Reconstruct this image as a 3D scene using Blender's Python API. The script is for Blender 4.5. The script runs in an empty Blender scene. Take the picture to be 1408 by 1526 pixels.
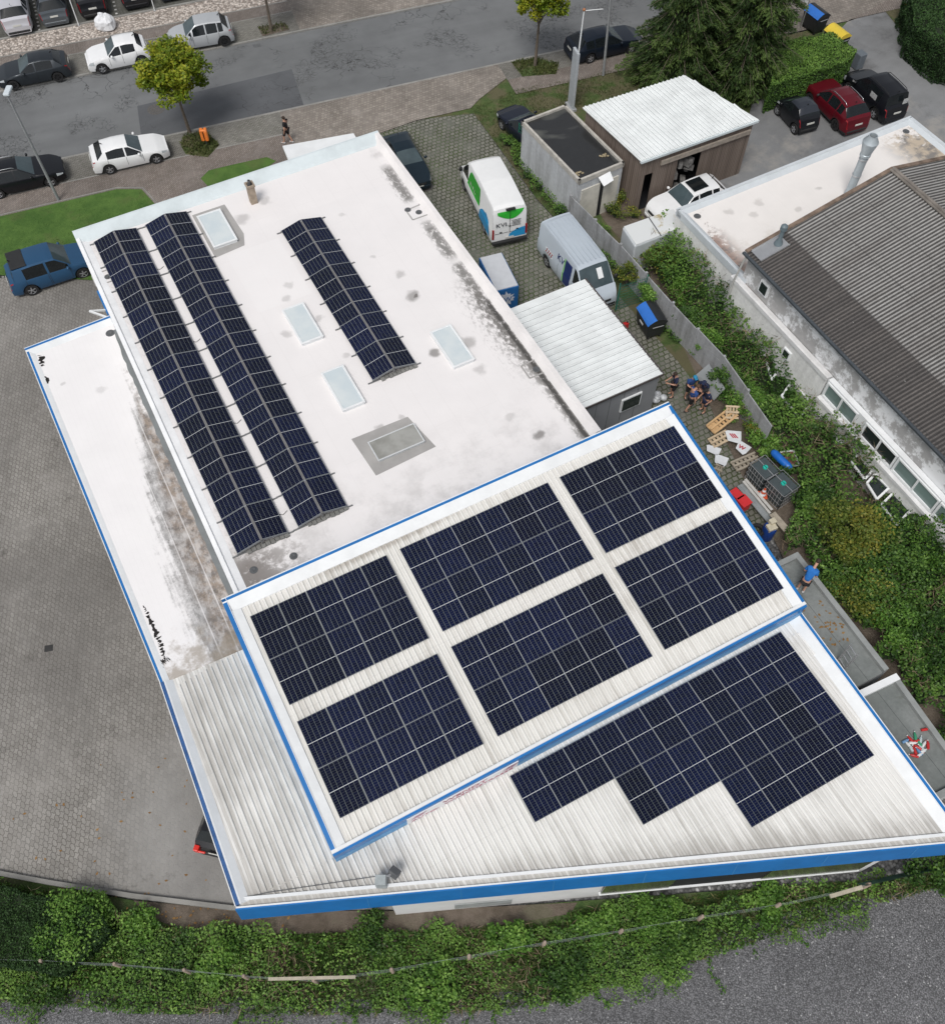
import bpy, math, random
import numpy as np
from mathutils import Vector, Matrix
R_ = math.radians
rnd = random.Random(7)
nrng = np.random.default_rng(11)
scene = bpy.context.scene
COL = scene.collection
PI = math.pi

# ------------------------------------------------------------------ camera
CAMZ = 36.0
FPX = 1400.0
_p, _r = R_(58.65), R_(0.38)
_u0 = Vector((0, math.sin(_p), math.cos(_p))); CF = Vector((0, math.cos(_p), -math.sin(_p)))
CR = Vector((1, 0, 0)) * math.cos(_r) + _u0 * math.sin(_r)
CU = -Vector((1, 0, 0)) * math.sin(_r) + _u0 * math.cos(_r)
cd = bpy.data.cameras.new("camera"); cam = bpy.data.objects.new("camera", cd); COL.objects.link(cam)
cam.matrix_world = Matrix(((CR.x, CU.x, -CF.x, 0), (CR.y, CU.y, -CF.y, 0), (CR.z, CU.z, -CF.z, CAMZ), (0, 0, 0, 1)))
cd.sensor_fit = 'VERTICAL'; cd.sensor_height = 24.0; cd.lens = FPX / 1526 * 24.0
cd.clip_start = 0.5; cd.clip_end = 2000
scene.camera = cam

def ray(px, py):
    return CR * ((px - 704) / FPX) - CU * ((py - 763) / FPX) + CF
def at(px, py, z=0.0):
    """surveyed point: photo position read on the horizontal plane at height z (metres)"""
    d = ray(px, py); t = (z - CAMZ) / d.z
    return Vector((d.x * t, d.y * t, z))
def atp(px, py, p0, n):
    d = ray(px, py); o = Vector((0, 0, CAMZ)); t = (Vector(p0) - o).dot(n) / d.dot(n)
    return o + d * t

# ------------------------------------------------------------------ objects
WM = {}
def link(o, M=None):
    COL.objects.link(o); WM[o.name] = M if M is not None else Matrix.Identity(4)
    return o
def tag(o, label=None, cat=None, group=None, kind=None):
    if label: o['label'] = label
    if cat: o['category'] = cat
    if group: o['group'] = group
    if kind: o['kind'] = kind
    return o
def thing(name, label, cat, loc=(0, 0, 0), rz=0.0, group=None, M=None):
    o = bpy.data.objects.new(name, None); o.empty_display_size = 0.3
    if M is None: M = Matrix.Translation(Vector(loc)) @ Matrix.Rotation(rz, 4, 'Z')
    o.matrix_world = M
    o.location = M.to_translation(); o.rotation_euler = M.to_euler()
    link(o, M); return tag(o, label, cat, group)
def dup(root, M, label, group=None):
    def cp(o, par):
        c = o.copy(); COL.objects.link(c); c.parent = par; WM[c.name] = M
        for ch in [x for x in bpy.data.objects if x.parent == o]: cp(ch, c)
        return c
    r = cp(root, None); r.location = M.to_translation(); r.rotation_euler = M.to_euler(); r['label'] = label
    if group: r['group'] = group
    return r

class MB:
    def __init__(s): s.v = []; s.f = []; s.m = []
    def add(s, vs, fs, mi=0):
        b = len(s.v); s.v += [tuple(v) for v in vs]
        for f in fs: s.f.append(tuple(i + b for i in f)); s.m.append(mi)
        return s
    def box(s, c, size, rz=0.0, mi=0, M=None, rx=0.0):
        hx, hy, hz = size[0] / 2, size[1] / 2, size[2] / 2
        T = Matrix.Translation(Vector(c)) @ Matrix.Rotation(rz, 4, 'Z') @ Matrix.Rotation(rx, 4, 'X')
        if M is not None: T = M @ T
        vs = [T @ Vector((x, y, z)) for z in (-hz, hz) for y in (-hy, hy) for x in (-hx, hx)]
        return s.add(vs, [(0, 2, 3, 1), (4, 5, 7, 6), (0, 1, 5, 4), (2, 6, 7, 3), (0, 4, 6, 2), (1, 3, 7, 5)], mi)
    def bar(s, a, b, w, h, mi=0, up=(0, 0, 1)):
        """rectangular bar from a to b, w wide, h high (centred)"""
        a, b = Vector(a), Vector(b); d = (b - a).normalized(); u = Vector(up)
        if abs(d.dot(u)) > .99: u = Vector((1, 0, 0))
        x = d.cross(u).normalized(); z = x.cross(d).normalized()
        vs = [p + x * (i * w / 2) + z * (j * h / 2) for p in (a, b) for j in (-1, 1) for i in (-1, 1)]
        return s.add(vs, [(0, 1, 3, 2), (4, 6, 7, 5), (0, 4, 5, 1), (2, 3, 7, 6), (0, 2, 6, 4), (1, 5, 7, 3)], mi)
    def prism(s, poly, z0, z1, mi=0, top=True, bot=True, mtop=None):
        n = len(poly); ar = sum(poly[i][0] * poly[(i + 1) % n][1] - poly[(i + 1) % n][0] * poly[i][1] for i in range(n))
        P = list(poly) if ar > 0 else list(reversed(poly))
        b = len(s.v)
        s.v += [(p[0], p[1], z0) for p in P] + [(p[0], p[1], z1) for p in P]
        for i in range(n):
            j = (i + 1) % n; s.f.append((b + i, b + j, b + n + j, b + n + i)); s.m.append(mi)
        if top: s.f.append(tuple(b + n + i for i in range(n))); s.m.append(mi if mtop is None else mtop)
        if bot: s.f.append(tuple(b + n - 1 - i for i in range(n))); s.m.append(mi)
        return s
    def tube(s, pts, rs, n=8, mi=0, caps=True):
        pts = [Vector(p) for p in pts]
        if not hasattr(rs, '__len__'): rs = [rs] * len(pts)
        b = len(s.v); prev = None
        for k, p in enumerate(pts):
            d = (pts[min(k + 1, len(pts) - 1)] - pts[max(k - 1, 0)])
            d = d.normalized() if d.length > 1e-9 else Vector((0, 0, 1))
            if prev is None:
                a = Vector((1, 0, 0)) if abs(d.x) < .9 else Vector((0, 1, 0)); x = d.cross(a).normalized()
            else:
                x = (prev - d * prev.dot(d)).normalized()
            prev = x; y = d.cross(x)
            for i in range(n):
                a = 2 * PI * i / n; s.v.append(tuple(p + (x * math.cos(a) + y * math.sin(a)) * rs[k]))
        for k in range(len(pts) - 1):
            for i in range(n):
                j = (i + 1) % n
                s.f.append((b + k * n + i, b + k * n + j, b + (k + 1) * n + j, b + (k + 1) * n + i)); s.m.append(mi)
        if caps:
            s.f.append(tuple(b + n - 1 - i for i in range(n))); s.m.append(mi)
            e = b + (len(pts) - 1) * n
            s.f.append(tuple(e + i for i in range(n))); s.m.append(mi)
        return s
    def lathe(s, prof, c=(0, 0, 0), n=20, mi=0, axis='Z'):
        """prof: list of (r, z)"""
        b = len(s.v)
        for r, z in prof:
            for i in range(n):
                a = 2 * PI * i / n; p = (r * math.cos(a), r * math.sin(a), z)
                if axis == 'Y': p = (p[0], z, p[1])
                if axis == 'X': p = (z, p[0], p[1])
                s.v.append((p[0] + c[0], p[1] + c[1], p[2] + c[2]))
        for k in range(len(prof) - 1):
            for i in range(n):
                j = (i + 1) % n
                s.f.append((b + k * n + i, b + k * n + j, b + (k + 1) * n + j, b + (k + 1) * n + i)); s.m.append(mi)
        return s
    def sphere(s, c, r, n=10, m=7, mi=0, sc=(1, 1, 1)):
        prof = [(max(1e-4, math.sin(PI * k / m)) * r, -math.cos(PI * k / m) * r) for k in range(m + 1)]
        b0 = len(s.v); s.lathe(prof, (0, 0, 0), n, mi)
        for i in range(b0, len(s.v)):
            x, y, z = s.v[i]; s.v[i] = (x * sc[0] + c[0], y * sc[1] + c[1], z * sc[2] + c[2])
        return s
    def quad(s, a, b, c, d, mi=0): return s.add([a, b, c, d], [(0, 1, 2, 3)], mi)
    def build(s, name, mats, parent=None, smooth=False, world=True, label=None, cat=None, group=None, kind=None, bevel=0, seg=2):
        if not isinstance(mats, (list, tuple)): mats = [mats]
        me = bpy.data.meshes.new(name)
        vs = s.v; loc = None
        if parent is not None:
            if world:
                I = WM[parent.name].inverted(); vs = [tuple(I @ Vector(v)) for v in vs]
        else:
            a = np.array(vs); loc = Vector(((a[:, 0].min() + a[:, 0].max()) / 2, (a[:, 1].min() + a[:, 1].max()) / 2, a[:, 2].min()))
            vs = [(v[0] - loc.x, v[1] - loc.y, v[2] - loc.z) for v in vs]
        me.from_pydata(vs, [], s.f)
        for m in mats: me.materials.append(m)
        if len(mats) > 1: me.polygons.foreach_set('material_index', s.m)
        if smooth:
            me.polygons.foreach_set('use_smooth', [True] * len(me.polygons))
            if smooth is not True: me.set_sharp_from_angle(angle=R_(smooth))
        me.update()
        o = bpy.data.objects.new(name, me)
        if parent is not None:
            o.parent = parent; link(o, WM[parent.name])
        else:
            link(o, Matrix.Translation(loc)); o.location = loc
        if bevel:
            md = o.modifiers.new('bevel', 'BEVEL'); md.width = bevel; md.segments = seg; md.limit_method = 'ANGLE'; md.angle_limit = R_(35)
        return tag(o, label, cat, group, kind)

# ------------------------------------------------------------------ materials
class NB:
    def __init__(s, name):
        s.mat = bpy.data.materials.new(name); s.mat.use_nodes = True
        s.nt = s.mat.node_tree; s.nt.nodes.clear()
        s.out = s.nt.nodes.new('ShaderNodeOutputMaterial'); s.b = s.nt.nodes.new('ShaderNodeBsdfPrincipled')
        s.nt.links.new(s.b.outputs[0], s.out.inputs[0])
    def N(s, t): return s.nt.nodes.new(t)
    def put(s, inp, v):
        if isinstance(v, bpy.types.NodeSocket): s.nt.links.new(v, inp)
        elif hasattr(v, '__len__') and inp.type == 'RGBA': inp.default_value = (*v[:3], 1)
        else: inp.default_value = v
    def set(s, **k):
        for a, v in k.items():
            nm = {'color': 'Base Color', 'rough': 'Roughness', 'metal': 'Metallic', 'normal': 'Normal', 'coat': 'Coat Weight', 'coatr': 'Coat Roughness', 'spec': 'Specular IOR Level', 'alpha': 'Alpha', 'trans': 'Transmission Weight', 'ior': 'IOR'}[a]
            s.put(s.b.inputs[nm], v)
        return s.mat
    def pos(s): return s.N('ShaderNodeNewGeometry').outputs['Position']
    def obj(s): return s.N('ShaderNodeTexCoord').outputs['Object']
    def rand(s): return s.N('ShaderNodeObjectInfo').outputs['Random']
    def frame(s, ang, org=(0, 0), vec=None):
        """horizontal coordinates rotated into a street or building direction"""
        n = s.N('ShaderNodeMapping'); n.vector_type = 'TEXTURE'
        n.inputs['Location'].default_value = (org[0], org[1], 0); n.inputs['Rotation'].default_value = (0, 0, ang)
        s.put(n.inputs['Vector'], vec if vec is not None else s.pos()); return n.outputs[0]
    def xyz(s, v):
        n = s.N('ShaderNodeSeparateXYZ'); s.put(n.inputs[0], v); return n.outputs
    def comb(s, x, y, z=0.0):
        n = s.N('ShaderNodeCombineXYZ'); s.put(n.inputs[0], x); s.put(n.inputs[1], y); s.put(n.inputs[2], z); return n.outputs[0]
    def m(s, op, a, b=0.0, c=0.0, clamp=False):
        n = s.N('ShaderNodeMath'); n.operation = op; n.use_clamp = clamp
        s.put(n.inputs[0], a); s.put(n.inputs[1], b); s.put(n.inputs[2], c); return n.outputs[0]
    def noise(s, sc, det=4, vec=None, rough=.6, dist=0):
        n = s.N('ShaderNodeTexNoise'); s.put(n.inputs['Vector'], vec if vec is not None else s.pos())
        n.inputs['Scale'].default_value = sc; n.inputs['Detail'].default_value = det; n.inputs['Roughness'].default_value = rough; n.inputs['Distortion'].default_value = dist
        return n.outputs[0]
    def voro(s, sc, vec=None, feat='F1', rand=1, out=0):
        n = s.N('ShaderNodeTexVoronoi'); n.feature = feat; s.put(n.inputs['Vector'], vec if vec is not None else s.pos())
        n.inputs['Scale'].default_value = sc; n.inputs['Randomness'].default_value = rand
        return n.outputs[out]
    def brick(s, vec, w, h, mortar, smooth=.1, off=.5, c1=(0, 0, 0), c2=(1, 1, 1)):
        n = s.N('ShaderNodeTexBrick'); s.put(n.inputs['Vector'], vec); n.offset = off
        n.inputs['Scale'].default_value = 1; n.inputs['Brick Width'].default_value = w; n.inputs['Row Height'].default_value = h
        n.inputs['Mortar Size'].default_value = mortar; n.inputs['Mortar Smooth'].default_value = smooth
        s.put(n.inputs['Color1'], c1); s.put(n.inputs['Color2'], c2); n.inputs['Mortar'].default_value = (.5, .5, .5, 1)
        return n.outputs[0], n.outputs[1]
    def ss(s, v, a, b):
        """smooth step of v from a to b"""
        n = s.N('ShaderNodeMapRange'); n.interpolation_type = 'SMOOTHSTEP'; s.put(n.inputs[0], v)
        n.inputs[1].default_value = min(a, b); n.inputs[2].default_value = max(a, b)
        n.inputs[3].default_value = 0.0 if a < b else 1.0; n.inputs[4].default_value = 1.0 if a < b else 0.0
        return n.outputs[0]
    def mix(s, f, a, b):
        n = s.N('ShaderNodeMix'); n.data_type = 'RGBA'; s.put(n.inputs[0], f); s.put(n.inputs[6], a); s.put(n.inputs[7], b); return n.outputs[2]
    def mul(s, a, f):
        n = s.N('ShaderNodeMix'); n.data_type = 'RGBA'; n.blend_type = 'MULTIPLY'; n.inputs[0].default_value = 1
        s.put(n.inputs[6], a); s.put(n.inputs[7], s.comb(f, f, f) if isinstance(f, bpy.types.NodeSocket) and f.type == 'VALUE' else f); return n.outputs[2]
    def bump(s, h, dist=.02, st=.6):
        n = s.N('ShaderNodeBump'); n.inputs['Strength'].default_value = st; n.inputs['Distance'].default_value = dist; s.put(n.inputs['Height'], h)
        s.put(s.b.inputs['Normal'], n.outputs[0])

_mc = {}
def plain(name, rgb, rough=.6, var=.18, scale=3.0, metal=0.0, coat=0.0, obj=True, bump=0.0):
    if name in _mc: return _mc[name]
    n = NB(name); v = n.obj() if obj else n.pos()
    f = n.ss(n.noise(scale, 5, v), .3, .7); g = n.noise(scale * 9, 3, v)
    k = n.m('ADD', n.m('MULTIPLY', f, var), n.m('MULTIPLY', g, var * .6))
    k = n.m('ADD', k, 1 - var * .8)
    c = n.mul(tuple(rgb), k)
    n.set(color=c, rough=rough, metal=metal, coat=coat)
    if bump: n.bump(g, bump)
    _mc[name] = n.mat; return n.mat
# ------------------------------------------------------------------ frames
SA = R_(20.2)                                    # the street
def st(t_along, t_across, z=0.0):
    return Vector((t_along * math.cos(SA) - t_across * math.sin(SA), t_along * math.sin(SA) + t_across * math.cos(SA), z))
FA = R_(28.4); FO = Vector((-18.94, 34.22, 0))   # flat roofed hall: u along its street front, v towards the yard
def fh(u, v, z=0.0):
    return Vector((FO.x + u * math.cos(FA) + v * math.sin(FA), FO.y + u * math.sin(FA) - v * math.cos(FA), z))
UA = R_(28.16)                                   # wash hall
def wh(u, v, z=0.0):
    return Vector((u * math.cos(UA) + v * math.sin(UA), u * math.sin(UA) - v * math.cos(UA), z))
def uz(v, off=0.0): return 3.96 - .1388 * v + off   # panel plane of the raised roof
XY = lambda p: (p[0], p[1])
def P(*l, z=0.0): return [XY(at(x, y, z)) for x, y in l]

# ------------------------------------------------------------------ ground materials
def mat_asphalt(name, base, ang, crack=.5, dark=0.0, pale=0.0):
    n = NB(name); f = n.frame(ang)
    big = n.ss(n.noise(.12, 4, f), .35, .68); mid = n.noise(.9, 5, f); fine = n.noise(26, 2, f)
    # tyre lanes run along the street
    x = n.xyz(f); lane = n.noise(1.0, 3, n.comb(n.m('MULTIPLY', x[0], .05), n.m('MULTIPLY', x[1], .9)))
    k = n.m('ADD', n.m('MULTIPLY', big, .22), n.m('MULTIPLY', mid, .35)); k = n.m('ADD', k, n.m('MULTIPLY', lane, .35)); k = n.m('ADD', k, n.m('MULTIPLY', fine, .35))
    k = n.m('ADD', k, .36)
    wv = n.N('ShaderNodeVectorMath'); wv.operation = 'ADD'; n.put(wv.inputs[0], f)
    nn = n.N('ShaderNodeTexNoise'); n.put(nn.inputs['Vector'], f); nn.inputs['Scale'].default_value = 1.6
    n.put(wv.inputs[1], nn.outputs[1])
    e = n.voro(.75, wv.outputs[0], 'DISTANCE_TO_EDGE'); cr = n.m('MULTIPLY', n.ss(e, .022, .004), n.ss(n.noise(.16, 3, f), .52, .62))
    c = n.mul(base, k)
    if pale:
        c = n.mix(n.m('MULTIPLY', n.ss(n.noise(.22, 6, f, .7), .52, .68), pale), c, (.34, .32, .29)); c = n.mix(n.m('MULTIPLY', n.ss(n.noise(.17, 6, n.comb(n.m('ADD', x[0], 31), x[1]), .72), .50, .66), .75), c, (.085, .085, .085))
    if dark:
        al = n.m('MULTIPLY', n.ss(n.noise(.23, 3, n.comb(n.m('ADD', x[0], 4.0), x[1])), .55, .66), n.ss(n.noise(2.4, 7, f, .8), .50, .60)); c = n.mix(n.m('MULTIPLY', al, dark), c, (.035, .036, .038))
        e2 = n.voro(2.6, wv.outputs[0], 'DISTANCE_TO_EDGE'); c = n.mix(n.m('MULTIPLY', n.m('MULTIPLY', n.ss(e2, .05, .012), n.ss(n.noise(.23, 3, n.comb(n.m('ADD', x[0], 4.0), x[1])), .53, .6)), .7), c, (.025, .025, .025))
    c = n.mix(n.m('MULTIPLY', cr, crack), c, (.02, .02, .02))
    n.set(color=c, rough=.85); n.bump(fine, .006); return n.mat
def mat_paver(name, ca, cb, joint, w, h, mort, ang, off=.5, dirt=.5, wav=0.0, grass=None, dirtcol=(.05, .045, .04), sc=.25, drive=0):
    n = NB(name); f = n.frame(ang); x = n.xyz(f)
    if wav:
        yy = n.m('ADD', x[1], n.m('MULTIPLY', n.m('SINE', n.m('MULTIPLY', x[0], 2 * PI / w)), wav)); xx = n.m('ADD', x[0], n.m('MULTIPLY', n.m('SINE', n.m('MULTIPLY', x[1], 2 * PI / h)), wav)); fb = n.comb(xx, yy)
    else: fb = f
    col, fac = n.brick(fb, w, h, mort, .3, off, ca, cb)
    big = n.ss(n.noise(sc, 5, f, .6), .35, .7); mid = n.noise(1.7, 5, f); fine = n.noise(14, 2, f)
    k = n.m('ADD', n.m('MULTIPLY', mid, .5), n.m('ADD', n.m('MULTIPLY', fine, .25), .62)); c = n.mul(col, k)
    jc = joint if grass is None else n.mix(n.ss(n.noise(.5, 4, f), .4, .62), joint, grass)
    jf = n.m('MULTIPLY', fac, n.m('ADD', .55, n.m('MULTIPLY', n.noise(.7, 4, f), .8)), clamp=True)
    if drive:
        pp = n.xyz(n.pos()); dd = n.m('SQRT', n.m('ADD', n.m('POWER', n.m('ADD', pp[0], 9.0), 2.0), n.m('POWER', n.m('MULTIPLY', n.m('SUBTRACT', pp[1], 7.5), .8), 2.0))); wr = n.ss(n.m('ADD', dd, n.m('MULTIPLY', n.noise(.4, 5, f), 3.0)), 7.0, 3.2); jf = n.m('MULTIPLY', jf, n.m('SUBTRACT', 1.0, n.m('MULTIPLY', wr, .85))); c = n.mix(n.m('MULTIPLY', wr, .8), c, n.mul((.30, .295, .285), n.m('ADD', .75, n.m('MULTIPLY', n.noise(1.2, 6, f, .7), .5))))
    c = n.mix(jf, c, jc)
    if drive:
        c = n.mul(c, n.m('ADD', .72, n.m('MULTIPLY', n.noise(1.0, 4, n.comb(n.m('MULTIPLY', x[0], .12), n.m('MULTIPLY', x[1], .55)), .6), .56)))
        c = n.mix(n.m('MULTIPLY', n.ss(n.noise(.28, 6, f, .7), .50, .70), .6), c, (.32, .305, .285)); c = n.mix(n.m('MULTIPLY', n.ss(n.noise(.42, 6, f, .78), .58, .72), .55), c, (.075, .068, .06))
    c = n.mix(0.0, c, c); c = n.mix(n.m('MULTIPLY', big, dirt), c, dirtcol)
    n.set(color=c, rough=.88); n.bump(n.m('SUBTRACT', 1.0, fac), .012); return n.mat
def mat_grassy(name, a, b, soil, soilamt, sc=1.2):
    n = NB(name); p = n.pos(); f = n.noise(sc, 6, p, .7); g = n.noise(30, 3, p); h = n.noise(7, 3, p)
    c = n.mix(n.ss(f, .35, .65), a, b); c = n.mul(c, n.m('ADD', .45, n.m('MULTIPLY', g, 1.1)))
    c = n.mix(n.m('MULTIPLY', n.ss(n.noise(.6, 5, p), .62 - soilamt * .3, .75 - soilamt * .3), soilamt), c, soil)
    n.set(color=c, rough=.95); n.bump(n.m('ADD', g, h), .05); return n.mat
def mat_gravel(name, a, b, sc, white=.0, big=.3):
    n = NB(name); p = n.pos(); v = n.N('ShaderNodeTexVoronoi'); n.put(v.inputs['Vector'], p); v.inputs['Scale'].default_value = sc
    r = n.xyz(v.outputs[1])[0]; c = n.mix(n.ss(r, .1, .95), a, b)
    if white: c = n.mix(n.m('MULTIPLY', n.ss(r, 1 - white, 1 - white * .4), .8), c, (.5, .5, .5))
    c = n.mul(c, n.m('ADD', 1 - big * .7, n.m('MULTIPLY', n.noise(.35, 5, p), big * 1.4))); c = n.mul(c, n.m('ADD', .45, n.m('MULTIPLY', n.ss(v.outputs[0], .8, .2), .55)))
    n.set(color=c, rough=.9); n.bump(v.outputs[0], -.03); return n.mat

m_road = mat_asphalt('asphalt_road', (.15, .156, .16), SA, .8, .45)
m_patch = mat_asphalt('asphalt_repair', (.10, .105, .113), SA + .3, .6, .5)
m_yard = mat_asphalt('asphalt_yard', (.20, .205, .21), .7, .1, 0, .6)
m_ground = mat_gravel('ground_gravel', (.10, .10, .10), (.26, .26, .26), 9, .1, .6)
m_brown = mat_paver('brown_sidewalk', (.205, .17, .15), (.275, .235, .21), (.09, .08, .065), .21, .105, .014, SA + .75, dirt=.35)
m_bay = mat_paver('grey_bay_paving', (.19, .18, .165), (.28, .265, .245), (.08, .085, .06), .2, .1, .016, SA, dirt=.35)
m_court = mat_paver('forecourt_paving', (.23, .20, .175), (.32, .285, .25), (.12, .11, .09), .2, .2, .012, FA, dirt=.45)
m_lot = mat_paver('lot_paving', (.24, .228, .21), (.30, .287, .267), (.115, .107, .093), .225, .165, .014, R_(98), dirt=.62, wav=.02, dirtcol=(.115, .108, .10), sc=.11, drive=1)
m_hex = mat_paver('turf_joint_paving', (.155, .155, .13), (.225, .22, .19), (.05, .055, .03), .30, .26, .042, FA, dirt=.3, grass=(.055, .085, .02), wav=.012)
m_hexl = m_hex
m_park = mat_paver('dark_car_park_paving', (.085, .085, .075), (.12, .12, .11), (.04, .045, .03), .2, .2, .02, R_(-62), dirt=.3)
m_lawn = mat_grassy('lawn_grass', (.05, .115, .018), (.085, .165, .03), (.11, .11, .045), .3, .7)
m_rough = mat_grassy('rough_grass', (.05, .085, .02), (.085, .12, .035), (.12, .09, .06), .65)
m_soil = mat_grassy('bare_soil', (.10, .08, .06), (.16, .13, .105), (.06, .08, .03), .35)
m_pebble = mat_gravel('pale_pebbles', (.34, .29, .25), (.68, .61, .55), 7.5, 0, .2)
m_grav = mat_gravel('dark_gravel', (.125, .126, .13), (.225, .225, .235), 22, .02, .7)
m_kerb = plain('kerb_concrete', (.26, .255, .24), .9, .3, .8, obj=False)
m_mark = plain('white_line', (.5, .5, .48), .8, .3, 2, obj=False)

def sheet(name, poly, z, m, kind='structure'):
    b = MB(); n = len(poly); ar = sum(poly[i][0] * poly[(i + 1) % n][1] - poly[(i + 1) % n][0] * poly[i][1] for i in range(n))
    pl = list(poly) if ar > 0 else list(reversed(poly))
    b.add([(p[0], p[1], z) for p in pl], [tuple(range(n))]); return b.build(name, m, kind=kind)
def strect(a0, a1, t0, t1): return [XY(st(a0, t0)), XY(st(a1, t0)), XY(st(a1, t1)), XY(st(a0, t1))]

b = MB(); b.add([(-700, -500, -.06), (700, -500, -.06), (700, 900, -.06), (-700, 900, -.06)], [(0, 1, 2, 3)]); b.build('ground', m_ground, kind='structure')
sheet('road', strect(-120, 160, 51.2, 58.75), 0, m_road)
sheet('road_repair_patch', P((205, 158), (435, 103), (453, 157), (212, 212)), .004, m_patch)
q_ = at(73, 966, .03); b = MB(); b.box((q_.x, q_.y, .026), (.34, .28, .012), rz=.2); b.build('gully_grate', plain('dark_iron', (.03, .03, .03), .7, .3), kind='structure')
# kerbs, bays and sidewalks on both sides (real 8 cm step)
b = MB()
for t0, t1 in ((51.08, 51.22), (58.73, 58.88)):
    k = -40.0
    while k < 90: b.prism(strect(k, k + .985, t0, t1), -.05, .085); k += 1
b.build('kerb', m_kerb, kind='structure')
sheet('parking_bay', strect(-60, 6.2, 49.0, 51.08), .08, m_bay)
sheet('sidewalk', strect(-60, 6.2, 46.2, 48.93), .08, m_brown)
b = MB(); b.prism(strect(-60, 6.2, 48.93, 49.0), 0, .088); b.build('paving_edge', m_kerb, kind='structure')
sheet('forecourt', [XY(st(6.2, 51.08)), XY(st(20.3, 51.08)), XY(st(20.3, 49.6)), XY(st(18.0, 48.2)), XY(st(17.2, 47.55)), XY(st(13.7, 47.56)), XY(st(10.5, 47.0)), XY(st(9.0, 41.0)), XY(st(6.2, 41.0))], .082, m_court)
sheet('sidewalk', strect(20.3, 75, 47.9, 49.4), .08, m_brown)
sheet('parking_bay', strect(20.3, 33.5, 49.4, 51.08), .08, m_bay)
sheet('forecourt', [XY(st(33.5, 48)), XY(at(1262, 33)), XY(at(1345, -10)), XY(st(60, 51.08)), XY(st(33.5, 51.08))], .083, m_court)
sheet('parking_bay', strect(-60, 9.5, 58.88, 61.1), .08, m_bay)
sheet('forecourt', strect(9.5, 22, 58.88, 66), .076, m_court)
sheet('parking_bay', strect(22, 90, 58.88, 66), .08, m_bay)
sheet('sidewalk', strect(-60, 9.5, 61.17, 62.3), .08, m_brown)
b = MB(); b.prism(strect(-60, 9.5, 61.1, 61.17), 0, .088); b.prism(strect(-60, 9.5, 62.3, 62.38), 0, .10); b.prism(strect(-60, 9.5, 64.2, 64.38), 0, .13); b.build('paving_edge', m_kerb, kind='structure')
sheet('pebble_bed', strect(-60, 9.5, 62.38, 64.2), .085, m_pebble)
sheet('car_park', strect(-70, 9.5, 64.38, 95), .06, m_park)
# white bay dots in the far car park
sheet('lawn', P((-60, 345), (0, 325), (175, 284), (212, 284), (232, 306), (150, 420), (0, 412), (-60, 430)), .10, m_lawn)
sheet('lawn', P((300, 268), (312, 256), (345, 248), (398, 236), (412, 242), (330, 300)), .10, m_lawn)
b = MB(); e = P((-60, 343), (0, 323), (175, 282), (214, 282), (236, 306))
for i in range(4): b.bar((*e[i], .07), (*e[i + 1], .07), .06, .1)
b.build('lawn_edging', m_kerb, kind='structure')
sheet('parking_lot', P((-420, 470), (0, 415), (130, 405), (250, 420), (620, 1000), (620, 1340), (345, 1354), (199, 1335), (75, 1316), (0, 1302), (-420, 1230)), .02, m_lot)
sheet('yard_paving', P((420, 240), (560, 200), (620, 181), (701, 163), (745, 225), (800, 300), (880, 380), (985, 480), (1060, 575), (1150, 680), (1200, 760), (1180, 820), (1000, 720), (820, 560), (640, 420)), .03, m_hexl)
sheet('verge', P((701, 163), (770, 135), (870, 118), (960, 92), (1000, 90), (1130, 120), (1110, 190), (900, 300), (960, 400), (1100, 540), (1180, 640), (1100, 660), (1010, 540), (920, 440), (860, 360), (800, 298), (745, 223)), .045, m_rough)
sheet('sidewalk', P((200, 300), (335, 255), (350, 300), (175, 372)), .076, m_brown)
sheet('verge', [XY(st(13.5, 47.7)), XY(st(20.4, 51.0)), XY(st(20.4, 47.8)), XY(st(34, 47.8)), XY(at(1262, 33)), XY(at(1165, 135)), XY(at(960, 140)), XY(at(703, 170))], .041, m_rough)
sheet('asphalt_yard', P((1105, 165), (1150, 140), (1165, 120), (1205, 60), (1262, 33), (1315, 14), (1345, 50), (1408, 95), (1700, 230), (1600, 420), (1250, 420), (1050, 400), (960, 330)), .035, m_yard)
sheet('shed_soil', P((850, 250), (1000, 290), (1060, 340), (960, 400), (900, 330)), .05, m_soil)
sheet('verge', P((1315, 14), (1345, -8), (1500, -30), (1600, 140), (1430, 110), (1390, 85), (1345, 52)), .06, m_rough)
sheet('overgrown_soil', P((930, 330), (1050, 320), (1200, 420), (1420, 700), (1700, 800), (1500, 1300), (1200, 900), (1100, 700), (1000, 480)), .055, m_soil)
sheet('dark_gravel_yard', P((-500, 1380), (0, 1420), (300, 1440), (560, 1440), (800, 1430), (1000, 1380), (1160, 1350), (1290, 1325), (1408, 1280), (2300, 1200), (2300, 2300), (-500, 2300)), .012, m_grav)
m_bank = mat_grassy('weedy_ground', (.035, .07, .016), (.07, .11, .03), (.12, .10, .07), .5, 1.6)
sheet('bare_track', P((200, 1342), (345, 1356), (600, 1358), (760, 1350), (860, 1345), (850, 1362), (690, 1388), (560, 1388), (440, 1392), (330, 1396), (260, 1382), (215, 1362)), .036, m_soil)
sheet('embankment_soil', P((-420, 1235), (0, 1305), (199, 1342), (345, 1359), (600, 1362), (1290, 1312), (1700, 1250), (1600, 1300), (1300, 1335), (1160, 1362), (1000, 1412), (800, 1475), (560, 1490), (300, 1485), (-420, 1450)), .03, m_bank)
b = MB(); e = P((-200, 1275), (0, 1302), (75, 1316), (199, 1336), (348, 1354), (600, 1352))
for i in range(5): b.bar((*e[i], .08), (*e[i + 1], .08), .16, .2)
b.build('lot_kerb', m_kerb, kind='structure')

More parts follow.
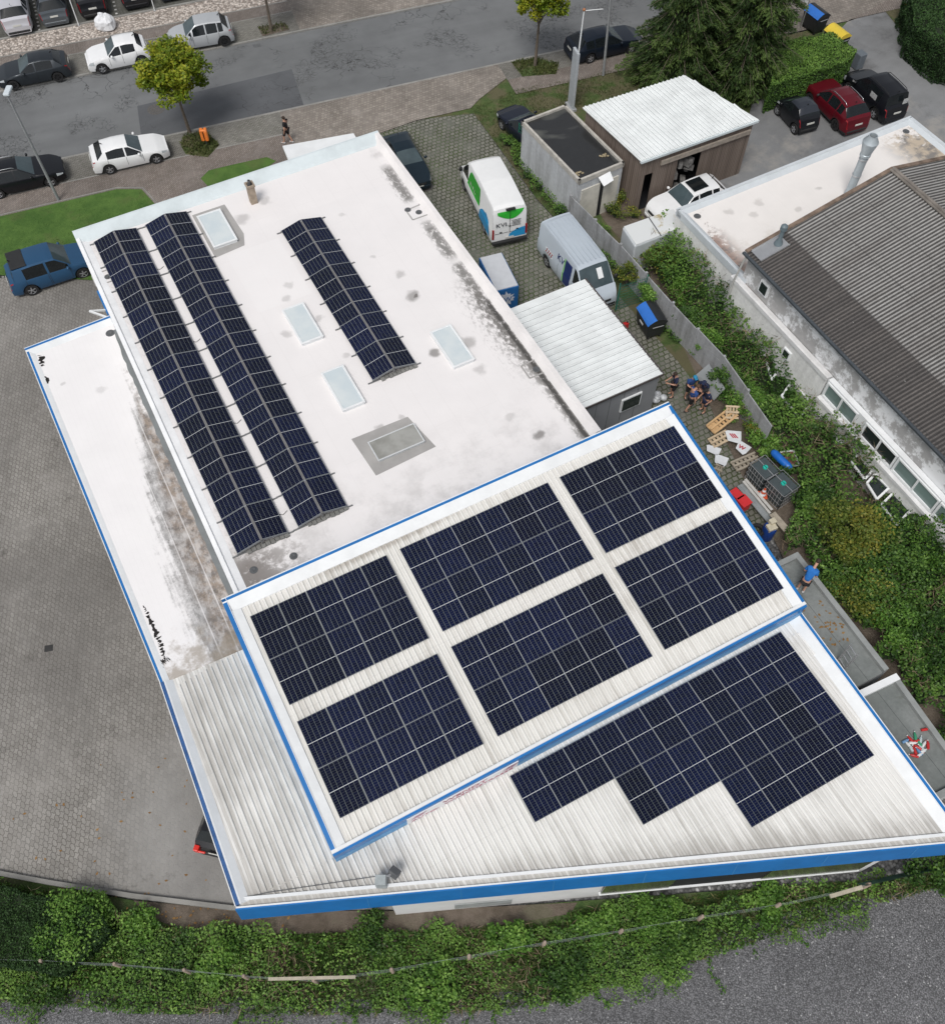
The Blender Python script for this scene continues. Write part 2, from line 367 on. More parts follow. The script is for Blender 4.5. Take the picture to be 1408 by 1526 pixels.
# ------------------------------------------------------------------ building materials
def spots_fac(n, f, lst, z=0):
    """soft dark spots at measured places, lst of (u, v, radius, strength)"""
    acc = None
    nz = n.N('ShaderNodeTexNoise'); n.put(nz.inputs['Vector'], f); nz.inputs['Scale'].default_value = 2.2; nz.inputs['Detail'].default_value = 4
    w = n.N('ShaderNodeVectorMath'); w.operation = 'MULTIPLY_ADD'; n.put(w.inputs[0], nz.outputs[1]); w.inputs[1].default_value = (.5, .5, 0); n.put(w.inputs[2], f)
    for u, v, r, s_ in lst:
        d = n.N('ShaderNodeVectorMath'); d.operation = 'DISTANCE'; n.put(d.inputs[0], w.outputs[0]); d.inputs[1].default_value = (u + .25, v + .25, 0)
        k = n.m('MULTIPLY', n.ss(d.outputs['Value'], r, r * .35), s_)
        acc = k if acc is None else n.m('MAXIMUM', acc, k)
    return acc
def vneg(n, f):
    x = n.xyz(f); return x[0], n.m('MULTIPLY', x[1], -1.0)
def mat_hall_roof():
    n = NB('hall_roof_membrane'); f0 = n.frame(FA, (FO.x, FO.y)); u, v = vneg(n, f0); f = n.comb(u, v)
    base = (.80, .775, .77); k = n.m('ADD', .94, n.m('MULTIPLY', n.noise(.5, 5, f), .12)); c = n.mul(base, k)
    seam, sf = n.brick(n.comb(v, u), 5.0, 1.0, .012, .5, .4); c = n.mix(n.m('MULTIPLY', sf, .13), c, (.5, .48, .46)); pt_ = n.m('MULTIPLY', n.m('MULTIPLY', n.ss(u, 5.9, 5.95), n.ss(u, 8.5, 8.45)), n.m('MULTIPLY', n.ss(v, 4.6, 4.65), n.ss(v, 8.7, 8.65))); c = n.mix(n.m('MULTIPLY', pt_, .5), c, (.84, .82, .815))
    # greyer area in the middle of the roof
    c = n.mix(n.m('MULTIPLY', n.m('MULTIPLY', n.ss(v, 3.4, 3.6), .10), n.ss(n.noise(.3, 2, f), .3, .6)), c, (.66, .655, .66))
    c = n.mix(n.m('MULTIPLY', n.ss(v, 17, 21.5), n.m('MULTIPLY', n.ss(n.noise(.7, 5, f, .7), .42, .7), .45)), c, (.40, .385, .375))
    # dirt along the long parapet
    ctr = n.m('ADD', 14.95, n.m('MULTIPLY', n.noise(.35, 3, n.comb(v, 3.0)), .4)); ctr = n.m('ADD', ctr, n.m('MULTIPLY', n.ss(v, 14, 21), .15))
    d = n.m('ABSOLUTE', n.m('SUBTRACT', u, ctr))
    fine = n.noise(3.2, 7, n.comb(n.m('MULTIPLY', u, 1.8), v), .75); patchy = n.noise(.42, 3, n.comb(v, 9.0))
    wid = n.ss(d, .62, .05); wide = n.m('MULTIPLY', n.ss(n.m('SUBTRACT', ctr, u), 1.9, .1), n.ss(u, 15.7, 15.2))
    band = n.m('MULTIPLY', n.ss(n.m('ADD', fine, n.m('MULTIPLY', wid, .22)), .55, .72), wid)
    band = n.m('MULTIPLY', band, n.ss(n.m('ADD', patchy, n.m('MULTIPLY', n.ss(v, 11, 14), .15)), .36, .5)); band = n.m('MULTIPLY', band, n.ss(v, .6, 1.6))
    lo = n.m('MULTIPLY', n.ss(n.m('ADD', fine, n.m('MULTIPLY', wide, .2)), .58, .8), n.m('MULTIPLY', wide, n.m('MULTIPLY', n.ss(v, 10.5, 12.5), n.ss(v, 19, 15))))
    line = n.m('MULTIPLY', n.ss(n.m('ABSOLUTE', n.m('SUBTRACT', u, n.m('ADD', 15.22, n.m('MULTIPLY', n.noise(1.2, 4, f), .12)))), .16, .05), n.m('MULTIPLY', n.ss(v, 12.2, 13.2), n.ss(fine, .3, .45)))
    c = n.mix(n.m('MULTIPLY', band, .85), c, (.13, .125, .115)); c = n.mix(n.m('MULTIPLY', lo, .8), c, (.16, .15, .14)); c = n.mix(n.m('MULTIPLY', line, .9), c, (.055, .052, .048))
    # brown rim left of the panel rows and dirt by the lower corner
    l = n.m('MULTIPLY', n.ss(n.m('ABSOLUTE', n.m('SUBTRACT', u, .78)), .35, .05), n.ss(fine, .5, .68)); c = n.mix(n.m('MULTIPLY', l, .6), c, (.30, .25, .20))
    cor = n.m('MULTIPLY', n.ss(u, 4.6, .8), n.ss(v, 18.9, 20.6)); cc = n.ss(n.m('ADD', n.noise(1.6, 7, f, .75), n.m('MULTIPLY', cor, .25)), .56, .72)
    c = n.mix(n.m('MULTIPLY', n.m('MULTIPLY', cc, cor), .85), c, (.15, .13, .115))
    sp = spots_fac(n, f, [(12.47, 10.93, .45, .6), (12.6, 11.0, .2, .9), (12.55, 9.45, .3, .35), (11.9, 7.9, .2, .25), (7.74, 7.7, .28, .25), (7.33, 8.5, .28, .28), (10.4, 7.4, .25, .25), (9.9, 8.2, .3, .3), (8.37, 12.8, .25, .28), (13.61, 20.4, .35, .7), (9.0, 16.9, .2, .3), (11.8, 4.58, .2, .22), (8.0, 17.0, .3, .4), (13.0, 19.0, .3, .25),
                          (8.2, 10.2, .3, .3), (6.55, 10.4, .3, .3), (11.8, 14.4, .35, .7), (13.4, 14.6, .45, .45), (13.1, 16.2, .35, .3), (7.4, 2.6, .5, .35), (8.9, 1.9, .4, .3)])
    c = n.mix(sp, c, (.13, .12, .11)); n.set(color=c, rough=.55); n.bump(n.noise(1.3, 4, f), .02); return n.mat
def mat_canopy_roof():
    n = NB('canopy_roof_membrane'); f0 = n.frame(FA, (FO.x, FO.y)); u, v = vneg(n, f0); f = n.comb(u, v)
    c = n.mul((.83, .815, .815), n.m('ADD', .93, n.m('MULTIPLY', n.noise(.6, 4, f), .12)))
    seam, sf = n.brick(n.comb(v, u), 8.0, .22, .02, 1, .5); c = n.mix(n.m('MULTIPLY', sf, .07), c, (.55, .54, .53))
    # the stain widens towards the lower end: distance from the hall wall
    w = n.m('ADD', .55, n.m('MULTIPLY', n.ss(v, 8, 21), 1.85)); d = n.m('DIVIDE', n.m('MULTIPLY', n.m('ADD', u, .25), -1), w)
    st_ = n.noise(1.0, 9, n.comb(n.m('MULTIPLY', u, 4.5), n.m('MULTIPLY', v, 3.2)), .82); rows = n.noise(1.0, 2, n.comb(n.m('MULTIPLY', u, 4.2), n.m('MULTIPLY', v, .12))); pat = n.noise(.8, 4, n.comb(n.m('MULTIPLY', u, 1.2), v), .65)
    s_ = n.m('MULTIPLY', n.ss(d, 1.15, .15), n.ss(v, 6.3, 13)); tot = n.m('ADD', n.m('ADD', n.m('MULTIPLY', st_, .42), n.m('MULTIPLY', rows, .38)), n.m('MULTIPLY', pat, .30))
    k = n.ss(n.m('ADD', tot, n.m('MULTIPLY', s_, .40)), .66, .84); k = n.m('MULTIPLY', k, n.ss(s_, 0, .3))
    lanes = n.ss(n.m('ABSOLUTE', n.m('SUBTRACT', n.m('FRACT', n.m('ADD', n.m('DIVIDE', u, .62), 20.1)), .5)), .44, .49); k = n.m('MULTIPLY', k, n.m('SUBTRACT', 1.0, n.m('MULTIPLY', lanes, .55)))
    br = n.mix(n.ss(n.m('ADD', n.m('MULTIPLY', d, -1.2), n.m('MULTIPLY', n.noise(1.1, 5, f), 1.2)), -.1, .3), (.19, .185, .18), n.mix(n.ss(n.noise(2.2, 6, f, .75), .42, .60), (.23, .17, .12), (.085, .065, .05)))
    blk = n.m('MULTIPLY', k, n.ss(n.noise(3.0, 6, f, .8), .54, .68)); c = n.mix(n.m('MULTIPLY', k, n.m('ADD', .5, n.m('MULTIPLY', n.ss(n.noise(1.6, 6, n.comb(n.m('MULTIPLY', u, 2.0), v), .75), .35, .6), .38))), c, br); c = n.mix(n.m('MULTIPLY', blk, .6), c, (.055, .048, .04))
    e = n.m('MULTIPLY', n.ss(v, 20.0, 22.7), n.ss(n.m('ADD', n.noise(1.4, 6, f, .7), n.m('MULTIPLY', n.ss(v, 21.5, 23.1), .2)), .5, .75)); c = n.mix(n.m('MULTIPLY', e, .7), c, (.27, .22, .16))
    sp = spots_fac(n, f, [(-1.6, 9.0, .3, .22), (-2.9, 7.9, .12, .3), (-1.1, 14.5, .25, .3)]); c = n.mix(sp, c, (.2, .19, .18))
    n.set(color=c, rough=.5); n.bump(n.noise(1.3, 4, f), .02); return n.mat
def mat_sheet_roof(name, base, ang, dirtcol, amt, ends=()):
    """painted trapezoid sheet: streaks of dirt run down the ribs"""
    n = NB(name); f0 = n.frame(ang); u, v = vneg(n, f0); f = n.comb(u, v)
    c = n.mul(base, n.m('ADD', .9, n.m('MULTIPLY', n.noise(.5, 5, f), .18)))
    stk = n.noise(1.0, 5, n.comb(n.m('MULTIPLY', u, 4.5), n.m('MULTIPLY', v, .35)), .7); big = n.noise(.28, 4, f)
    k = n.m('ADD', n.m('MULTIPLY', stk, .7), n.m('MULTIPLY', big, .5))
    for e in ends: k = n.m('ADD', k, n.m('MULTIPLY', e(n, u, v), .28))
    c = n.mix(n.m('MULTIPLY', n.ss(k, .56, .95), amt), c, dirtcol)
    speck = n.m('MULTIPLY', n.ss(n.noise(5, 5, f, .75), .62, .75), .35); c = n.mix(speck, c, (.36, .34, .30))
    tr = n.m('FRACT', n.m('ADD', n.m('DIVIDE', u, .205), 100.0)); trf = n.m('MULTIPLY', n.ss(n.m('ABSOLUTE', n.m('SUBTRACT', tr, .5)), .36, .2), n.m('ADD', .07, n.m('MULTIPLY', n.ss(k, .40, .95), .38)))
    c = n.mix(trf, c, (.33, .31, .28))
    edge = n.ss(n.m('ABSOLUTE', n.m('SUBTRACT', n.m('ABSOLUTE', n.m('SUBTRACT', tr, .5)), .26)), .06, .02); c = n.mix(n.m('MULTIPLY', edge, .28), c, (.2, .19, .18))  # thin dark lines paint rib shading at the rib edges, beside the trough dirt
    seam, sf = n.brick(n.comb(n.m('ADD', v, 40), n.m('ADD', u, 40)), 3.1, 1.0, .008, .3, .0); c = n.mix(n.m('MULTIPLY', sf, .25), c, (.3, .3, .3))
    n.set(color=c, rough=.5); return n.mat
m_hroof = mat_hall_roof(); m_croof = mat_canopy_roof()
m_lroof = mat_sheet_roof('low_sheet_roof', (.82, .815, .79), UA, (.24, .225, .20), .6,
    ends=(lambda n, u, v: n.m('MULTIPLY', n.ss(u, 3.0, -2.0), .55), lambda n, u, v: n.ss(n.m('SUBTRACT', v, n.m('MULTIPLY', u, .40)), -7.2, -5.4)))
m_uroof = mat_sheet_roof('raised_sheet_roof', (.78, .77, .735), UA, (.30, .26, .21), .7,
    ends=(lambda n, u, v: n.m('MULTIPLY', n.ss(v, -16.0, -16.3), n.ss(n.m('ABSOLUTE', n.m('SUBTRACT', u, 5.5)), 4.5, 1)),))
m_white = plain('white_sheet_trim', (.76, .78, .79), .45, .10, 1.2, obj=False)
m_pale = plain('pale_blue_flashing', (.60, .665, .685), .5, .14, .9, obj=False)
m_blue = plain('blue_fascia', (.012, .155, .44), .4, .16, 1.4, obj=False)
m_blue2 = plain('faded_blue_fascia', (.075, .27, .52), .45, .18, 1.0, obj=False)
m_wwall = plain('white_wall_paint', (.70, .70, .70), .7, .14, .6, obj=False)
m_gwall = plain('grey_wall_panel', (.24, .25, .265), .6, .10, .6, obj=False)
m_dark = plain('dark_interior', (.012, .013, .016), .7, .3)
m_glass = plain('dark_glass', (.02, .028, .028), .08, .2, 1.0)
m_green_glass = plain('greenish_glass', (.16, .22, .21), .12, .25, .9)
m_alu = plain('aluminium', (.55, .56, .57), .35, .1, 3, metal=.7)
m_grey = plain('grey_repair_felt', (.36, .35, .34), .8, .18, 1.0, obj=False)
m_dgrey = plain('dark_grey_metal', (.10, .105, .11), .5, .2)
m_black = plain('black_rubber', (.012, .012, .013), .6, .2)

def loft_poly(b, poly, z, mi=0): b.add([(p[0], p[1], z) for p in poly], [tuple(range(len(poly)))], mi)
def clipline(poly, o, d):
    """parameter ranges where the line o + s d lies inside a convex polygon (2-D)"""
    s0, s1 = -1e9, 1e9; n = len(poly)
    for i in range(n):
        a = poly[i]; c = poly[(i + 1) % n]; ex, ey = c[0] - a[0], c[1] - a[1]
        nx, ny = -ey, ex; den = nx * d[0] + ny * d[1]; num = nx * (a[0] - o[0]) + ny * (a[1] - o[1])
        if abs(den) < 1e-9:
            if num > 0: return None
            continue
        t = num / den
        if den > 0: s0 = max(s0, t)
        else: s1 = min(s1, t)
    return (s0, s1) if s1 - s0 > .1 else None
def ccw(poly):
    n = len(poly); ar = sum(poly[i][0] * poly[(i + 1) % n][1] - poly[(i + 1) % n][0] * poly[i][1] for i in range(n))
    return list(poly) if ar > 0 else list(reversed(poly))
def ribbed(b, poly, ang, pitch, zf, h, wt, wb, ph=0.0, mi=0):
    """trapezoid ribs running along the fall direction inside a convex polygon"""
    poly = ccw(poly); ex = Vector((math.cos(ang), math.sin(ang))); ey = Vector((math.sin(ang), -math.cos(ang)))
    us = [p[0] * ex.x + p[1] * ex.y for p in poly]; u = math.ceil((min(us) + wb / 2) / pitch) * pitch
    while u < max(us) - wb:
        r = clipline(poly, (ex.x * u, ex.y * u), (ey.x, ey.y))
        if r:
            vs = []
            for s_ in r:
                for k, hh in ((-wb / 2, -.002), (-wt / 2, h), (wt / 2, h), (wb / 2, -.002)):
                    q = ex * (u + k) + ey * s_; vs.append((q.x, q.y, zf(q.x, q.y) + hh))
            b.add(vs, [(0, 4, 5, 1), (1, 5, 6, 2), (2, 6, 7, 3), (0, 1, 2, 3), (4, 7, 6, 5)], mi)
        u += pitch

# ------------------------------------------------------------------ flat roofed hall with canopy
hall = thing('flat_roofed_hall', 'long white flat roofed hall beside the street with double rows of solar panels', 'building', fh(8, 10))
b = MB(); b.prism([XY(fh(.03, .03)), XY(fh(15.8, .03)), XY(fh(15.8, 21.6)), XY(fh(.03, 21.6))], 0, 4.6); b.build('wall', m_wwall, hall)
b = MB(); b.prism([XY(fh(.02, .02)), XY(fh(15.82, .02)), XY(fh(15.82, 21.7)), XY(fh(.02, 21.7))], 4.6, 4.72); b.build('roof', m_hroof, hall)
b = MB()
def section_run(b, pts, a, c, mi=0):
    """sweep a cross section [(offset, z)] from a to c; offset is measured to the right of travel"""
    a, c = Vector((*a[:2], 0)), Vector((*c[:2], 0)); d = (c - a).normalized(); nrm = Vector((d.y, -d.x, 0)); n = len(pts)
    vs = [(p + nrm * o + Vector((0, 0, z))) for p in (a, c) for o, z in pts]
    b.add(vs, [(i, (i + 1) % n, n + (i + 1) % n, n + i) for i in range(n)] + [tuple(range(n - 1, -1, -1)), tuple(range(n, 2 * n))], mi)
# copings: outer lip, flat top, inner cant strip
section_run(b, [(0, 4.5), (0, 5.02), (.10, 5.02), (.62, 4.80), (.70, 4.725), (.70, 4.6)], fh(0, 0), fh(15.85, 0))
b.build('front_coping', m_pale, hall)
b = MB(); section_run(b, [(0, 4.5), (0, 4.88), (.17, 4.88), (.22, 4.80), (.50, 4.728), (.50, 4.6)], fh(0, 21.6), fh(0, 0.1)); b.build('side_coping', plain('white_side_coping', (.88, .89, .90), .5, .14, 1.0, obj=False), hall)
b = MB(); section_run(b, [(0, 4.5), (0, 5.0), (.22, 5.0), (.42, 4.726), (.42, 4.6)], fh(15.85, 0.1), fh(15.85, 21.5)); b.build('side_coping', plain('white_membrane_upstand', (.77, .745, .735), .55, .12, .8, obj=False), hall)
# grey repair felt round skylights, roof drains, chimney
def skylight(u, v, w, l, m, label=None, h=.15, felt=None, ang=0.0):
    if felt:
        b = MB(); loft_poly(b, [XY(fh(*q)) for q in felt][::-1], 4.727); b.build('repair_felt', m_grey, hall)
    b = MB(); c = fh(u + w / 2, v + l / 2); M = Matrix.Translation((c.x, c.y, 4.72)) @ Matrix.Rotation(FA, 4, 'Z')
    b.box((0, 0, h / 2), (w - .06, l - .06, h), M=M)
    fw = .09 if h > .13 else .055
    for s_ in (-1, 1): b.box((s_ * (w / 2 - fw / 2), 0, h + .02), (fw, l, .05), M=M); b.box((0, s_ * (l / 2 - fw / 2), h + .021), (w - 2 * fw, fw, .05), M=M)
    sk = b.build('skylight', m_white if not m.name.startswith('grimy') else plain('dull_white_frame', (.56, .58, .59), .5, .1, 3), hall, label=label, bevel=.012)
    b = MB(); b.box((0, 0, h + .012), (w - 2 * fw + .01, l - 2 * fw + .01, .03), M=M); b.build('pane', m, sk); return sk
def mat_pane(name, c1, c2, r):
    n = NB(name); f = n.obj(); n.set(color=n.mix(n.ss(n.noise(.9, 3, f), .35, .65), c1, c2), rough=r); return n.mat
m_pane = mat_pane('milky_skylight_glass', (.56, .63, .66), (.64, .69, .70), .12); m_pane2 = mat_pane('grimy_skylight_glass', (.25, .25, .23), (.36, .36, .34), .25)
skylight(5.53, 1.62, 1.2, 2.4, m_pane, 'roof window nearest the street with a grey felt surround', felt=[(5.4, 1.25), (7.05, 1.25), (7.15, 3.6), (6.9, 4.35), (5.4, 4.5)])
skylight(6.85, 9.15, 1.05, 2.3, m_pane, 'milky roof window left of the short panel row')
skylight(6.95, 13.3, 1.05, 2.3, m_pane, 'milky roof window just above the dark roof window')
skylight(12.08, 13.4, 1.05, 2.3, m_pane, 'milky roof window right of the short panel row')
skylight(7.2, 17.5, 2.1, 1.05, m_pane2, 'dark grimy roof window lying crosswise in grey felt', h=.12, felt=[(6.72, 16.95), (9.25, 17.0), (9.6, 18.9), (6.85, 19.05)])
for u, v in ((15.2, 6.1), (15.3, 17.2), (.55, 3.3)):
    b = MB(); s_ = -1 if u > 5 else 1
    q = [(u - .55, v - .35), (u + .2, v - .4), (u + .3, v - .5), (u + .3, v + .4), (u - .55, v + .4)]
    for i in range(5):
        a, c = fh(*q[i], 4.73), fh(*q[(i + 1) % 5], 4.73); b.bar(a, c, .07, .008)
    b.build('drain_patch', m_grey, hall)
def drain(p, r=.085, par=None):
    b = MB(); b.lathe([(r * 1.9, .0), (r * 1.8, .015), (r, .02), (r, .05), (r * .55, .055), (.001, .03)], (p.x, p.y, p.z), 14); b.build('roof_drain', m_dgrey, par or hall, smooth=40)
for u, v in ((15.15, 6.15), (14.75, 5.75), (15.25, 17.3), (.62, 3.35), (1.0, 20.75), (2.55, 20.9)): drain(fh(u, v, 4.724))
ch = MB(); c = fh(8.37, 1.75); M = Matrix.Translation((c.x, c.y, 4.7)) @ Matrix.Rotation(FA, 4, 'Z')
m_chim = plain('weathered_render', (.33, .27, .21), .9, .4, 4)
ch.box((0, 0, .5), (.34, .34, 1.0), M=M)
for x, y, sx, sy in ((-.17, 0, .07, .42), (.17, 0, .07, .42), (0, -.175, .27, .07), (0, .175, .27, .07)): ch.box((x, y, 1.05), (sx, sy, .12), M=M)
chm = ch.build('chimney', m_chim, hall, bevel=.01)
b = MB(); b.box((0, 0, 1.0), (.26, .26, .04), M=M); b.lathe([(.075, 1.0), (.075, 1.3), (.05, 1.31)], (0, 0, 0), 10)
b.v = [tuple(M @ Vector(v)) if i >= 8 else v for i, v in enumerate(b.v)]; b.build('flue', m_dgrey, chm)
# blue wall sign strip on the hall's side wall and a white bracket
b = MB(); b.box(fh(-.06, 3.2, 2.6), (.1, 2.2, .9), rz=FA); b.build('blue_wall_panel', m_blue, hall)
b = MB(); b.bar(fh(-.1, 4.1, 3.6), fh(-.75, 4.15, 3.9), .08, .08); b.bar(fh(-.75, 4.15, 3.9), fh(-.15, 4.9, 3.9), .08, .08); b.build('wall_bracket', m_white, hall)

# entrance canopy on the street front
b = MB(); q = [XY(at(421, 217, 3)), XY(at(527, 198, 3)), XY(fh(15.4, -.02)), XY(fh(11.3, -.02))]
b.prism(ccw(q), 2.82, 3.0, 0); b.build('entrance_canopy', [m_white], hall, bevel=.02)

# ------------------------------------------------------------------ wash hall: low roof, raised roof
wash = thing('wash_hall', 'low white sheet roofed hall with blue fascia and a raised roof covered in solar panels', 'building', wh(8, -4))
A0 = at(36, 518, 4.15); B0 = at(165, 480, 4.15); C0 = at(238, 1018, 4.12); D0 = at(351, 1353, 4.1)
E1, E2 = at(1190, 908, 4.1), at(1408, 1203, 4.1); G2 = at(1408, 1256, 4.1)
def isect(a, b_, c, d):
    r = (b_[0] - a[0], b_[1] - a[1]); s_ = (d[0] - c[0], d[1] - c[1]); k = r[0] * s_[1] - r[1] * s_[0]
    t = ((c[0] - a[0]) * s_[1] - (c[1] - a[1]) * s_[0]) / k; return (a[0] + r[0] * t, a[1] + r[1] * t)
X0 = isect(E1, E2, D0, G2)                            # far right corner, outside the picture
fl = 22.95
CP = [XY(A0), XY(fh(-.02, 5.08)), XY(fh(-.02, 21.5)), XY(wh(-.9, -15.9)), XY(C0)]
canopy_end_r = wh(-.9, -16.05)
# canopy roof (white membrane) and its edge
b = MB(); b.prism(ccw(CP), 3.75, 4.0); b.build('canopy_roof', m_croof, wash)
b = MB()
def coping(b, a, c, bw=.13, ww=.30, z=4.15, zi=4.0, lip=.03):
    """white outer lip, blue band, sloping white flashing; mi 0 white, 1 blue"""
    section_run(b, [(0, z - .5), (0, z + .015), (lip, z + .015), (lip, z - .5)], a, c, 0)
    section_run(b, [(lip, z - .45), (lip, z), (lip + bw, z), (lip + bw, z - .45)], a, c, 1)
    section_run(b, [(lip + bw, zi - .1), (lip + bw, z - .012), (lip + bw + .05, z - .014), (lip + bw + ww, zi + .004), (lip + bw + ww, zi - .1)], a, c, 0)
coping(b, C0, A0, .09, .22, 4.07); coping(b, A0, fh(-.03, 5.05), .10, .35, 4.10); b.build('canopy_edge', [m_white, m_blue], wash)
b = MB(); rr_ = random.Random(3); L1 = [fh(-.02, 5.9 + k * .31, 4.012) for k in range(51)]; L2 = [fh(-.13 - .10 * min(1, k / 8) + rr_.uniform(-.03, .03), 5.9 + k * .31, 4.012) for k in range(51)]
for k in range(50): b.quad(L1[k], L2[k], L2[k + 1], L1[k + 1])
b.build('wall_flashing', plain('weathered_grey_flashing', (.19, .205, .21), .6, .3, .7, obj=False), wash)
drain(fh(-.3, 6.0, 4.0), .11, wash)
# black peeled edges of the membrane
m_tar = plain('exposed_black_felt', (.014, .012, .012), .9, .3, 6)
def ragged(name, line, wid, z, par, m, n=60, seed=1, amp=.14):
    r = random.Random(seed); b = MB(); tot = len(line) - 1; L = []; Rr = []
    for i in range(n + 1):
        t = i / n * tot; k = min(int(t), tot - 1); p = Vector(line[k]).lerp(Vector(line[k + 1]), t - k); d = (Vector(line[k + 1]) - Vector(line[k])).normalized(); nr = Vector((d.y, -d.x, 0))
        w = wid * math.sin(PI * min(1, max(0.02, i / n))) ** .4 * (.35 + r.random() * .9)
        L.append(p + nr * (r.uniform(0, amp))); Rr.append(p + nr * (r.uniform(0, amp) * .3 + w + .03))
    for i in range(n):
        if r.random() < .12: continue
        b.add([(L[i].x, L[i].y, z), (Rr[i].x, Rr[i].y, z), (Rr[i + 1].x, Rr[i + 1].y, z), (L[i + 1].x, L[i + 1].y, z)], [(0, 1, 2, 3)])
    return b.build(name, m, par)
ragged('peeled_edge', [at(243, 988, 4.02), at(234, 962, 4.02), at(223, 934, 4.02), at(211, 903, 4.02)], .17, 4.012, wash, m_tar, 60, 3)
ragged('peeled_edge', [at(256, 984, 4.02), at(246, 994, 4.02), at(236, 1006, 4.02)], .26, 4.014, wash, m_tar, 34, 8, .3)
ragged('peeled_edge', [at(60, 548, 4.02), at(55, 530, 4.02)], .26, 4.012, wash, m_tar, 14, 5, .1)
ragged('peeled_edge', [at(70, 572, 4.02), at(66, 561, 4.02)], .12, 4.012, wash, m_tar, 10, 6, .05)
# low trapezoid roof: polygon C0-D0-X0-E1 and under the raised part
LP = [XY(C0 + (canopy_end_r - C0) * .0), XY(D0), X0, XY(E1), XY(wh(18.0, -16.6)), XY(canopy_end_r)]
b = MB(); b.prism(ccw(LP), 3.8, 3.96); 
inner = [XY(wh(-3.55, -15.88)), XY(wh(-.92, -15.95)), XY(wh(-.92, -7.6)), XY(wh(17.7, -7.6)), None, None]
rp1 = ccw([XY(C0 + Vector((.45, -.15, 0))), XY(canopy_end_r + Vector((0, -.15, 0))), XY(wh(-.92, -7.62)), XY(D0 + Vector((.46, .32, 0)))])
flat = lambda x, y: 3.96
off = Vector((-.2, .32, 0))
rp2 = ccw([XY(D0 + Vector((.46, .32, 0))), XY(wh(-.92, -7.62)), XY(wh(17.55, -7.62)), XY(Vector((*X0, 0)) + Vector((-1.1, .32, 0)))])
ribbed(b, rp1, UA, .205, flat, .042, .06, .11, .06); ribbed(b, rp2, UA, .205, flat, .042, .06, .11, .02)
b.build('low_roof', m_lroof, wash)
b = MB(); coping(b, D0 + Vector((-.02, .05, 0)), C0, .12, .30, 4.12, 3.96)
b.build('side_edge', [m_white, plain('chipped_dark_blue_edge', (.03, .10, .27), .5, .5, 2.0, obj=False)], wash)
b = MB(); coping(b, E1, Vector((*X0, 0)), .10, .42, 4.12, 3.96)
X3 = Vector((*X0, 0)); b.v = [v for v in b.v]; b.build('side_edge', [m_white, m_blue], wash)
# eave gutter and blue fascia along the lower front
a, c = D0, Vector((*X0, 0)); b = MB()
section_run(b, [(.0, 3.9), (.0, 4.02), (-.05, 4.02), (-.05, 3.9)], a, c); section_run(b, [(-.22, 3.9), (-.22, 4.03), (-.32, 4.03), (-.32, 3.9)], a, c)
section_run(b, [(-.06, 3.86), (-.06, 3.90), (-.21, 3.90), (-.21, 3.86)], a, c)
b.build('gutter', m_white, wash)
b = MB(); section_run(b, [(.0, 3.02), (.0, 4.0), (.05, 4.0), (.20, 3.02)], a - Vector((.02, 0, 0)), c); b.build('fascia', m_blue, wash)
d_ = (c - a).normalized(); k = 4.2
while k < 24: q = a + d_ * k; b = MB(); b.bar((q.x + .05 * d_.y, q.y - .055, 3.98), (q.x + .2 * d_.y, q.y - .20, 3.04), .014, .02); b.build('fascia_joint', m_blue2, wash); k += 3.05
# walls below: set back 0.9 m
w0 = at(590, 1366, 0.1); w1 = at(1284, 1301, 0.1); wd = (w1 - w0).normalized(); wn = Vector((wd.y, -wd.x, 0)); back = -wn * 5.5
b = MB()
def seg(b, s0, s1, z0, z1, th=.2, dn=0.0, mi=0):
    p, q = w0 + wd * s0 + wn * dn, w0 + wd * s1 + wn * dn
    section_run(b, [(0, z0), (0, z1), (-th, z1), (-th, z0)], p, q, mi)
L_ = (w1 - w0).length; s_win = 7.2
b2 = MB(); seg(b, 0, s_win, 0, 3.03, dn=-.07); seg(b, s_win, L_ - .5, 0, 1.0, dn=-.07); seg(b, s_win, L_ - .5, 2.8, 3.03, dn=-.07); seg(b, L_ - .5, L_, 0, 3.03, dn=-.07)
p = w0; b.box((p.x + .12, p.y + 3.1, 1.5), (.2, 5.6, 3.0)); b.box((w1.x - .1, w1.y + 2.7, 1.5), (.2, 4.6, 3.0))
b.build('wall', m_wwall, wash)
m_olive = plain('olive_glass', (.075, .085, .05), .2, .3, .8, obj=False)
b = MB(); seg(b, s_win, s_win + 2.4, 1.0, 2.98, .03, .03); b.build('window', m_olive, wash)
b = MB(); seg(b, L_ - 4.0, L_ - .5, 1.0, 2.98, .03, .03); wb_ = b.build('window', plain('olive_glass', (.075, .085, .05), .2, .3, .8, obj=False), wash)
b = MB(); seg(b, s_win + 2.42, L_ - 4.02, 1.05, 2.98, .05, .0); b.build('opening_shade_panel', m_dark, wash)  # flush dark panel; its colour stands in for the opening's shaded interior
b = MB(); seg(b, s_win - .05, L_ - .45, .92, .99, .12, .06); b.build('window_sill', m_white, wash)
b = MB(); seg(b, 2.1, 4.1, .35, 1.2, .03, -.03); b.build('wall_vent', plain('galvanised_vent', (.33, .35, .35), .5, .3, 3), wash)
b = MB(); b.box(wh(6, -11.5, 1.9), (12, 8.0, 3.7), rz=UA); b.build('inner_wall', m_wwall, wash)
for px in ((330, 1275), (305, 1190), (150, 740)):
    pass
for q in (fh(-3.0, 6.0), fh(-3.0, 13.5), wh(-3.2, -15), D0 + Vector((.9, 1.0, 0))): b = MB(); b.lathe([(.09, 0), (.09, 3.78)], (q.x, q.y, 0), 10); b.build('support_post', m_white, wash)
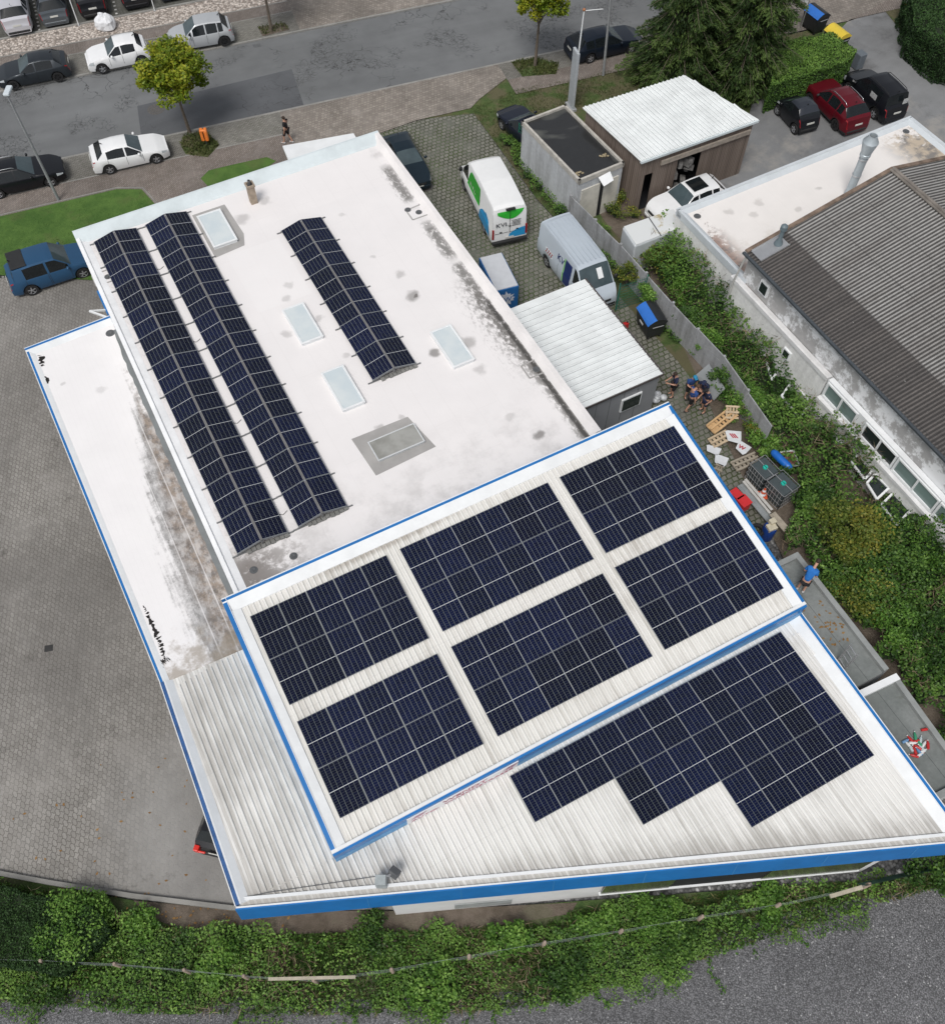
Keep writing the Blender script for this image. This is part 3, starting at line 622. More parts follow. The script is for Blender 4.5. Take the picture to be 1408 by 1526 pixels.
b = MB(); lp = [XY(D0 + Vector((.3, .3, 0))), XY(wh(-.9, -8)), XY(wh(-.9, -16)), XY(C0 + Vector((.3, .0, 0)))]; b.prism(ccw(lp), 3.5, 3.79); b.build('canopy_soffit', m_wwall, wash)

# raised roof (falls towards the yard)
U0, U1, V0, V1 = -.92, 17.85, -16.87, -7.62
def up(u, v, off=0.0): return wh(u, v, uz(v, off))
n0 = -.11
b = MB()
q = [up(U0 + .05, V0 + .05, n0), up(U1 - .05, V0 + .05, n0), up(U1 - .05, V1, n0), up(U0 + .05, V1, n0)]
b.add(q + [x - Vector((0, 0, .3)) for x in q], [(3, 2, 1, 0), (4, 5, 6, 7), (0, 1, 5, 4), (1, 2, 6, 5), (2, 3, 7, 6), (3, 0, 4, 7)])
ruf = lambda x, y: uz(x * math.sin(UA) - y * math.cos(UA), n0)
rp = [XY(wh(U0 + .55, V0 + .5)), XY(wh(U1 - .5, V0 + .5)), XY(wh(U1 - .5, V1 - .02)), XY(wh(U0 + .55, V1 - .02))]
ribbed(b, rp, UA, .205, ruf, .04, .055, .10, .05)
b.build('raised_roof', m_uroof, wash)
b = MB()
def strip3(b, a, c, o0, o1, z0, z1, mi):
    """thin sheet strip along an edge a-c, inward offset range o0..o1 (offset to the right), heights above the roof z0..z1"""
    a, c = Vector(a), Vector(c); d = (c - a); d.z = 0; d.normalize(); nr = Vector((d.y, -d.x, 0))
    vs = []
    for p in (a, c):
        for o, dz in ((o0, z0), (o1, z1), (o1, z1 - .16), (o0, z0 - .16)):
            q = p + nr * o; vs.append((q.x, q.y, uz(q.x * math.sin(UA) - q.y * math.cos(UA), dz)))
    b.add(vs, [(0, 1, 5, 4), (1, 2, 6, 5), (2, 3, 7, 6), (3, 0, 4, 7), (3, 2, 1, 0), (4, 5, 6, 7)], mi)
c00, c10, c11, c01 = wh(U0, V0), wh(U1, V0), wh(U1, V1), wh(U0, V1)
strip3(b, c00, c10, 0, .035, .035, .035, 0); strip3(b, c00, c10, .035, .14, .02, .02, 1); strip3(b, c00, c10, .14, .56, .03, -.06, 0)
strip3(b, c01, c00, 0, .15, .02, .02, 1); strip3(b, c01, c00 , .15, .17, .035, .035, 0); strip3(b, c01, wh(U0, V0 + .56), .17, .50, .0, -.055, 0)
strip3(b, c10, c11, 0, .02, .025, .025, 1); strip3(b, c10, c11, .02, .12, .02, .02, 1); strip3(b, wh(U1, V0 + .56), c11, .12, .48, .03, -.05, 0)
b.build('roof_edge', [m_white, m_blue], wash)
b = MB(); section_run(b, [(0, 4.86), (0, 5.03), (.11, 5.03), (.11, 4.86)], c01, c11, 0); section_run(b, [(.11, 4.86), (.11, 4.90), (.15, 4.90), (.15, 4.86)], c01, c11, 1)
b.build('raised_gutter', [m_white, m_black], wash)
b = MB(); section_run(b, [(.0, 3.97), (.15, 4.40), (.19, 4.96), (.0, 4.96)], c01 - wd * 0, c11, 0); section_run(b, [(-.0, 3.95), (.16, 4.0), (.16, 4.41), (.0, 4.41)], c01, c11, 1)
b.build('raised_fascia', [m_blue, m_blue2], wash)
for (p0_, p1_) in ((c01, c00), (c10, c11), (c00, c10)):
    b = MB(); zz0, zz1 = uz(p0_.x * math.sin(UA) - p0_.y * math.cos(UA)), uz(p1_.x * math.sin(UA) - p1_.y * math.cos(UA))
    ins = (p1_ - p0_).normalized(); ins = Vector((ins.y, -ins.x, 0)) * .06
    P0, P1 = p0_ + ins, p1_ + ins
    b.add([(P0.x, P0.y, 3.97), (P1.x, P1.y, 3.97), (P1.x, P1.y, zz1 - .05), (P0.x, P0.y, zz0 - .05)], [(0, 1, 2, 3)]); b.build('raised_side_cladding', m_blue2, wash)
# lettered board on the raised fascia
def text_mesh(txt, size, M, mat, name, parent, ext=.004, align='LEFT', sx=1.0, bold=0.0):
    c = bpy.data.curves.new(name, 'FONT'); c.body = txt; c.size = size; c.extrude = ext; c.align_x = align; c.resolution_u = 3; c.offset = bold
    t = bpy.data.objects.new(name, c); COL.objects.link(t); bpy.context.view_layer.update()
    me = bpy.data.meshes.new_from_object(t.evaluated_get(bpy.context.evaluated_depsgraph_get())); bpy.data.objects.remove(t); bpy.data.curves.remove(c)
    I = WM[parent.name].inverted() @ M @ Matrix.Diagonal((sx, 1, 1, 1)); me.transform(I); me.materials.clear(); me.materials.append(mat)
    o = bpy.data.objects.new(name, me); o.parent = parent; link(o, WM[parent.name]); return o
sg0 = wh(1.63, V1, 0); nrm = Vector((math.sin(UA), -math.cos(UA), 0)); EXU = Vector((math.cos(UA), math.sin(UA), 0))
tl = Vector((0, 0, 1)) ; zt, zb_ = 4.78, 4.02; o_t, o_b = .215, .175
b = MB(); pts = [sg0 + nrm * o_b + tl * zb_, sg0 + EXU * 4.15 + nrm * o_b + tl * zb_, sg0 + EXU * 4.15 + nrm * o_t + tl * zt, sg0 + nrm * o_t + tl * zt]
b.add(pts + [p_ - nrm * .03 for p_ in pts], [(0, 1, 2, 3), (7, 6, 5, 4), (0, 4, 5, 1), (1, 5, 6, 2), (2, 6, 7, 3), (3, 7, 4, 0)])
board = thing('lettered_sign_board', 'long white board with faded red lettering on the blue fascia of the raised roof', 'sign', sg0 + tl * 4.0)
b.build('board', plain('white_sign_board', (.78, .78, .80), .4, .06, 2), board)
m_red = plain('faded_red_lettering', (.42, .16, .21), .6, .3, 3); m_mag = plain('magenta_stripe', (.45, .05, .22), .5, .2, 3)
tn = (pts[3] - pts[0]).normalized(); zax = EXU.cross(tn)
def TM(x, y, sh=0): 
    o = pts[0] + EXU * x + tn * y + zax * .006
    return Matrix(((EXU.x, tn.x, zax.x, o.x), (EXU.y, tn.y, zax.y, o.y), (EXU.z, tn.z, zax.z, o.z), (0, 0, 0, 1)))
text_mesh('AUTO', .25, TM(.14, .08), m_red, 'lettering', board, sx=1.35); text_mesh('-', .25, TM(1.06, .10), m_red, 'lettering', board, sx=1.3)
text_mesh('WENDT', .36, TM(1.30, .41), m_red, 'lettering', board, sx=1.25, bold=.006); text_mesh('WASCHSTRASSE', .25, TM(1.36, .10), m_red, 'lettering', board, sx=1.42, bold=.003)
for x0 in (.12, 3.55):
    b = MB()
    for i in range(4):
        x = x0 + i * .11; b.add([tuple(TM(0, 0) @ Vector(v)) for v in ((x, .40, .004), (x + .05, .40, .004), (x + .27, .70, .004), (x + .22, .70, .004))], [(0, 1, 2, 3)])
    b.build('stripe_emblem', m_mag, board)
# ------------------------------------------------------------------ solar panels
def mat_cells():
    n = NB('solar_cells'); x = n.xyz(n.obj())
    def lines(c, pitch, w, ph=0.0):
        f = n.m('FRACT', n.m('ADD', n.m('DIVIDE', c, pitch), 100.5 + ph)); return n.m('LESS_THAN', n.m('MULTIPLY', n.m('ABSOLUTE', n.m('SUBTRACT', f, .5)), pitch), w)
    cw = 1.006 / 6
    gx = lines(x[0], cw, .0036)
    ay = n.m('SUBTRACT', n.m('ABSOLUTE', x[1]), .009); gy = lines(ay, .0823, .0022)
    bus = n.m('MULTIPLY', lines(x[0], cw / 5, .0011, .5), .25)
    mid = n.m('LESS_THAN', n.m('ABSOLUTE', x[1]), .0085)
    rd = n.rand(); cell = n.N('ShaderNodeTexWhiteNoise'); cell.noise_dimensions = '2D'
    n.put(cell.inputs['Vector'], n.comb(n.m('FLOOR', n.m('DIVIDE', x[0], cw)), n.m('FLOOR', n.m('DIVIDE', x[1], .0823))))
    base = n.mix(rd, (.0022, .0034, .0150), (.0040, .0070, .0330)); base = n.mul(base, n.m('ADD', .75, n.m('MULTIPLY', cell.outputs[0], .5)))
    c = n.mix(n.m('MULTIPLY', bus, 1.0), base, (.10, .11, .14)); c = n.mix(gx, c, (.24, .27, .25)); c = n.mix(n.m('MULTIPLY', gy, .85), c, (.13, .15, .17)); c = n.mix(mid, c, (.62, .64, .66))
    n.set(color=c, rough=.12, spec=.14); return n.mat
m_cells = mat_cells(); m_frame = plain('panel_frame_metal', (.30, .32, .34), .4, .1, 3, metal=.2)
PW, PL = 1.031, 1.733
def panel_proto(name, PL=PL):
    t = thing(name, '', 'solar panel', (0, 0, 0))
    b = MB(); w, l, k = PW / 2, PL / 2, .009
    for s_ in (-1, 1):
        b.box((s_ * (w - k / 2), 0, -.0175), (k, PL, .035)); b.box((0, s_ * (l - k / 2), -.0175), (PW - 2 * k, k, .0351))
    b.build('frame', m_frame, t, world=False)
    b = MB(); b.box((0, 0, -.016), (PW - 2 * k - .001, PL - 2 * k - .001, .028)); b.build('cell_sheet', m_cells, t, world=False); return t
proto = {}
TENT = [False]
ORD = ['first', 'second', 'third', 'fourth', 'fifth', 'sixth', 'seventh', 'eighth', 'ninth', 'tenth', 'eleventh']
def put_panel(M, label, group):
    key = TENT[0]
    if key not in proto:
        t = proto[key] = panel_proto('solar_panel', 1.69 if key else PL); t['label'] = label; t['group'] = group
        t.location = M.to_translation(); t.rotation_euler = M.to_euler(); t.matrix_world = M; return t
    return dup(proto[key], M, label, group)
def pmat(o, xd, yd):
    x = Vector(xd).normalized(); z = x.cross(Vector(yd)).normalized(); y = z.cross(x)
    return Matrix(((x.x, y.x, z.x, o[0]), (x.y, y.y, z.y, o[1]), (x.z, y.z, z.z, o[2]), (0, 0, 0, 1)))
names = {0: 'left', 1: 'middle', 2: 'right'}
kL = math.sqrt(1 + .1388 ** 2)
for r_ in range(2):
    for g, (u0, nc) in enumerate(((-.27, 5), (5.50, 6), (12.22, 5))):
        for j in range(2):
            for i in range(nc):
                v = (-15.87, -11.82)[r_] + (j + .5) * 1.742 / kL; u = u0 + (i + .5) * (5.25 / 5 if nc == 5 else 6.22 / 6)
                o = wh(u, v, uz(v)); M = pmat(o, wh(1, 0), wh(0, -1, .1388))
                nm = 'upper' if r_ == 0 else 'lower'
                put_panel(M, f'{ORD[i]} panel from left, {"back" if j == 0 else "front"} line, {nm} {names[g]} array on raised roof', 'solar panels on the raised roof')
for j, (c0, nc) in enumerate(((0, 11), (3, 8), (6, 5))):
    for i in range(nc):
        u = 5.38 + (c0 + i + .5) * 1.041; v = -7.27 + (j + .5) * 1.742
        M = pmat(wh(u, v, 4.10), wh(1, 0), wh(0, -1))
        put_panel(M, f'{ORD[i]} panel from left in the {["top", "middle", "bottom"][j]} line of the stepped low roof array', 'solar panels stepped across the low sheet roof')
# rows in tent shape on the flat roof
TILT = R_(14.5); cw = math.cos(TILT) * PW; ch_ = math.sin(TILT) * PW
def uvof(p): dx, dy = p.x - FO.x, p.y - FO.y; return dx * math.cos(FA) + dy * math.sin(FA), dx * math.sin(FA) - dy * math.cos(FA)
rows = (((138.4, 361.1), (356, 825), 11, .64, 'leftmost'), ((213.6, 336.2), (448.3, 784), 11, 3.09, 'second'), ((418.5, 344), (555.8, 567), 6, 8.69, 'short right'))
TENT[0] = True
for ti, (pa, pb, n_, u0, nm) in enumerate(rows):
    pass
for ti, (pa, pb, n_, u0, nm) in enumerate(rows):
    ua, va = uvof(at(*pa, 4.85)); ub, vb = uvof(at(*pb, 4.85)); pit = (vb - va) / n_; zl = 4.86
    for sd in (0, 1):
        for i in range(n_):
            v = va + (i + .5) * pit; um = (ua + ub) / 2 + ((cw / 2) if sd == 0 else (cw * 1.5 + .05))
            zc = zl + ch_ / 2; sg = 1 if sd == 0 else -1
            M = pmat(fh(um, v, zc), fh(1, 0, sg * math.tan(TILT)) - FO, fh(0, -1) - FO)
            put_panel(M, f'{ORD[i]} panel from the street, {"left" if sd == 0 else "right"} slope of the {nm} double row, flat roof', 'tilted solar panels in double rows on the flat roof')
    u0 = (ua + ub) / 2
    fr = thing('panel_support_frame', f'metal rails ridge strip and grey ballast blocks under the {nm} double panel row', 'mounting frame', fh(u0 + 1, (va + vb) / 2, 4.72), group='support frames under the double panel rows')
    b = MB()
    for i in range(n_ + 1):
        v = va + i * pit
        b.bar(fh(u0 - .22, v, 4.745), fh(u0 + 2 * cw + .27, v, 4.745), .05, .04)
        b.bar(fh(u0 - .02, v, 4.80), fh(u0 + cw, v, 4.80 + ch_), .035, .03); b.bar(fh(u0 + cw + .05, v, 4.80 + ch_), fh(u0 + 2 * cw + .07, v, 4.80), .035, .03)
        b.bar(fh(u0 + cw + .02, v, 4.76), fh(u0 + cw + .02, v, 4.82 + ch_), .04, .04)
    b.build('rail', plain('dark_rail', (.16, .165, .17), .5, .2), fr)
    b = MB(); b.bar(fh(u0 + cw + .025, va + .05, zl + ch_ - .012), fh(u0 + cw + .025, vb + .02, zl + ch_ - .012), .10, .02); b.build('ridge_strip', plain('brown_grey_ridge', (.15, .145, .14), .5, .2), fr)
    b = MB()
    for i in range(n_): b.box(fh(u0 + cw + .025, va + i * pit + .04 + (.12 if i == 0 else 0), zl + ch_ + .008), (.07, .05, .03), rz=FA)
    b.build('ridge_clamp', m_alu, fr)
    b = MB(); r = random.Random(ti)
    for k in range(9):
        uu = u0 + .45 + k * .19; b.box(fh(uu, vb + .03 + r.uniform(-.03, .03), 4.77), (.17, .2, .08), rz=FA + r.uniform(-.1, .1))
    b.build('ballast_block', plain('ballast_stone', (.20, .20, .19), .9, .4, 5), fr, bevel=.01)
# cables between the first two rows
b = MB()
for k in range(4):
    v = 3.9 + k * 5.0; b.tube([fh(2.7, v, 4.74), fh(2.9, v + .12, 4.735), fh(3.1, v + .02, 4.74)], .012, 5)
tag(b.build('roof_cable', m_black), 'thin black cable links between the two long panel rows', 'cable')

# ------------------------------------------------------------------ vehicles
def paint(name, rgb, metal=0.0, rough=.28, spec=.5):
    n = NB(name); n.set(color=n.mul(rgb, n.m('ADD', .93, n.m('MULTIPLY', n.noise(2.5, 4, n.obj()), .12))), rough=rough, metal=metal, coat=.22, coatr=.06, spec=.3); return n.mat
pt_white = paint('white_car_paint', (.80, .81, .82)); pt_black = paint('black_car_paint', (.008, .009, .012)); pt_dgrey = paint('dark_grey_car_paint', (.035, .042, .05), .4)
pt_silver = paint('silver_car_paint', (.46, .48, .50), .2); pt_blue = paint('blue_car_paint', (.028, .088, .18), .2); pt_red = paint('dark_red_car_paint', (.13, .008, .016), .3)
pt_navy = paint('dark_petrol_car_paint', (.015, .028, .04), .3); pt_van = paint('white_van_paint', (.80, .81, .81)); pt_sv = paint('light_silver_van_paint', (.50, .56, .62), .15); pt_gr = paint('steel_grey_car_paint', (.11, .125, .14), .4)
pt_lred = paint('red_car_paint', (.45, .03, .02))
def glassm(name, c, r=.05):
    n = NB(name); n.set(color=n.mul(c, n.m('ADD', .5, n.m('MULTIPLY', n.noise(1.6, 3, n.obj()), 1.0))), rough=r, spec=.45); return n.mat
g_car = glassm('car_glass', (.010, .013, .015)); g_ws = glassm('windscreen_glass', (.06, .085, .095), .06)
m_tl = plain('red_tail_lamp', (.30, .012, .016), .2, .1); m_hl = glassm('headlamp_glass', (.42, .45, .47), .1); m_tyre = plain('tyre_rubber', (.015, .015, .016), .8, .2); m_rim = plain('wheel_alloy', (.40, .41, .43), .3, .1, metal=.6); m_rimd = plain('dark_wheel_alloy', (.03, .03, .032), .35, .1, metal=.4)
m_plate = plain('number_plate', (.62, .62, .58), .5, .05); m_clad = plain('dark_plastic_trim', (.02, .021, .022), .6, .2); m_chrome = plain('bright_trim', (.65, .66, .68), .2, .05, metal=.8)

SP = dict(
 hatch=dict(L=4.30, W=1.76, H=1.43, wb=2.66, fo=.80, cowl=(.72, .93), rf=(.02, 1.38), rr=(-1.42, 1.33), rb=(-1.80, 1.02), tail=.96, nose=.70, belt=(.88, .98), win=[(.62, -.18), (-.26, -1.25)], rw=1.12),
 small=dict(L=3.80, W=1.74, H=1.50, wb=2.43, fo=.78, cowl=(.66, 1.0), rf=(.10, 1.44), rr=(-1.22, 1.42), rb=(-1.52, 1.10), tail=1.0, nose=.78, belt=(.93, 1.02), win=[(.60, -.15), (-.22, -1.02)], rw=1.16),
 mpv=dict(L=4.05, W=1.70, H=1.62, wb=2.63, fo=.78, cowl=(.98, 1.02), rf=(.28, 1.56), rr=(-1.35, 1.56), rb=(-1.72, 1.10), tail=1.05, nose=.78, belt=(.95, 1.02), win=[(.80, .62), (.52, -.25), (-.33, -1.02), (-1.08, -1.38)], rw=1.14),
 wagon=dict(L=4.85, W=1.87, H=1.46, wb=2.85, fo=.90, cowl=(.80, .96), rf=(.05, 1.40), rr=(-1.75, 1.38), rb=(-2.20, 1.02), tail=.98, nose=.70, belt=(.90, .98), win=[(.68, -.22), (-.30, -1.12), (-1.20, -1.75)], rw=1.16),
 sedan=dict(L=4.60, W=1.80, H=1.42, wb=2.72, fo=.80, cowl=(.78, .95), rf=(.05, 1.37), rr=(-.95, 1.36), rb=(-1.55, 1.02), tail=.97, nose=.68, belt=(.88, .96), win=[(.66, -.2), (-.28, -1.02)], rw=1.12),
 suv=dict(L=4.55, W=1.84, H=1.68, wb=2.69, fo=.92, cowl=(.82, 1.10), rf=(.18, 1.60), rr=(-1.55, 1.58), rb=(-2.00, 1.20), tail=1.10, nose=.92, belt=(1.02, 1.14), win=[(.74, -.12), (-.2, -1.0), (-1.08, -1.5)], rw=1.24),
 smart=dict(L=2.70, W=1.56, H=1.54, wb=1.87, fo=.42, cowl=(.78, 1.02), rf=(.12, 1.49), rr=(-.72, 1.50), rb=(-1.12, 1.12), tail=.95, nose=.82, belt=(.95, 1.04), win=[(.62, -.28)], rw=1.18),
 caddy=dict(L=4.45, W=1.79, H=1.80, wb=2.68, fo=.86, cowl=(.98, 1.10), rf=(.30, 1.72), rr=(-1.82, 1.74), rb=(-1.95, 1.12), tail=1.06, nose=.80, belt=(1.02, 1.08), win=[(.82, -.15), (-.26, -1.35)], rw=1.40),
 van=dict(L=6.0, W=2.05, H=2.60, wb=3.64, fo=1.0, cowl=(2.10, 1.28), rf=(1.25, 2.30), rr=(-3.0, 2.52), rb=(-3.12, 1.3), tail=1.2, nose=.95, belt=(1.22, 1.30), win=[(1.90, 1.02)], rw=1.80, rear=False),
 ducato=dict(L=5.2, W=2.05, H=2.28, wb=3.20, fo=.92, cowl=(1.98, 1.22), rf=(1.22, 2.10), rr=(-2.3, 2.22), rb=(-2.42, 1.3), tail=1.2, nose=.95, belt=(1.15, 1.22), win=[(1.80, .98)], rw=1.72, rear=False))
def interp(tab, x):
    for (x0, y0), (x1, y1) in zip(tab, tab[1:]):
        if x0 <= x <= x1: return y0 + (y1 - y0) * (x - x0) / (x1 - x0) if x1 > x0 else y1
    return tab[0][1] if x < tab[0][0] else tab[-1][1]
def car(name, label, kind, pf, hd, mp, side=None, z=0.0, group=None, rim=None, glass=None, roofm=None, rails=False, clad=False, cat='car', wheel_r=None, scale=1.0, sunroof=False, center=None, blackroof=None):
    """pf: ground point of the centre of the car; hd: heading in degrees"""
    s = SP[kind]; L, W, H, wb, fo = s['L'], s['W'], s['H'], s['wb'], s['fo']; xf = wb / 2 + fo; xr = xf - L; hw = W / 2
    rwh = wheel_r or (.32 if H < 1.6 else .345); van = kind in ('van', 'ducato')
    t = thing(name, label, cat, (pf[0], pf[1], z), R_(hd), group)
    sl = -.10 if not van else 0
    top = [(xr, .52), (xr + .04, .72 if not van else 1.0), (xr + .10, s['tail']), (s['rb'][0], s['rb'][1])] if not van else [(xr, .55), (xr + .02, 1.2), (xr + .06, 2.2), (xr + .14, s['rr'][1] - .04)]
    if not van: top += [s['rr']]
    else: top += [(xr + .35, s['rr'][1] + .03)]
    mid = (s['rr'][0] + s['rf'][0]) / 2
    top += [(mid, H - .01), (s['rf'][0] - .25, (H * 1 + s['rf'][1]) / 2 if not van else s['rf'][1] + .12), s['rf'], s['cowl'], (xf - .55, s['nose'] + (s['cowl'][1] - s['nose']) * .55), (xf - .16, s['nose']), (xf - .03, s['nose'] - .16), (xf, .50)]
    top = sorted(set(top)); b0, b1 = s['belt'][0], s['belt'][1]
    beltf = lambda x: b1 + (b0 - b1) * min(1, max(0, (x - s['rr'][0]) / (s['cowl'][0] - s['rr'][0])))
    xs = set(round(xr + i * (L / 56), 3) for i in range(57)) | {round(x, 3) for x, _ in top} | {round(v, 3) for w in s['win'] for v in w}
    xs = sorted(xs); xs2 = [xs[0]]
    keyx = {round(x, 3) for x, _ in top} | {round(v, 3) for w in s['win'] for v in w}
    for x in xs[1:]:
        if x - xs2[-1] < .022 and x not in keyx: continue
        xs2.append(x)
    xs = xs2; ax = (wb / 2, -wb / 2); ra = rwh + .06
    def wid(x):
        e = 0.0
        if x > xf - 1.0: e = ((x - (xf - 1.0)) / 1.0) ** 3 * (.24 if not van else .20)
        if x < xr + .9: e = max(e, ((xr + .9 - x) / .9) ** 3.4 * (.15 if not van else .05))
        return hw * (1 - e)
    rings = []
    for x in xs:
        w = wid(x); zb = .20 if H < 1.6 else .24
        for a in ax:
            d = abs(x - a)
            if d < ra: zb = max(zb, rwh + math.sqrt(ra * ra - d * d))
        zt = interp(top, x); be = min(beltf(x), zt - .03) ; tt = max(0.0, min(1.0, (zt - beltf(x)) / (H - beltf(x)))); ww = hw * .93 + (s['rw'] / 2 - hw * .93) * tt; ww = min(ww, w * .95)
        z2 = max(.40, zb + .02); z3 = max(.60, zb + .05); z4 = be - .05 if be - .05 > z3 + .01 else z3 + .02; be = max(be, z4 + .02); zt = max(zt, be + .02); g = zt - be
        rings.append([(x, 0, zb), (x, w * .92, zb), (x, w * .985, min(z2, zt - .02)), (x, w, min(z3, zt - .016)), (x, w * .985, min(z4, zt - .012)), (x, w * .95, min(be, zt - .008)),
                      (x, min(ww, w * .94) + .02 * tt, be + g * .86), (x, ww * .94, be + g * .965), (x, ww * .55, be + g * 1.0 + .010), (x, 0, be + g + .022)])
    parts = {}
    def add(key, pts):
        b = parts.setdefault(key, MB()); b.add(pts, [tuple(range(len(pts)))])
    nR = 10
    for i in range(len(xs) - 1):
        xm = (xs[i] + xs[i + 1]) / 2
        for sd in (1, -1):
            for j in range(nR - 1):
                p = [rings[i][j], rings[i + 1][j], rings[i + 1][j + 1], rings[i][j + 1]]
                p = [(q[0], q[1] * sd, q[2]) for q in p]
                if sd == 1: p = p[::-1]
                key = 'body'
                if j == 5:
                    for k, (a, c) in enumerate(s['win']):
                        if min(a, c) < xm < max(a, c) : key = f'side_window{k}{sd}'
                if j >= 7 and s['rf'][0] < xm < s['cowl'][0]: key = 'windscreen'
                if j == 6 and s['rf'][0] + .05 < xm < s['cowl'][0] - .08 and False: key = 'windscreen'
                if not van and j >= 6 and s['rb'][0] < xm < s['rr'][0] and (kind != 'caddy' or True): key = 'rear_window'
                if j == 4 and xm < xr + (.24 if not van else .07): key = f'tail_lamp{sd}'
                if j in (3, 4) and xf - .42 < xm < xf - .06: key = f'headlamp{sd}'
                if clad and (j in (0, 1)) : key = 'cladding'
                if roofm is not None and j >= 6 and xs[i] >= s['rr'][0] - .3 and xm < s['rf'][0]: key = 'roof_panel'
                if blackroof and j >= 7 and blackroof[0] < xm < blackroof[1]: key = 'roof_panel'
                add(key, p)
    for rr, fl_ in ((rings[0], 0), (rings[-1], 1)):
        pts = [(q[0], q[1], q[2]) for q in rr[1:]] + [(q[0], -q[1], q[2]) for q in rr[1:-1][::-1]]
        add('body', pts if fl_ else pts[::-1])
    # door gaps
    bd = parts['body']; gaps = sorted({max(w) + .03 for w in s['win']} | {min(w) - .03 for w in s['win'][:2]}) if not van else [1.0, 2.0, -.45]
    for gx_ in gaps:
        i = min(range(len(xs)), key=lambda k: abs(xs[k] - gx_))
        for sd in (1, -1):
            for j in (2, 3, 4):
                q, r = rings[i][j], rings[i][j + 1]; o = .004
                v = [(q[0] - .008, (q[1] + o) * sd, q[2]), (q[0] + .008, (q[1] + o) * sd, q[2]), (r[0] + .008, (r[1] + o) * sd, r[2]), (r[0] - .008, (r[1] + o) * sd, r[2])]
                bd.add(v if sd < 0 else v[::-1], [(0, 1, 2, 3)], 1)
    def weld(b):
        """merge doubled corners so that smooth shading runs over the panel"""
        mp_ = {}; nv = []; idx = []
        for v in b.v:
            k = (round(v[0], 4), round(v[1], 4), round(v[2], 4))
            if k not in mp_: mp_[k] = len(nv); nv.append(v)
            idx.append(mp_[k])
        nf, nm = [], []
        for f, m_ in zip(b.f, b.m):
            g = []
            for i_ in f:
                if not g or idx[i_] != g[-1]: g.append(idx[i_])
            if g and g[0] == g[-1]: g.pop()
            if len(set(g)) >= 3 and len(set(g)) == len(g): nf.append(tuple(g)); nm.append(m_)
        b.v, b.f, b.m = nv, nf, nm; return b
    body = None
    for key in sorted(parts, key=lambda k: k != 'body'):
        bb = weld(parts[key])
        if not bb.f: continue
        base = ''.join(c for c in key if not c.isdigit() and c != '-')
        mm = {'body': [mp, m_black], 'side_window': glass or g_car, 'windscreen': g_ws, 'rear_window': glass or g_car, 'tail_lamp': m_tl, 'headlamp': m_hl, 'cladding': m_clad, 'roof_panel': roofm}[base]
        o = bb.build(base, mm, t, smooth=38, world=False)
        if key == 'body': body = o
    # bumpers, plates, mirrors, lamps
    for x, dr in ((xf, 1), (xr, -1)):
        b = MB(); b.box((x + dr * .012, 0, .48 if dr > 0 else .78 if not van else .62), (.02, .50, .11)); b.build('number_plate', m_plate, t, world=False)
        b = MB(); b.box((x - dr * .05, 0, .36), (.16, W * .74, .16)); b.build('bumper', m_clad if (clad or van or kind == 'smart') else mp, t, world=False, bevel=.05, seg=3)
    b = MB(); b.box((xf + .0, 0, .56 if H < 1.6 else .68), (.05, W * .46, .14)); b.build('grille', m_clad, t, world=False, bevel=.02)
    for sd in (1, -1):
        b = MB(); b.sphere((s['cowl'][0] - .22, sd * (hw + .10), s['belt'][0] + (.10 if not van else .2)), .11, 10, 6, sc=(.7, 1.0, .75 if not van else 1.5)); b.build('mirror', mp if not van and not clad else m_clad, t, smooth=True, world=False)
        for a in ax:
            w = MB(); prof = [(rwh * .62, 0), (rwh * .96, .0), (rwh, .04), (rwh, .17), (rwh * .96, .21), (rwh * .62, .21)]
            yo = sd * (hw - .035); w.lathe([(r, (yo - sd * zz)) for r, zz in prof], (a, 0, rwh), 22, axis='Y')
            wh_ = w.build('wheel', m_tyre, t, smooth=40, world=False)
            r_ = MB(); ri = rwh * .66; r_.lathe([(ri, yo - sd * .01), (ri * .9, yo - sd * .035), (ri * .9, yo - sd * .012), (ri, yo + sd * .0)], (a, 0, rwh), 22, axis='Y')
            for k in range(5):
                an = 2 * PI * k / 5 + .3; d = Vector((math.cos(an), 0, math.sin(an))); c0_ = Vector((a, yo - sd * .022, rwh))
                r_.bar(c0_ + d * .03, c0_ + d * ri * .95, .062, .02, up=(0, 1, 0))
            r_.lathe([(.001, yo - sd * .0), (.05, yo - sd * .004), (.055, yo - sd * .03)], (a, 0, rwh), 12, axis='Y')
            r_.build('rim', rim or m_rim, wh_, world=False)
            d_ = MB(); d_.lathe([(.001, yo - sd * .06), (ri * .9, yo - sd * .06), (ri * .9, yo - sd * .1)], (a, 0, rwh), 16, axis='Y'); d_.build('brake_disc', m_clad, wh_, world=False)
    if rails:
        for sd in (1, -1):
            b = MB(); y = sd * s['rw'] / 2 * .93; pts = [(s['rf'][0] - .15, y, interp(top, s['rf'][0] - .15) + .0), (s['rf'][0] - .3, y, H + .035), (mid, y, H + .05), (s['rr'][0] + .25, y, H + .025), (s['rr'][0] + .1, y, interp(top, s['rr'][0] + .1))]
            b.tube(pts, .018, 6); b.build('roof_rail', rails, t, smooth=True, world=False)
    if sunroof:
        b = MB(); b.box((s['rf'][0] - .62, 0, H + .018), (.95, s['rw'] * .72, .02)); b.build('sunroof', g_car, t, world=False, bevel=.01)
    if not van:
        b = MB(); b.bar((s['rr'][0] + .12, 0, H + .01), (s['rr'][0] + .02, 0, H + .10), .02, .05); b.build('aerial', m_black, t, world=False)
    return t
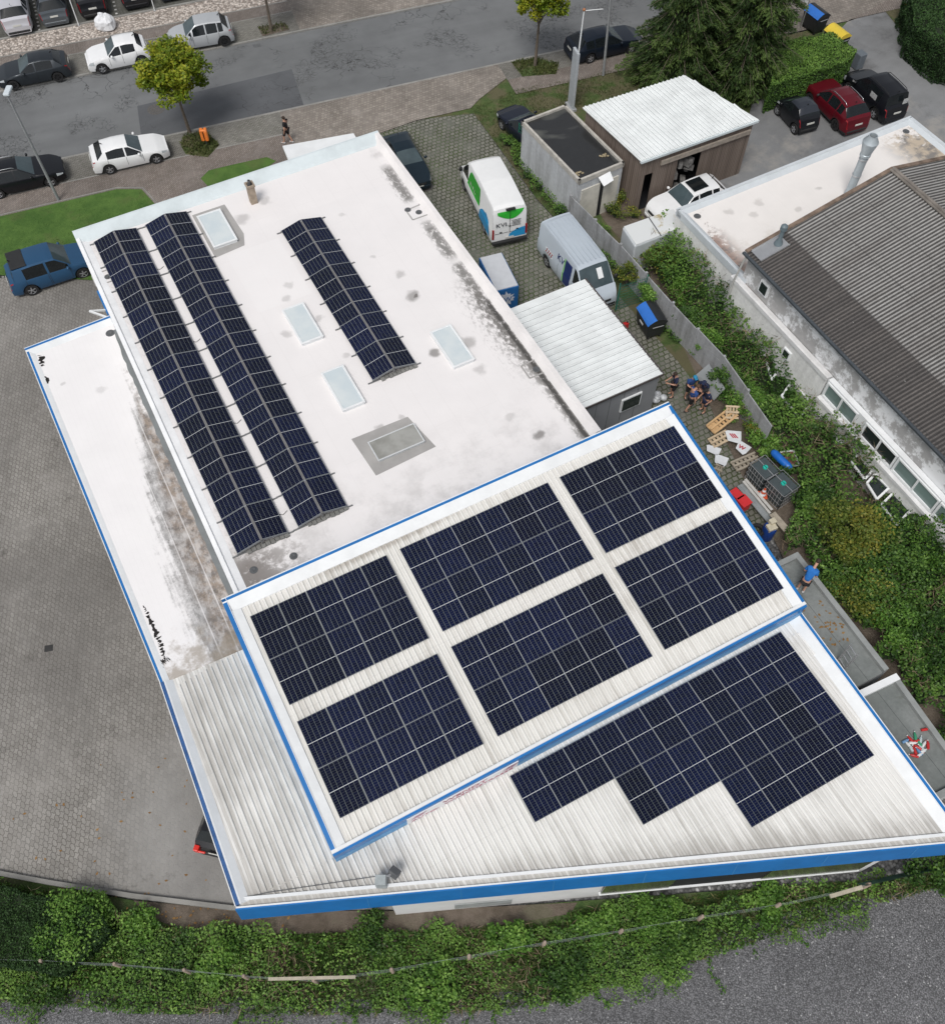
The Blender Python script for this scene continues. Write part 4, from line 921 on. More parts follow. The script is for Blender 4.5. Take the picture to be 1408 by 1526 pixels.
def wheelpos(front, rear, kind, side, z, hd=None):
    """centre of the car from the photo positions of the two visible wheel contacts"""
    A, B = at(*front, z), at(*rear, z); s = SP[kind]; d = (A - B).normalized() if hd is None else Vector((math.cos(R_(hd)), math.sin(R_(hd)), 0))
    lft = Vector((-d.y, d.x, 0)); c = (A + B) / 2 - lft * side * (s['W'] / 2 - .12); return (c.x, c.y), math.degrees(math.atan2(d.y, d.x))
SD = 20.2
def park(name, label, kind, fr, re, side, m, z=.08, hd=None, **k):
    p, h = wheelpos(fr, re, kind, side, z, hd); return car(name, label, kind, p, h, m, z=z, **k)
KG = 'cars parked along the street'
park('parked_car', 'dark grey hatchback with black wheels on the far side of the street', 'hatch', (23.1, 133.5), (90.6, 121.1), 1, pt_dgrey, hd=199, group=KG, rim=m_rimd)
park('parked_car', 'small white car with black pillars left of the silver minivan', 'small', (155.9, 109.2), (213.2, 96.4), 1, pt_white, hd=201, group=KG)
park('parked_car', 'silver minivan on the far side of the street beside the small tree pit', 'mpv', (272.8, 78.4), (339.2, 68.9), 1, pt_silver, hd=197, group=KG, rim=m_rimd)
park('parked_car', 'black estate car with silver roof rails behind the left lamp post', 'wagon', (78.4, 276.9), (2.7, 296), -1, pt_black, hd=21.5, group=KG, rails=m_chrome)
park('parked_car', 'white three door hatchback parked left of the orange bin', 'hatch', (235.2, 242.8), (167, 259), -1, pt_white, hd=21, group=KG)
park('parked_car', 'dark blue black estate car beside the tall lamp post near the conifers', 'wagon', (937.6, 78.8), (879, 94), -1, paint('blue_black_car_paint', (.012, .018, .03), .3), hd=22, group=KG)
c_ = st(35.6, 50.1); car('parked_car', 'red car almost hidden behind the large conifers', 'small', (c_.x, c_.y), 20, pt_lred, z=.08, group=KG)
t = park('van_car', 'blue leisure van with a black rear roof section beside the white hall', 'caddy', (126.6, 413), (52.8, 439.3), -1, pt_blue, z=.02, hd=27, rails=None, roofm=None, blackroof=(-1.78, -.95)) if False else None
SP['caddy']['_'] = 0
p, h = wheelpos((126.6, 413), (52.8, 439.3), 'caddy', -1, .02, 27.5)
car('parked_van', 'blue leisure van with a black rear roof section on the left parking lot', 'caddy', p, h, pt_blue, z=.02, roofm=None, cat='van')
tb = [o for o in bpy.data.objects if o.name.startswith('parked_van')][-1]
b = MB(); b.box((-1.42, 0, 1.80), (.78, 1.34, .035)); b.build('roof_hatch', m_clad, tb, world=False, bevel=.012)
YG = 'dark cars parked in the back yard'
park('parked_car', 'tiny black two seater nearest the white flat roof', 'smart', (1157.8, 171.4), (1180.4, 198.4), 1, pt_black, z=.035, hd=112, group=YG, roofm=paint('matt_black_roof', (.03, .035, .045)))
p_ = at(1241.7, 193.3, .035)
def from_rear(px, kind, side, hd, z):
    s = SP[kind]; B = at(*px, z); d = Vector((math.cos(R_(hd)), math.sin(R_(hd)), 0)); l = Vector((-d.y, d.x, 0)); c = B + d * s['wb'] / 2 - l * side * (s['W'] / 2 - .12); return (c.x, c.y)
car('parked_car', 'dark red suv between the two black vehicles in the yard', 'suv', from_rear((1241.7, 193.3), 'suv', 1, 113, .035), 113, pt_red, z=.035, group=YG, rails=m_chrome, rim=m_rimd, clad=True)
bk = car('parked_van', 'black high roofed small van with white writing beside the dark red suv', 'caddy', from_rear((1299.4, 176.4), 'caddy', 1, 113, .035), 113, pt_black, z=.035, group=YG, rails=m_black, cat='van')
M = WM[bk.name] @ Matrix.Translation((1.12, .915, .98)) @ Matrix.Rotation(PI, 4, 'Z') @ Matrix.Rotation(PI / 2, 4, 'X')
text_mesh('jobit', .17, M, plain('white_sticker', (.6, .6, .6), .5, .1), 'lettering', bk)
m_stick = plain('silver_foil', (.45, .46, .46), .35, .6, 9)
b = MB(); b.box((-.82, .875, 1.22), (.55, .012, .32)); b.build('window_sticker', m_stick, bk, world=False); b = MB(); b.box((-2.12, -.42, 1.36), (.012, .34, .34)); b.build('window_sticker', m_stick, bk, world=False)
# white suv half hidden between the wooden shed and the white building
c_ = at(1030, 300, 0.8); car('parked_car', 'white suv with a black sunroof beside the wooden shed', 'suv', (c_.x - .25, c_.y + .05), 209, pt_white, z=.05, sunroof=True)
# dark car by the hall's front corner, dark saloon behind the garage
c_ = at(602, 228, .9); car('parked_car', 'dark petrol coloured small car against the hall corner', 'hatch', (c_.x + .15, c_.y - .35), -68, pt_navy, z=.03)
c_ = at(775, 180, .8); car('parked_car', 'dark blue saloon half hidden behind the small grey garage', 'sedan', (c_.x + .35, c_.y - .5), 122, paint('dark_blue_car_paint', (.010, .014, .028), .3), z=.045)
# cars in the far car park, backs to the pebble bed
FG = 'cars in the far car park behind the pebble bed'
for (px, py), kd, mm, lb in (((29, 46), 'suv', paint('champagne_silver_paint', (.56, .56, .60), .2), 'light silver suv parked leftmost behind the pebble bed'), ((84, 32), 'wagon', pt_gr, 'steel grey estate car next to the light silver suv'),
                             ((141, 20), 'suv', pt_black, 'black suv parked right of the first white bay post'), ((204, 6), 'wagon', pt_black, 'black car parked left of the second white bay post'), ((258, -6), 'wagon', pt_dgrey, 'dark car at the upper edge right of the second bay post')):
    q = at(px, py, .5); hd = 110 ; L = SP[kd]['L']; d = Vector((math.cos(R_(hd)), math.sin(R_(hd)), 0)); xr = SP[kd]['wb'] / 2 + SP[kd]['fo'] - L; c = q - d * xr
    car('parked_car', lb, kd, (c.x, c.y), hd, mm, z=.06, group=FG, clad=(kd == 'suv'))
b = MB()
for (x, y, x2, y2) in ((50, 0, 59, 44), (167, -8, 174, 20), (284, -30, 290, 4)):
    a_, c_ = at(x, y, .068), at(x2, y2, .068); n_ = int((c_ - a_).length / .42)
    for k in range(n_ + 14): q = c_.lerp(a_, k / max(1, n_)); b.box((q.x, q.y, .066), (.14, .14, .006), rz=SA)
b.build('bay_marking', m_mark, kind='structure')
for k, (bx, by, tx, ty) in enumerate(((118, 38, 104, 0), (231, 16, 226, 0))):
    a_ = at(bx, by, .08); pl = thing('bay_post', ['white post at the edge of the pebble bed right of the grey estate car', 'white post at the pebble bed near the silver minivan'][k], 'post', a_, group='white posts at the far car park')
    b = MB(); b.tube([a_, a_ + Vector((.0, .05, 2.4))], .035, 8); b.build('pole', m_white, pl, smooth=40); b = MB(); b.lathe([(.09, 0), (.09, .02), (.04, .03)], a_, 10); b.build('foot', m_alu, pl)

# the two firm vans
m_dgreen = plain('green_foil', (.03, .42, .035), .35, .08); m_sky = plain('sky_blue_foil', (.02, .30, .62), .35, .08); m_navy = plain('navy_foil', (.012, .03, .14), .35, .1); m_ink = plain('dark_ink', (.03, .035, .045), .5, .05); m_lgreen = plain('light_green_foil', (.25, .60, .20), .4, .1)
p, h = wheelpos((692, 281), (723.5, 347.8), 'van', 1, .03)
v1 = car('delivery_van', 'white high roof delivery van with green and blue foil and dark lettering', 'van', p, h, pt_van, z=.03, cat='van', wheel_r=.35)
V = WM[v1.name]; s = SP['van']; xr = s['wb'] / 2 + s['fo'] - s['L']; yw = s['W'] / 2
def decal(parent, name, pts, m):
    """flat foil following the points given in the car's frame"""
    b = MB(); b.add(pts, [tuple(range(len(pts)))]); return b.build(name, m, parent, world=False)
def sidept(x, z, s_, off=.022):
    be = s['belt'][1]; hw = s['W'] / 2
    if z <= be: y = hw * (1.0 - .015 * max(0, (z - .6) / (be - .65))) if z < be - .05 else hw * (.985 - .035 * (z - be + .05) / .05)
    else:
        t_ = (z - be) / (s['H'] - be); yt = s['rw'] / 2 + .02; y = hw * .95 + (yt - hw * .95) * min(1, t_ / .86)
    return (x, (y + off) * s_, z)
def blob(fn, pts_out, name, m, parent):
    """foil built as a strip of columns so that it follows the bent panel"""
    b = MB()
    for (x0, lo0, hi0), (x1, lo1, hi1) in zip(pts_out, pts_out[1:]):
        K = 8
        for k in range(K):
            q = [fn(x0, lo0 + (hi0 - lo0) * k / K), fn(x1, lo1 + (hi1 - lo1) * k / K), fn(x1, lo1 + (hi1 - lo1) * (k + 1) / K), fn(x0, lo0 + (hi0 - lo0) * (k + 1) / K)]
            b.add(q, [(0, 1, 2, 3)])
    return b.build(name, m, parent, world=False)
sf = lambda x, z: sidept(x, z, 1)
K = 14
blob(sf, [(.95 - 2.0 * k / K, 1.15 + .06 + (.55 if k == 0 else 0) * 0 + (.0), 1.15 + .06 + 1.08 * (math.sin(PI / 2 * min(1, (k + .6) / 5)))) for k in range(K + 1)], 'green_foil', m_dgreen, v1)
blob(sf, [(xr + .35 + 1.75 * k / K, .62, .66 + .85 * math.sqrt(max(0, 1 - (2 * k / K - 1) ** 2)) * (1.15 if k < K / 2 else 1)) for k in range(K + 1)], 'blue_foil', m_sky, v1)
text_mesh('KVI.', .62, V @ Matrix.Translation((.62, sidept(0, 1.5, 1)[1] + .02, 1.36)) @ Matrix.Rotation(PI, 4, 'Z') @ Matrix.Rotation(PI / 2 - .13, 4, 'X'), m_plate, 'lettering', v1, sx=.9)
rf = lambda y, z: (xr - .012 + max(0, (z - 1.2)) * .04 + (max(0, z - 2.2) * .25), y, z)
blob(rf, [(-.78 + 1.5 * k / K * .98, 2.32 - .62 * math.sin(PI * min(1, (K - k) / K * .92 + .08)) ** .8 * (.6 + .4 * (K - k) / K), 2.33) for k in range(K + 1)], 'green_foil', m_dgreen, v1)
blob(rf, [(-.92 + 1.0 * k / K, .58, .60 + .55 * math.sqrt(max(0, 1 - (k / K) ** 2))) for k in range(K + 1)], 'blue_foil', m_sky, v1)
def rearM(y, z, par_x=xr - .03): return V @ Matrix.Translation((par_x, y, z)) @ Matrix(((0, 0, -1, 0), (-1, 0, 0, 0), (0, 1, 0, 0), (0, 0, 0, 1))) @ Matrix.Rotation(0, 4, 'X')
text_mesh('KVI.', .36, rearM(.80, 1.44), m_ink, 'lettering', v1, sx=1.15)
b = MB()
for k in range(5): b.box((xr - .012, -.35, 1.72 - k * .09), (.01, .52 - .08 * (k % 2), .022))
for (y, z) in ((.0, 1.38), (-.42, 1.10), (.5, 1.05)): b.box((xr - .02, y, z), (.03, .12, .04))
b.box((xr - .005, 0, 1.55), (.012, .02, 1.9)); b.box((xr - .008, .45, .98), (.01, .75, .015)); b.box((xr - .008, -.42, .98), (.01, .8, .015)); b.box((xr - .02, 0, 2.50), (.12, .5, .09)); b.build('rear_door_trim', m_clad, v1, world=False)
for sd in (1, -1):
    b = MB(); b.box((xr - .01, sd * .93, .98), (.06, .10, .62)); b.build('tail_lamp', m_tl, v1, world=False, bevel=.01)
b = MB(); b.box((xr - .06, 0, .42), (.2, 1.96, .16)); b.build('rear_step', m_clad, v1, world=False, bevel=.02)
b = MB(); b.box((.2, yw - .005, .55), (3.6, .03, .10)); b.build('side_moulding', m_clad, v1, world=False)

s = SP['ducato']
pr = at(814.6, 396.4, .03); hd2 = -63.0; d = Vector((math.cos(R_(hd2)), math.sin(R_(hd2)), 0)); l = Vector((-d.y, d.x, 0)); c = pr + d * s['wb'] / 2 + l * (s['W'] / 2 - .1)
v2 = car('delivery_van', 'light silver panel van with a navy stripe parked facing the white shed roof', 'ducato', (c.x, c.y), hd2, pt_sv, z=.03, cat='van', wheel_r=.35)
V = WM[v2.name]; sf = lambda x, z: sidept(x, z, -1)
blob(sf, [(.78 - .62 * k / 4, .5, 1.95) for k in range(5)], 'navy_stripe', m_navy, v2); blob(sf, [(.14 - .09 * k / 2, .5, 1.95) for k in range(3)], 'green_stripe', m_lgreen, v2)
text_mesh('KV', .52, V @ Matrix.Translation((-.62, sidept(0, 1.45, -1)[1] - .01, 1.42)) @ Matrix.Rotation(PI / 2 - .12, 4, 'X'), m_navy, 'lettering', v2)
b = MB()
for k in range(4): x = -1.72 + k * .17; b.add([sidept(x, 1.02, -1, .016), sidept(x + .09, 1.02, -1, .016), sidept(x + .17, 1.26, -1, .016), sidept(x + .08, 1.26, -1, .016)], [(0, 1, 2, 3)])
b.build('warning_stripes', m_tl, v2, world=False)
decal(v2, 'warning_label', [sidept(-1.76, .99, -1, .010), sidept(-1.02, .99, -1, .010), sidept(-1.02, 1.29, -1, .010), sidept(-1.76, 1.29, -1, .010)], m_white)
b = MB()
for k in range(7): b.box((-.6, -.72 + k * .24, 2.285), (3.3, .05, .016))
b.build('roof_bead', pt_sv, v2, world=False); b = MB(); b.box((1.55, .25, 1.80), (.36, .30, .006)); b.v = [(x + (0), y, z + (1.78 - x) * 0) for x, y, z in b.v]
b.v = [(x, y, 1.22 + (1.98 - x) / (1.98 - 1.22) * (2.10 - 1.22) + .03 + (z - 1.8)) for x, y, z in b.v]; b.build('paper_sheet', m_white, v2, world=False)
b = MB()
for k in range(4): b.box((2.44 - .02 * k, 0, .45 + k * .1), (.08, 1.2, .035))
b.build('grille_bar', m_clad, v2, world=False)
# box trailer
tr = thing('box_trailer', 'white topped box trailer with blue sides and a splash logo beside the hall', 'trailer', at(746, 425, 0.03), 0)
q = [at(714, 383.6, 2.0), at(747.3, 375.4, 2.0), at(775.4, 422.8, 2.0), at(744, 431.4, 2.0)]; A_ = q[0]; dx = (q[1] - q[0]).normalized(); dy = Vector((dx.y, -dx.x, 0))
Mt = Matrix(((dx.x, dy.x * -1, 0, A_.x), (dx.y, -dy.y, 0, A_.y), (0, 0, 1, 0), (0, 0, 0, 1)))
m_tb = plain('trailer_blue', (.02, .13, .36), .4, .15)
b = MB(); b.box((.6, -1.25, 1.22), (1.24, 2.48, 1.5), M=Mt); b.build('box', m_tb, tr, bevel=.02)
b = MB(); b.box((.6, -1.25, 1.99), (1.14, 2.40, .05), M=Mt); b.build('roof', plain('pale_grey_roof', (.55, .57, .60), .4, .08), tr)
b = MB(); rr = random.Random(4); ctr = Vector((.62, -2.505, 1.3)); pts = []
for k in range(22): a_ = 2 * PI * k / 22; r_ = (.34 if k % 2 else .52) * rr.uniform(.7, 1.1); pts.append(Mt @ (ctr + Vector((math.cos(a_) * r_, 0, math.sin(a_) * r_))))
b.add([Mt @ ctr] + pts, [(0, k + 1, (k + 1) % 22 + 1) for k in range(22)]); b.build('splash_logo', plain('pale_splash', (.62, .66, .74), .5, .25, 8), tr)
text_mesh('W', .42, Mt @ Matrix.Translation((.42, -2.515, 1.12)) @ Matrix.Rotation(PI / 2, 4, 'X'), m_tb, 'lettering', tr)
for x in (-.08, 1.28):
    b = MB(); b.lathe([(.001, x - .08), (.30, x - .08), (.31, x), (.30, x + .08), (.001, x + .08)], (0, 0, 0), 18, axis='X'); b.v = [tuple(Mt @ (Vector(v) + Vector((0, -1.25, .33)))) for v in b.v]; b.build('wheel', m_tyre, tr, smooth=40)
b = MB(); b.box((.6, -1.25, .40), (1.1, 2.6, .1), M=Mt); b.box((.6, .7, .42), (.08, 1.5, .08), M=Mt); b.build('chassis', m_alu, tr)
# car whose tail shows below the left canopy edge
c_ = at(312, 1266, .8); car('parked_car', 'dark car with red tail lamps showing below the left roof edge', 'small', (c_.x + .62, c_.y + 1.60), 78, pt_black, z=.02)
lo_ = [o for o in bpy.data.objects if o.name.startswith('parked_car')][-1]
b = MB(); b.box((-1.78, .66, .92), (.22, .20, .30)); b.box((-1.86, .45, .98), (.08, .30, .06)); b.build('tail_lamp', plain('bright_tail_lamp', (.65, .03, .02), .25, .05), lo_, world=False, bevel=.03)
# ------------------------------------------------------------------ neighbouring buildings
def mat_annex():
    n = NB('annex_roof_membrane'); A_ = R_(29.0); f0 = n.frame(A_, (10.29, 38.18)); u, v = vneg(n, f0); f = n.comb(u, v)
    c = n.mul((.80, .77, .745), n.m('ADD', .92, n.m('MULTIPLY', n.noise(.7, 5, f), .14))); seam, sf = n.brick(f, 1.0, 6.0, .015, .5, .0); c = n.mix(n.m('MULTIPLY', sf, .10), c, (.55, .5, .46))
    fi = n.noise(2.0, 7, n.comb(u, n.m('MULTIPLY', v, 1.0)), .75)
    # dirt by the far corner and along the left edge
    k1 = n.m('MULTIPLY', n.ss(u, 11.9, 14.2), n.ss(n.m('ADD', fi, n.m('MULTIPLY', n.ss(v, .4, 2.2), .22)), .50, .66)); k1 = n.m('MULTIPLY', k1, n.ss(v, .4, .9))
    c = n.mix(n.m('MULTIPLY', k1, .8), c, n.mix(n.ss(n.noise(1.4, 5, f), .45, .62), (.42, .33, .22), (.07, .06, .05)))
    k2 = n.m('MULTIPLY', n.ss(u, 1.5, .3), n.ss(n.m('ADD', fi, n.m('MULTIPLY', n.ss(v, 1.2, 3.6), .25)), .56, .7)); c = n.mix(n.m('MULTIPLY', k2, .85), c, n.mix(n.ss(n.noise(2.4, 5, f), .45, .6), (.26, .15, .11), (.09, .06, .05)))
    k3 = n.m('MULTIPLY', n.ss(v, 2.6, 4.4), n.ss(n.noise(1.1, 6, f, .7), .46, .68)); c = n.mix(n.m('MULTIPLY', k3, .45), c, (.38, .33, .25))
    n.set(color=n.mix(spots_fac(n, f, [(3.2, 2.2, .3, .3), (4.0, 1.6, .3, .28), (2.2, 1.4, .3, .3), (5.5, 3.0, .25, .3), (7.4, 2.2, .2, .35), (8.5, 3.2, .3, .3)]), c, (.22, .2, .18)), rough=.55); return n.mat
def mat_fibre():
    n = NB('fibre_cement_roof'); f0 = n.frame(R_(28.7), (12.79, 33.32)); u, v = vneg(n, f0); f = n.comb(u, v)
    grain = n.noise(3.5, 6, f, .7); fine = n.noise(22, 3, f)
    cr = n.m('FRACT', n.m('ADD', n.m('DIVIDE', u, 1.95), .0)); lap = n.m('MULTIPLY', n.ss(cr, .035, .0), .5)
    per = n.noise(1.0, 2, n.comb(n.m('MULTIPLY', u, .1), n.m('MULTIPLY', v, .9)))
    dark = n.m('MULTIPLY', n.ss(u, 2.35, 2.25), n.ss(v, -5, 60)) ; dark = n.ss(n.m('SUBTRACT', u, n.m('ADD', 2.0, n.m('MULTIPLY', n.ss(v, 3.0, 3.1), 0.0))), .08, -.08)
    c = n.mix(dark, (.31, .305, .295), (.10, .092, .088)); band = n.ss(per, .45, .6); c = n.mix(n.m('MULTIPLY', band, .4), c, (.16, .145, .135))
    # colour darkens in the troughs of the sheets
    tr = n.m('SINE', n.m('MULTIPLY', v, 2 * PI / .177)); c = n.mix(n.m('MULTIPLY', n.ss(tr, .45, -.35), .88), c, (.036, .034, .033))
    c = n.mul(c, n.m('ADD', .55, n.m('MULTIPLY', grain, .9))); c = n.mul(c, n.m('ADD', .7, n.m('MULTIPLY', fine, .6)))
    c = n.mix(lap, c, (.03, .03, .03)); c = n.mix(n.m('MULTIPLY', n.ss(n.noise(9, 2, f), .70, .76), .8), c, (.42, .42, .40))
    c = n.mix(n.m('MULTIPLY', n.ss(n.noise(.7, 5, f, .7), .68, .74), .5), c, (.20, .09, .04)); n.set(color=c, rough=.95); return n.mat
def mat_peel():
    n = NB('peeling_white_wall'); p = n.pos(); k = n.ss(n.m('ADD', n.noise(1.5, 8, p, .75), n.m('MULTIPLY', n.noise(.35, 2, p), .5)), .66, .80)
    c = n.mix(k, (.76, .77, .78), n.mix(n.noise(2, 5, p), (.28, .28, .28), (.46, .45, .44))); n.set(color=c, rough=.85); return n.mat
def mat_conc(name, a, b, st_=.5):
    n = NB(name); p = n.pos(); x = n.xyz(p); v = n.noise(1.0, 5, n.comb(n.m('MULTIPLY', x[0], 2.2), n.m('MULTIPLY', x[1], 2.2), n.m('MULTIPLY', x[2], .35)), .7)
    c = n.mix(n.ss(v, .35, .7), a, b); c = n.mul(c, n.m('ADD', .75, n.m('MULTIPLY', n.noise(6, 4, p), .5))); n.set(color=c, rough=.9); return n.mat
m_anx = mat_annex(); m_fib = mat_fibre(); m_peel = mat_peel(); m_conc = mat_conc('weathered_concrete', (.36, .37, .385), (.23, .235, .235)); m_gar = mat_conc('pale_garage_concrete', (.50, .52, .54), (.36, .37, .38)); m_awall = mat_conc('stained_pale_wall', (.76, .76, .75), (.64, .64, .625))
def mat_wood(name, a, b, ang):
    n = NB(name); f = n.frame(ang); x = n.xyz(f); s_ = n.m('ADD', x[0], x[1]); pk = n.N('ShaderNodeTexWhiteNoise'); pk.noise_dimensions = '1D'; n.put(pk.inputs['W'], n.m('FLOOR', n.m('DIVIDE', s_, .12)))
    g = n.noise(1, 5, n.comb(n.m('MULTIPLY', x[0], 14), n.m('MULTIPLY', x[1], 14), n.m('MULTIPLY', x[2], .7)), .7); c = n.mix(n.m('ADD', n.m('MULTIPLY', g, .7), n.m('MULTIPLY', pk.outputs[0], .45)), a, b)
    fr = n.m('FRACT', n.m('DIVIDE', s_, .12)); c = n.mix(n.m('MULTIPLY', n.m('LESS_THAN', n.m('ABSOLUTE', n.m('SUBTRACT', fr, .5)), .06), .85), c, (.015, .012, .01)); n.set(color=c, rough=.9); return n.mat
m_wood = mat_wood('weathered_brown_boards', (.085, .062, .05), (.23, .185, .155), R_(26.5)); m_wood2 = plain('grey_beam_wood', (.30, .26, .22), .9, .35, 5)
m_rust = plain('rusty_flashing', (.17, .125, .095), .9, .8, 2.5, obj=False)

annex = thing('flat_roofed_annex', 'white flat roofed annex with stained roof beside the dark corrugated hall', 'building', at(1150, 320, 0))
K0, K1, K2 = at(1008, 310.6, 3.35), at(1354, 173, 3.35), at(1408, 217, 3.35)
e1 = (K1 - K0).normalized(); e2 = Vector((e1.y, -e1.x, 0)); K1 = K0 + e1 * 15.6; LEN = 5.55
apx = lambda u, v, z=3.2: Vector((K0.x + e1.x * u + e2.x * v, K0.y + e1.y * u + e2.y * v, z))
b = MB(); b.prism([XY(apx(.03, .03)), XY(apx(15.57, .03)), XY(apx(15.57, 9)), XY(apx(.03, 9))], 0, 3.05); b.build('wall', m_awall, annex)
b = MB(); b.prism([XY(apx(.02, .02)), XY(apx(15.58, .02)), XY(apx(15.58, 9)), XY(apx(.02, 9))], 3.05, 3.15); b.build('roof', m_anx, annex)
sec = [(0, 2.95), (0, 3.35), (.14, 3.35), (.17, 3.28), (.42, 3.155), (.42, 3.0)]
b = MB(); section_run(b, sec, apx(0, 0), apx(15.6, 0)); section_run(b, sec, apx(0, LEN + .2), apx(0, .1)); section_run(b, sec, apx(15.6, .1), apx(15.6, 9)); b.build('coping', plain('pale_grey_coping', (.56, .60, .63), .5, .12, .8, obj=False), annex)
for u, v in ((.75, .8), (14.7, .75)): drain(apx(u, v, 3.155), .10, annex)
b = MB(); q0 = apx(0, .1); b.build if 0 else None
# steel flue on the annex
fb = at(1263, 291, 3.2); hgt = 1.0
def pjy(p):
    d = p - Vector((0, 0, CAMZ)); return 763 - FPX * d.dot(CU) / d.dot(CF)
while pjy(fb + Vector((0, 0, hgt))) > 203: hgt += .05
flue = thing('steel_flue', 'tall galvanised round flue with a wide conical cap on the annex roof', 'chimney', fb)
b = MB(); b.lathe([(.26, -.1), (.23, .1), (.21, .12), (.21, hgt - 1.15)], fb, 20); b.build('pipe', plain('dull_galvanised_steel', (.42, .47, .50), .4, .12, 2, metal=.3), flue, smooth=50)
b = MB(); b.lathe([(.21, hgt - 1.15), (.27, hgt - 1.12), (.27, hgt - 1.0), (.25, hgt - .98), (.38, hgt - .38), (.39, hgt - .32), (.23, hgt - .06), (.22, hgt + .02), (.19, hgt + .02), (.18, hgt - .3), (.001, hgt - .3)], fb, 20); b.build('cap', _mc['dull_galvanised_steel'], flue, smooth=35)
b = MB()
for k in (.35, .62): b.lathe([(.211, hgt * k), (.235, hgt * k + .01), (.235, hgt * k + .06), (.211, hgt * k + .07)], fb, 20)
b.build('pipe_collar', m_alu, flue, smooth=40)
b = MB(); b.lathe([(.001, hgt - .28), (.18, hgt - .28)], fb, 16); b.build('opening', m_black, flue)

fib = thing('fibre_cement_hall', 'long hall with a dark corrugated fibre cement gable roof and peeling side wall', 'building', at(1400, 620, 0))
E0 = at(1114.5, 374.3, 4.9); gx_ = Vector((math.cos(R_(28.7)), math.sin(R_(28.7)), 0)); gy_ = Vector((gx_.y, -gx_.x, 0)); GW, GZ = 7.95, 6.5
def gp(u, v, dz=0.0):
    z = 4.9 + (GZ - 4.9) * (1 - abs(u - GW) / GW); q = E0 + gx_ * u + gy_ * v; return Vector((q.x, q.y, z + dz))
b = MB(); pit = .177; Ncol = int(31 / pit * 6)
for (ua, ub) in ((-.12, GW), (GW, 2 * GW)):
    nr_ = 9; vs = []
    for i in range(Ncol + 1):
        v = i * pit / 6; w_ = math.sin(2 * PI * v / pit) * .025
        for j in range(nr_ + 1):
            u = ua + (ub - ua) * j / nr_; vs.append(gp(u, v, w_))
    b.add(vs, [(i * (nr_ + 1) + j, (i + 1) * (nr_ + 1) + j, (i + 1) * (nr_ + 1) + j + 1, i * (nr_ + 1) + j + 1) for i in range(Ncol) for j in range(nr_)])
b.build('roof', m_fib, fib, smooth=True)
b = MB(); b.bar(gp(-.1, -.02, .03), gp(GW, -.02, .03), .20, .08); b.bar(gp(GW, -.02, .03), gp(2 * GW, -.02, .03), .20, .08); b.build('verge_flashing', m_rust, fib)
b = MB(); b.bar(gp(GW - .02, 0, .05), gp(GW - .02, 31, .05), .34, .05); b.tube([gp(GW, 0, .09), gp(GW, 31, .09)], .07, 8); b.build('ridge_cap', plain('ridge_cement', (.20, .18, .16), .9, .5, 2, obj=False), fib)
b = MB(); b.bar(gp(-.18, -.1, -.04), gp(-.18, 31, -.04), .14, .10); b.build('gutter', plain('dark_gutter', (.06, .07, .08), .5, .3, 2, obj=False), fib)
b = MB(); q = [gp(.08, .1), gp(.08, 31)]; b.add([(q[0].x, q[0].y, 3.1), (q[1].x, q[1].y, 3.1), (q[1].x, q[1].y, 4.88), (q[0].x, q[0].y, 4.88)], [(0, 1, 2, 3)])
q2 = [gp(.1, .12), gp(GW, .12), gp(2 * GW - .1, .12)]; b.add([(q2[0].x, q2[0].y, 3), (q2[2].x, q2[2].y, 3), (q2[2].x, q2[2].y, 4.8), (q2[1].x, q2[1].y, 6.4), (q2[0].x, q2[0].y, 4.8)], [(0, 1, 2, 3, 4)]); b.build('upper_wall', m_peel, fib)
# lower storey: ledge with white edge, window band, plastered wall
lo = lambda u, v, z: Vector((*XY(E0 + gx_ * u + gy_ * v), z))
LV = 6.9
b = MB(); section_run(b, [(.0, 3.0), (.0, 3.22), (.10, 3.22), (.34, 3.17), (.34, 3.0)], lo(-.30, LV, 0), lo(-.30, -.3, 0)); section_run(b, [(0, 1.95), (0, 2.12), (.55, 2.16), (.55, 1.95)], lo(-.52, 31, 0), lo(-.52, LV + .1, 0)); b.build('ledge', plain('white_ledge', (.70, .70, .70), .6, .2, 1.5, obj=False), fib)
b = MB(); b.prism(ccw([XY(lo(-.24, -.2, 0)), XY(lo(.2, -.2, 0)), XY(lo(.2, LV, 0)), XY(lo(-.24, LV, 0))]), 0, 3.05); b.prism(ccw([XY(lo(-.46, LV + .02, 0)), XY(lo(.2, LV + .02, 0)), XY(lo(.2, 31, 0)), XY(lo(-.46, 31, 0))]), 0, 2.0); b.build('lower_wall', m_awall, fib)
v = LV + .15; k = 0
while v < 20:
    wl = 2.05 if k % 3 != 2 else 2.5
    w_ = MB(); a0, a1 = (lo(-.28, v, 0), lo(-.28, v + wl, 0))
    for (s0, s1, z0, z1) in ((0, wl, 2.17, 2.27), (0, wl, 3.02, 3.10), (0, .09, 2.27, 3.02), (wl - .09, wl, 2.27, 3.02), (wl * .5 - .04, wl * .5 + .04, 2.27, 3.02)):
        p0_, p1_ = lo(-.30, v + s0, 0), lo(-.30, v + s1, 0); c_ = (p0_ + p1_) / 2; w_.box((c_.x, c_.y, (z0 + z1) / 2), (.08, s1 - s0, z1 - z0), rz=R_(28.7))
    f_ = w_.build('window', m_white, fib); g_ = MB(); c_ = lo(-.26, v + wl / 2, 2.64); g_.box(c_, (.02, wl - .1, .76), rz=R_(28.7)); g_.build('pane', m_green_glass if k % 3 != 1 else m_glass, f_)
    v += wl + (.05 if k % 3 else .5); k += 1
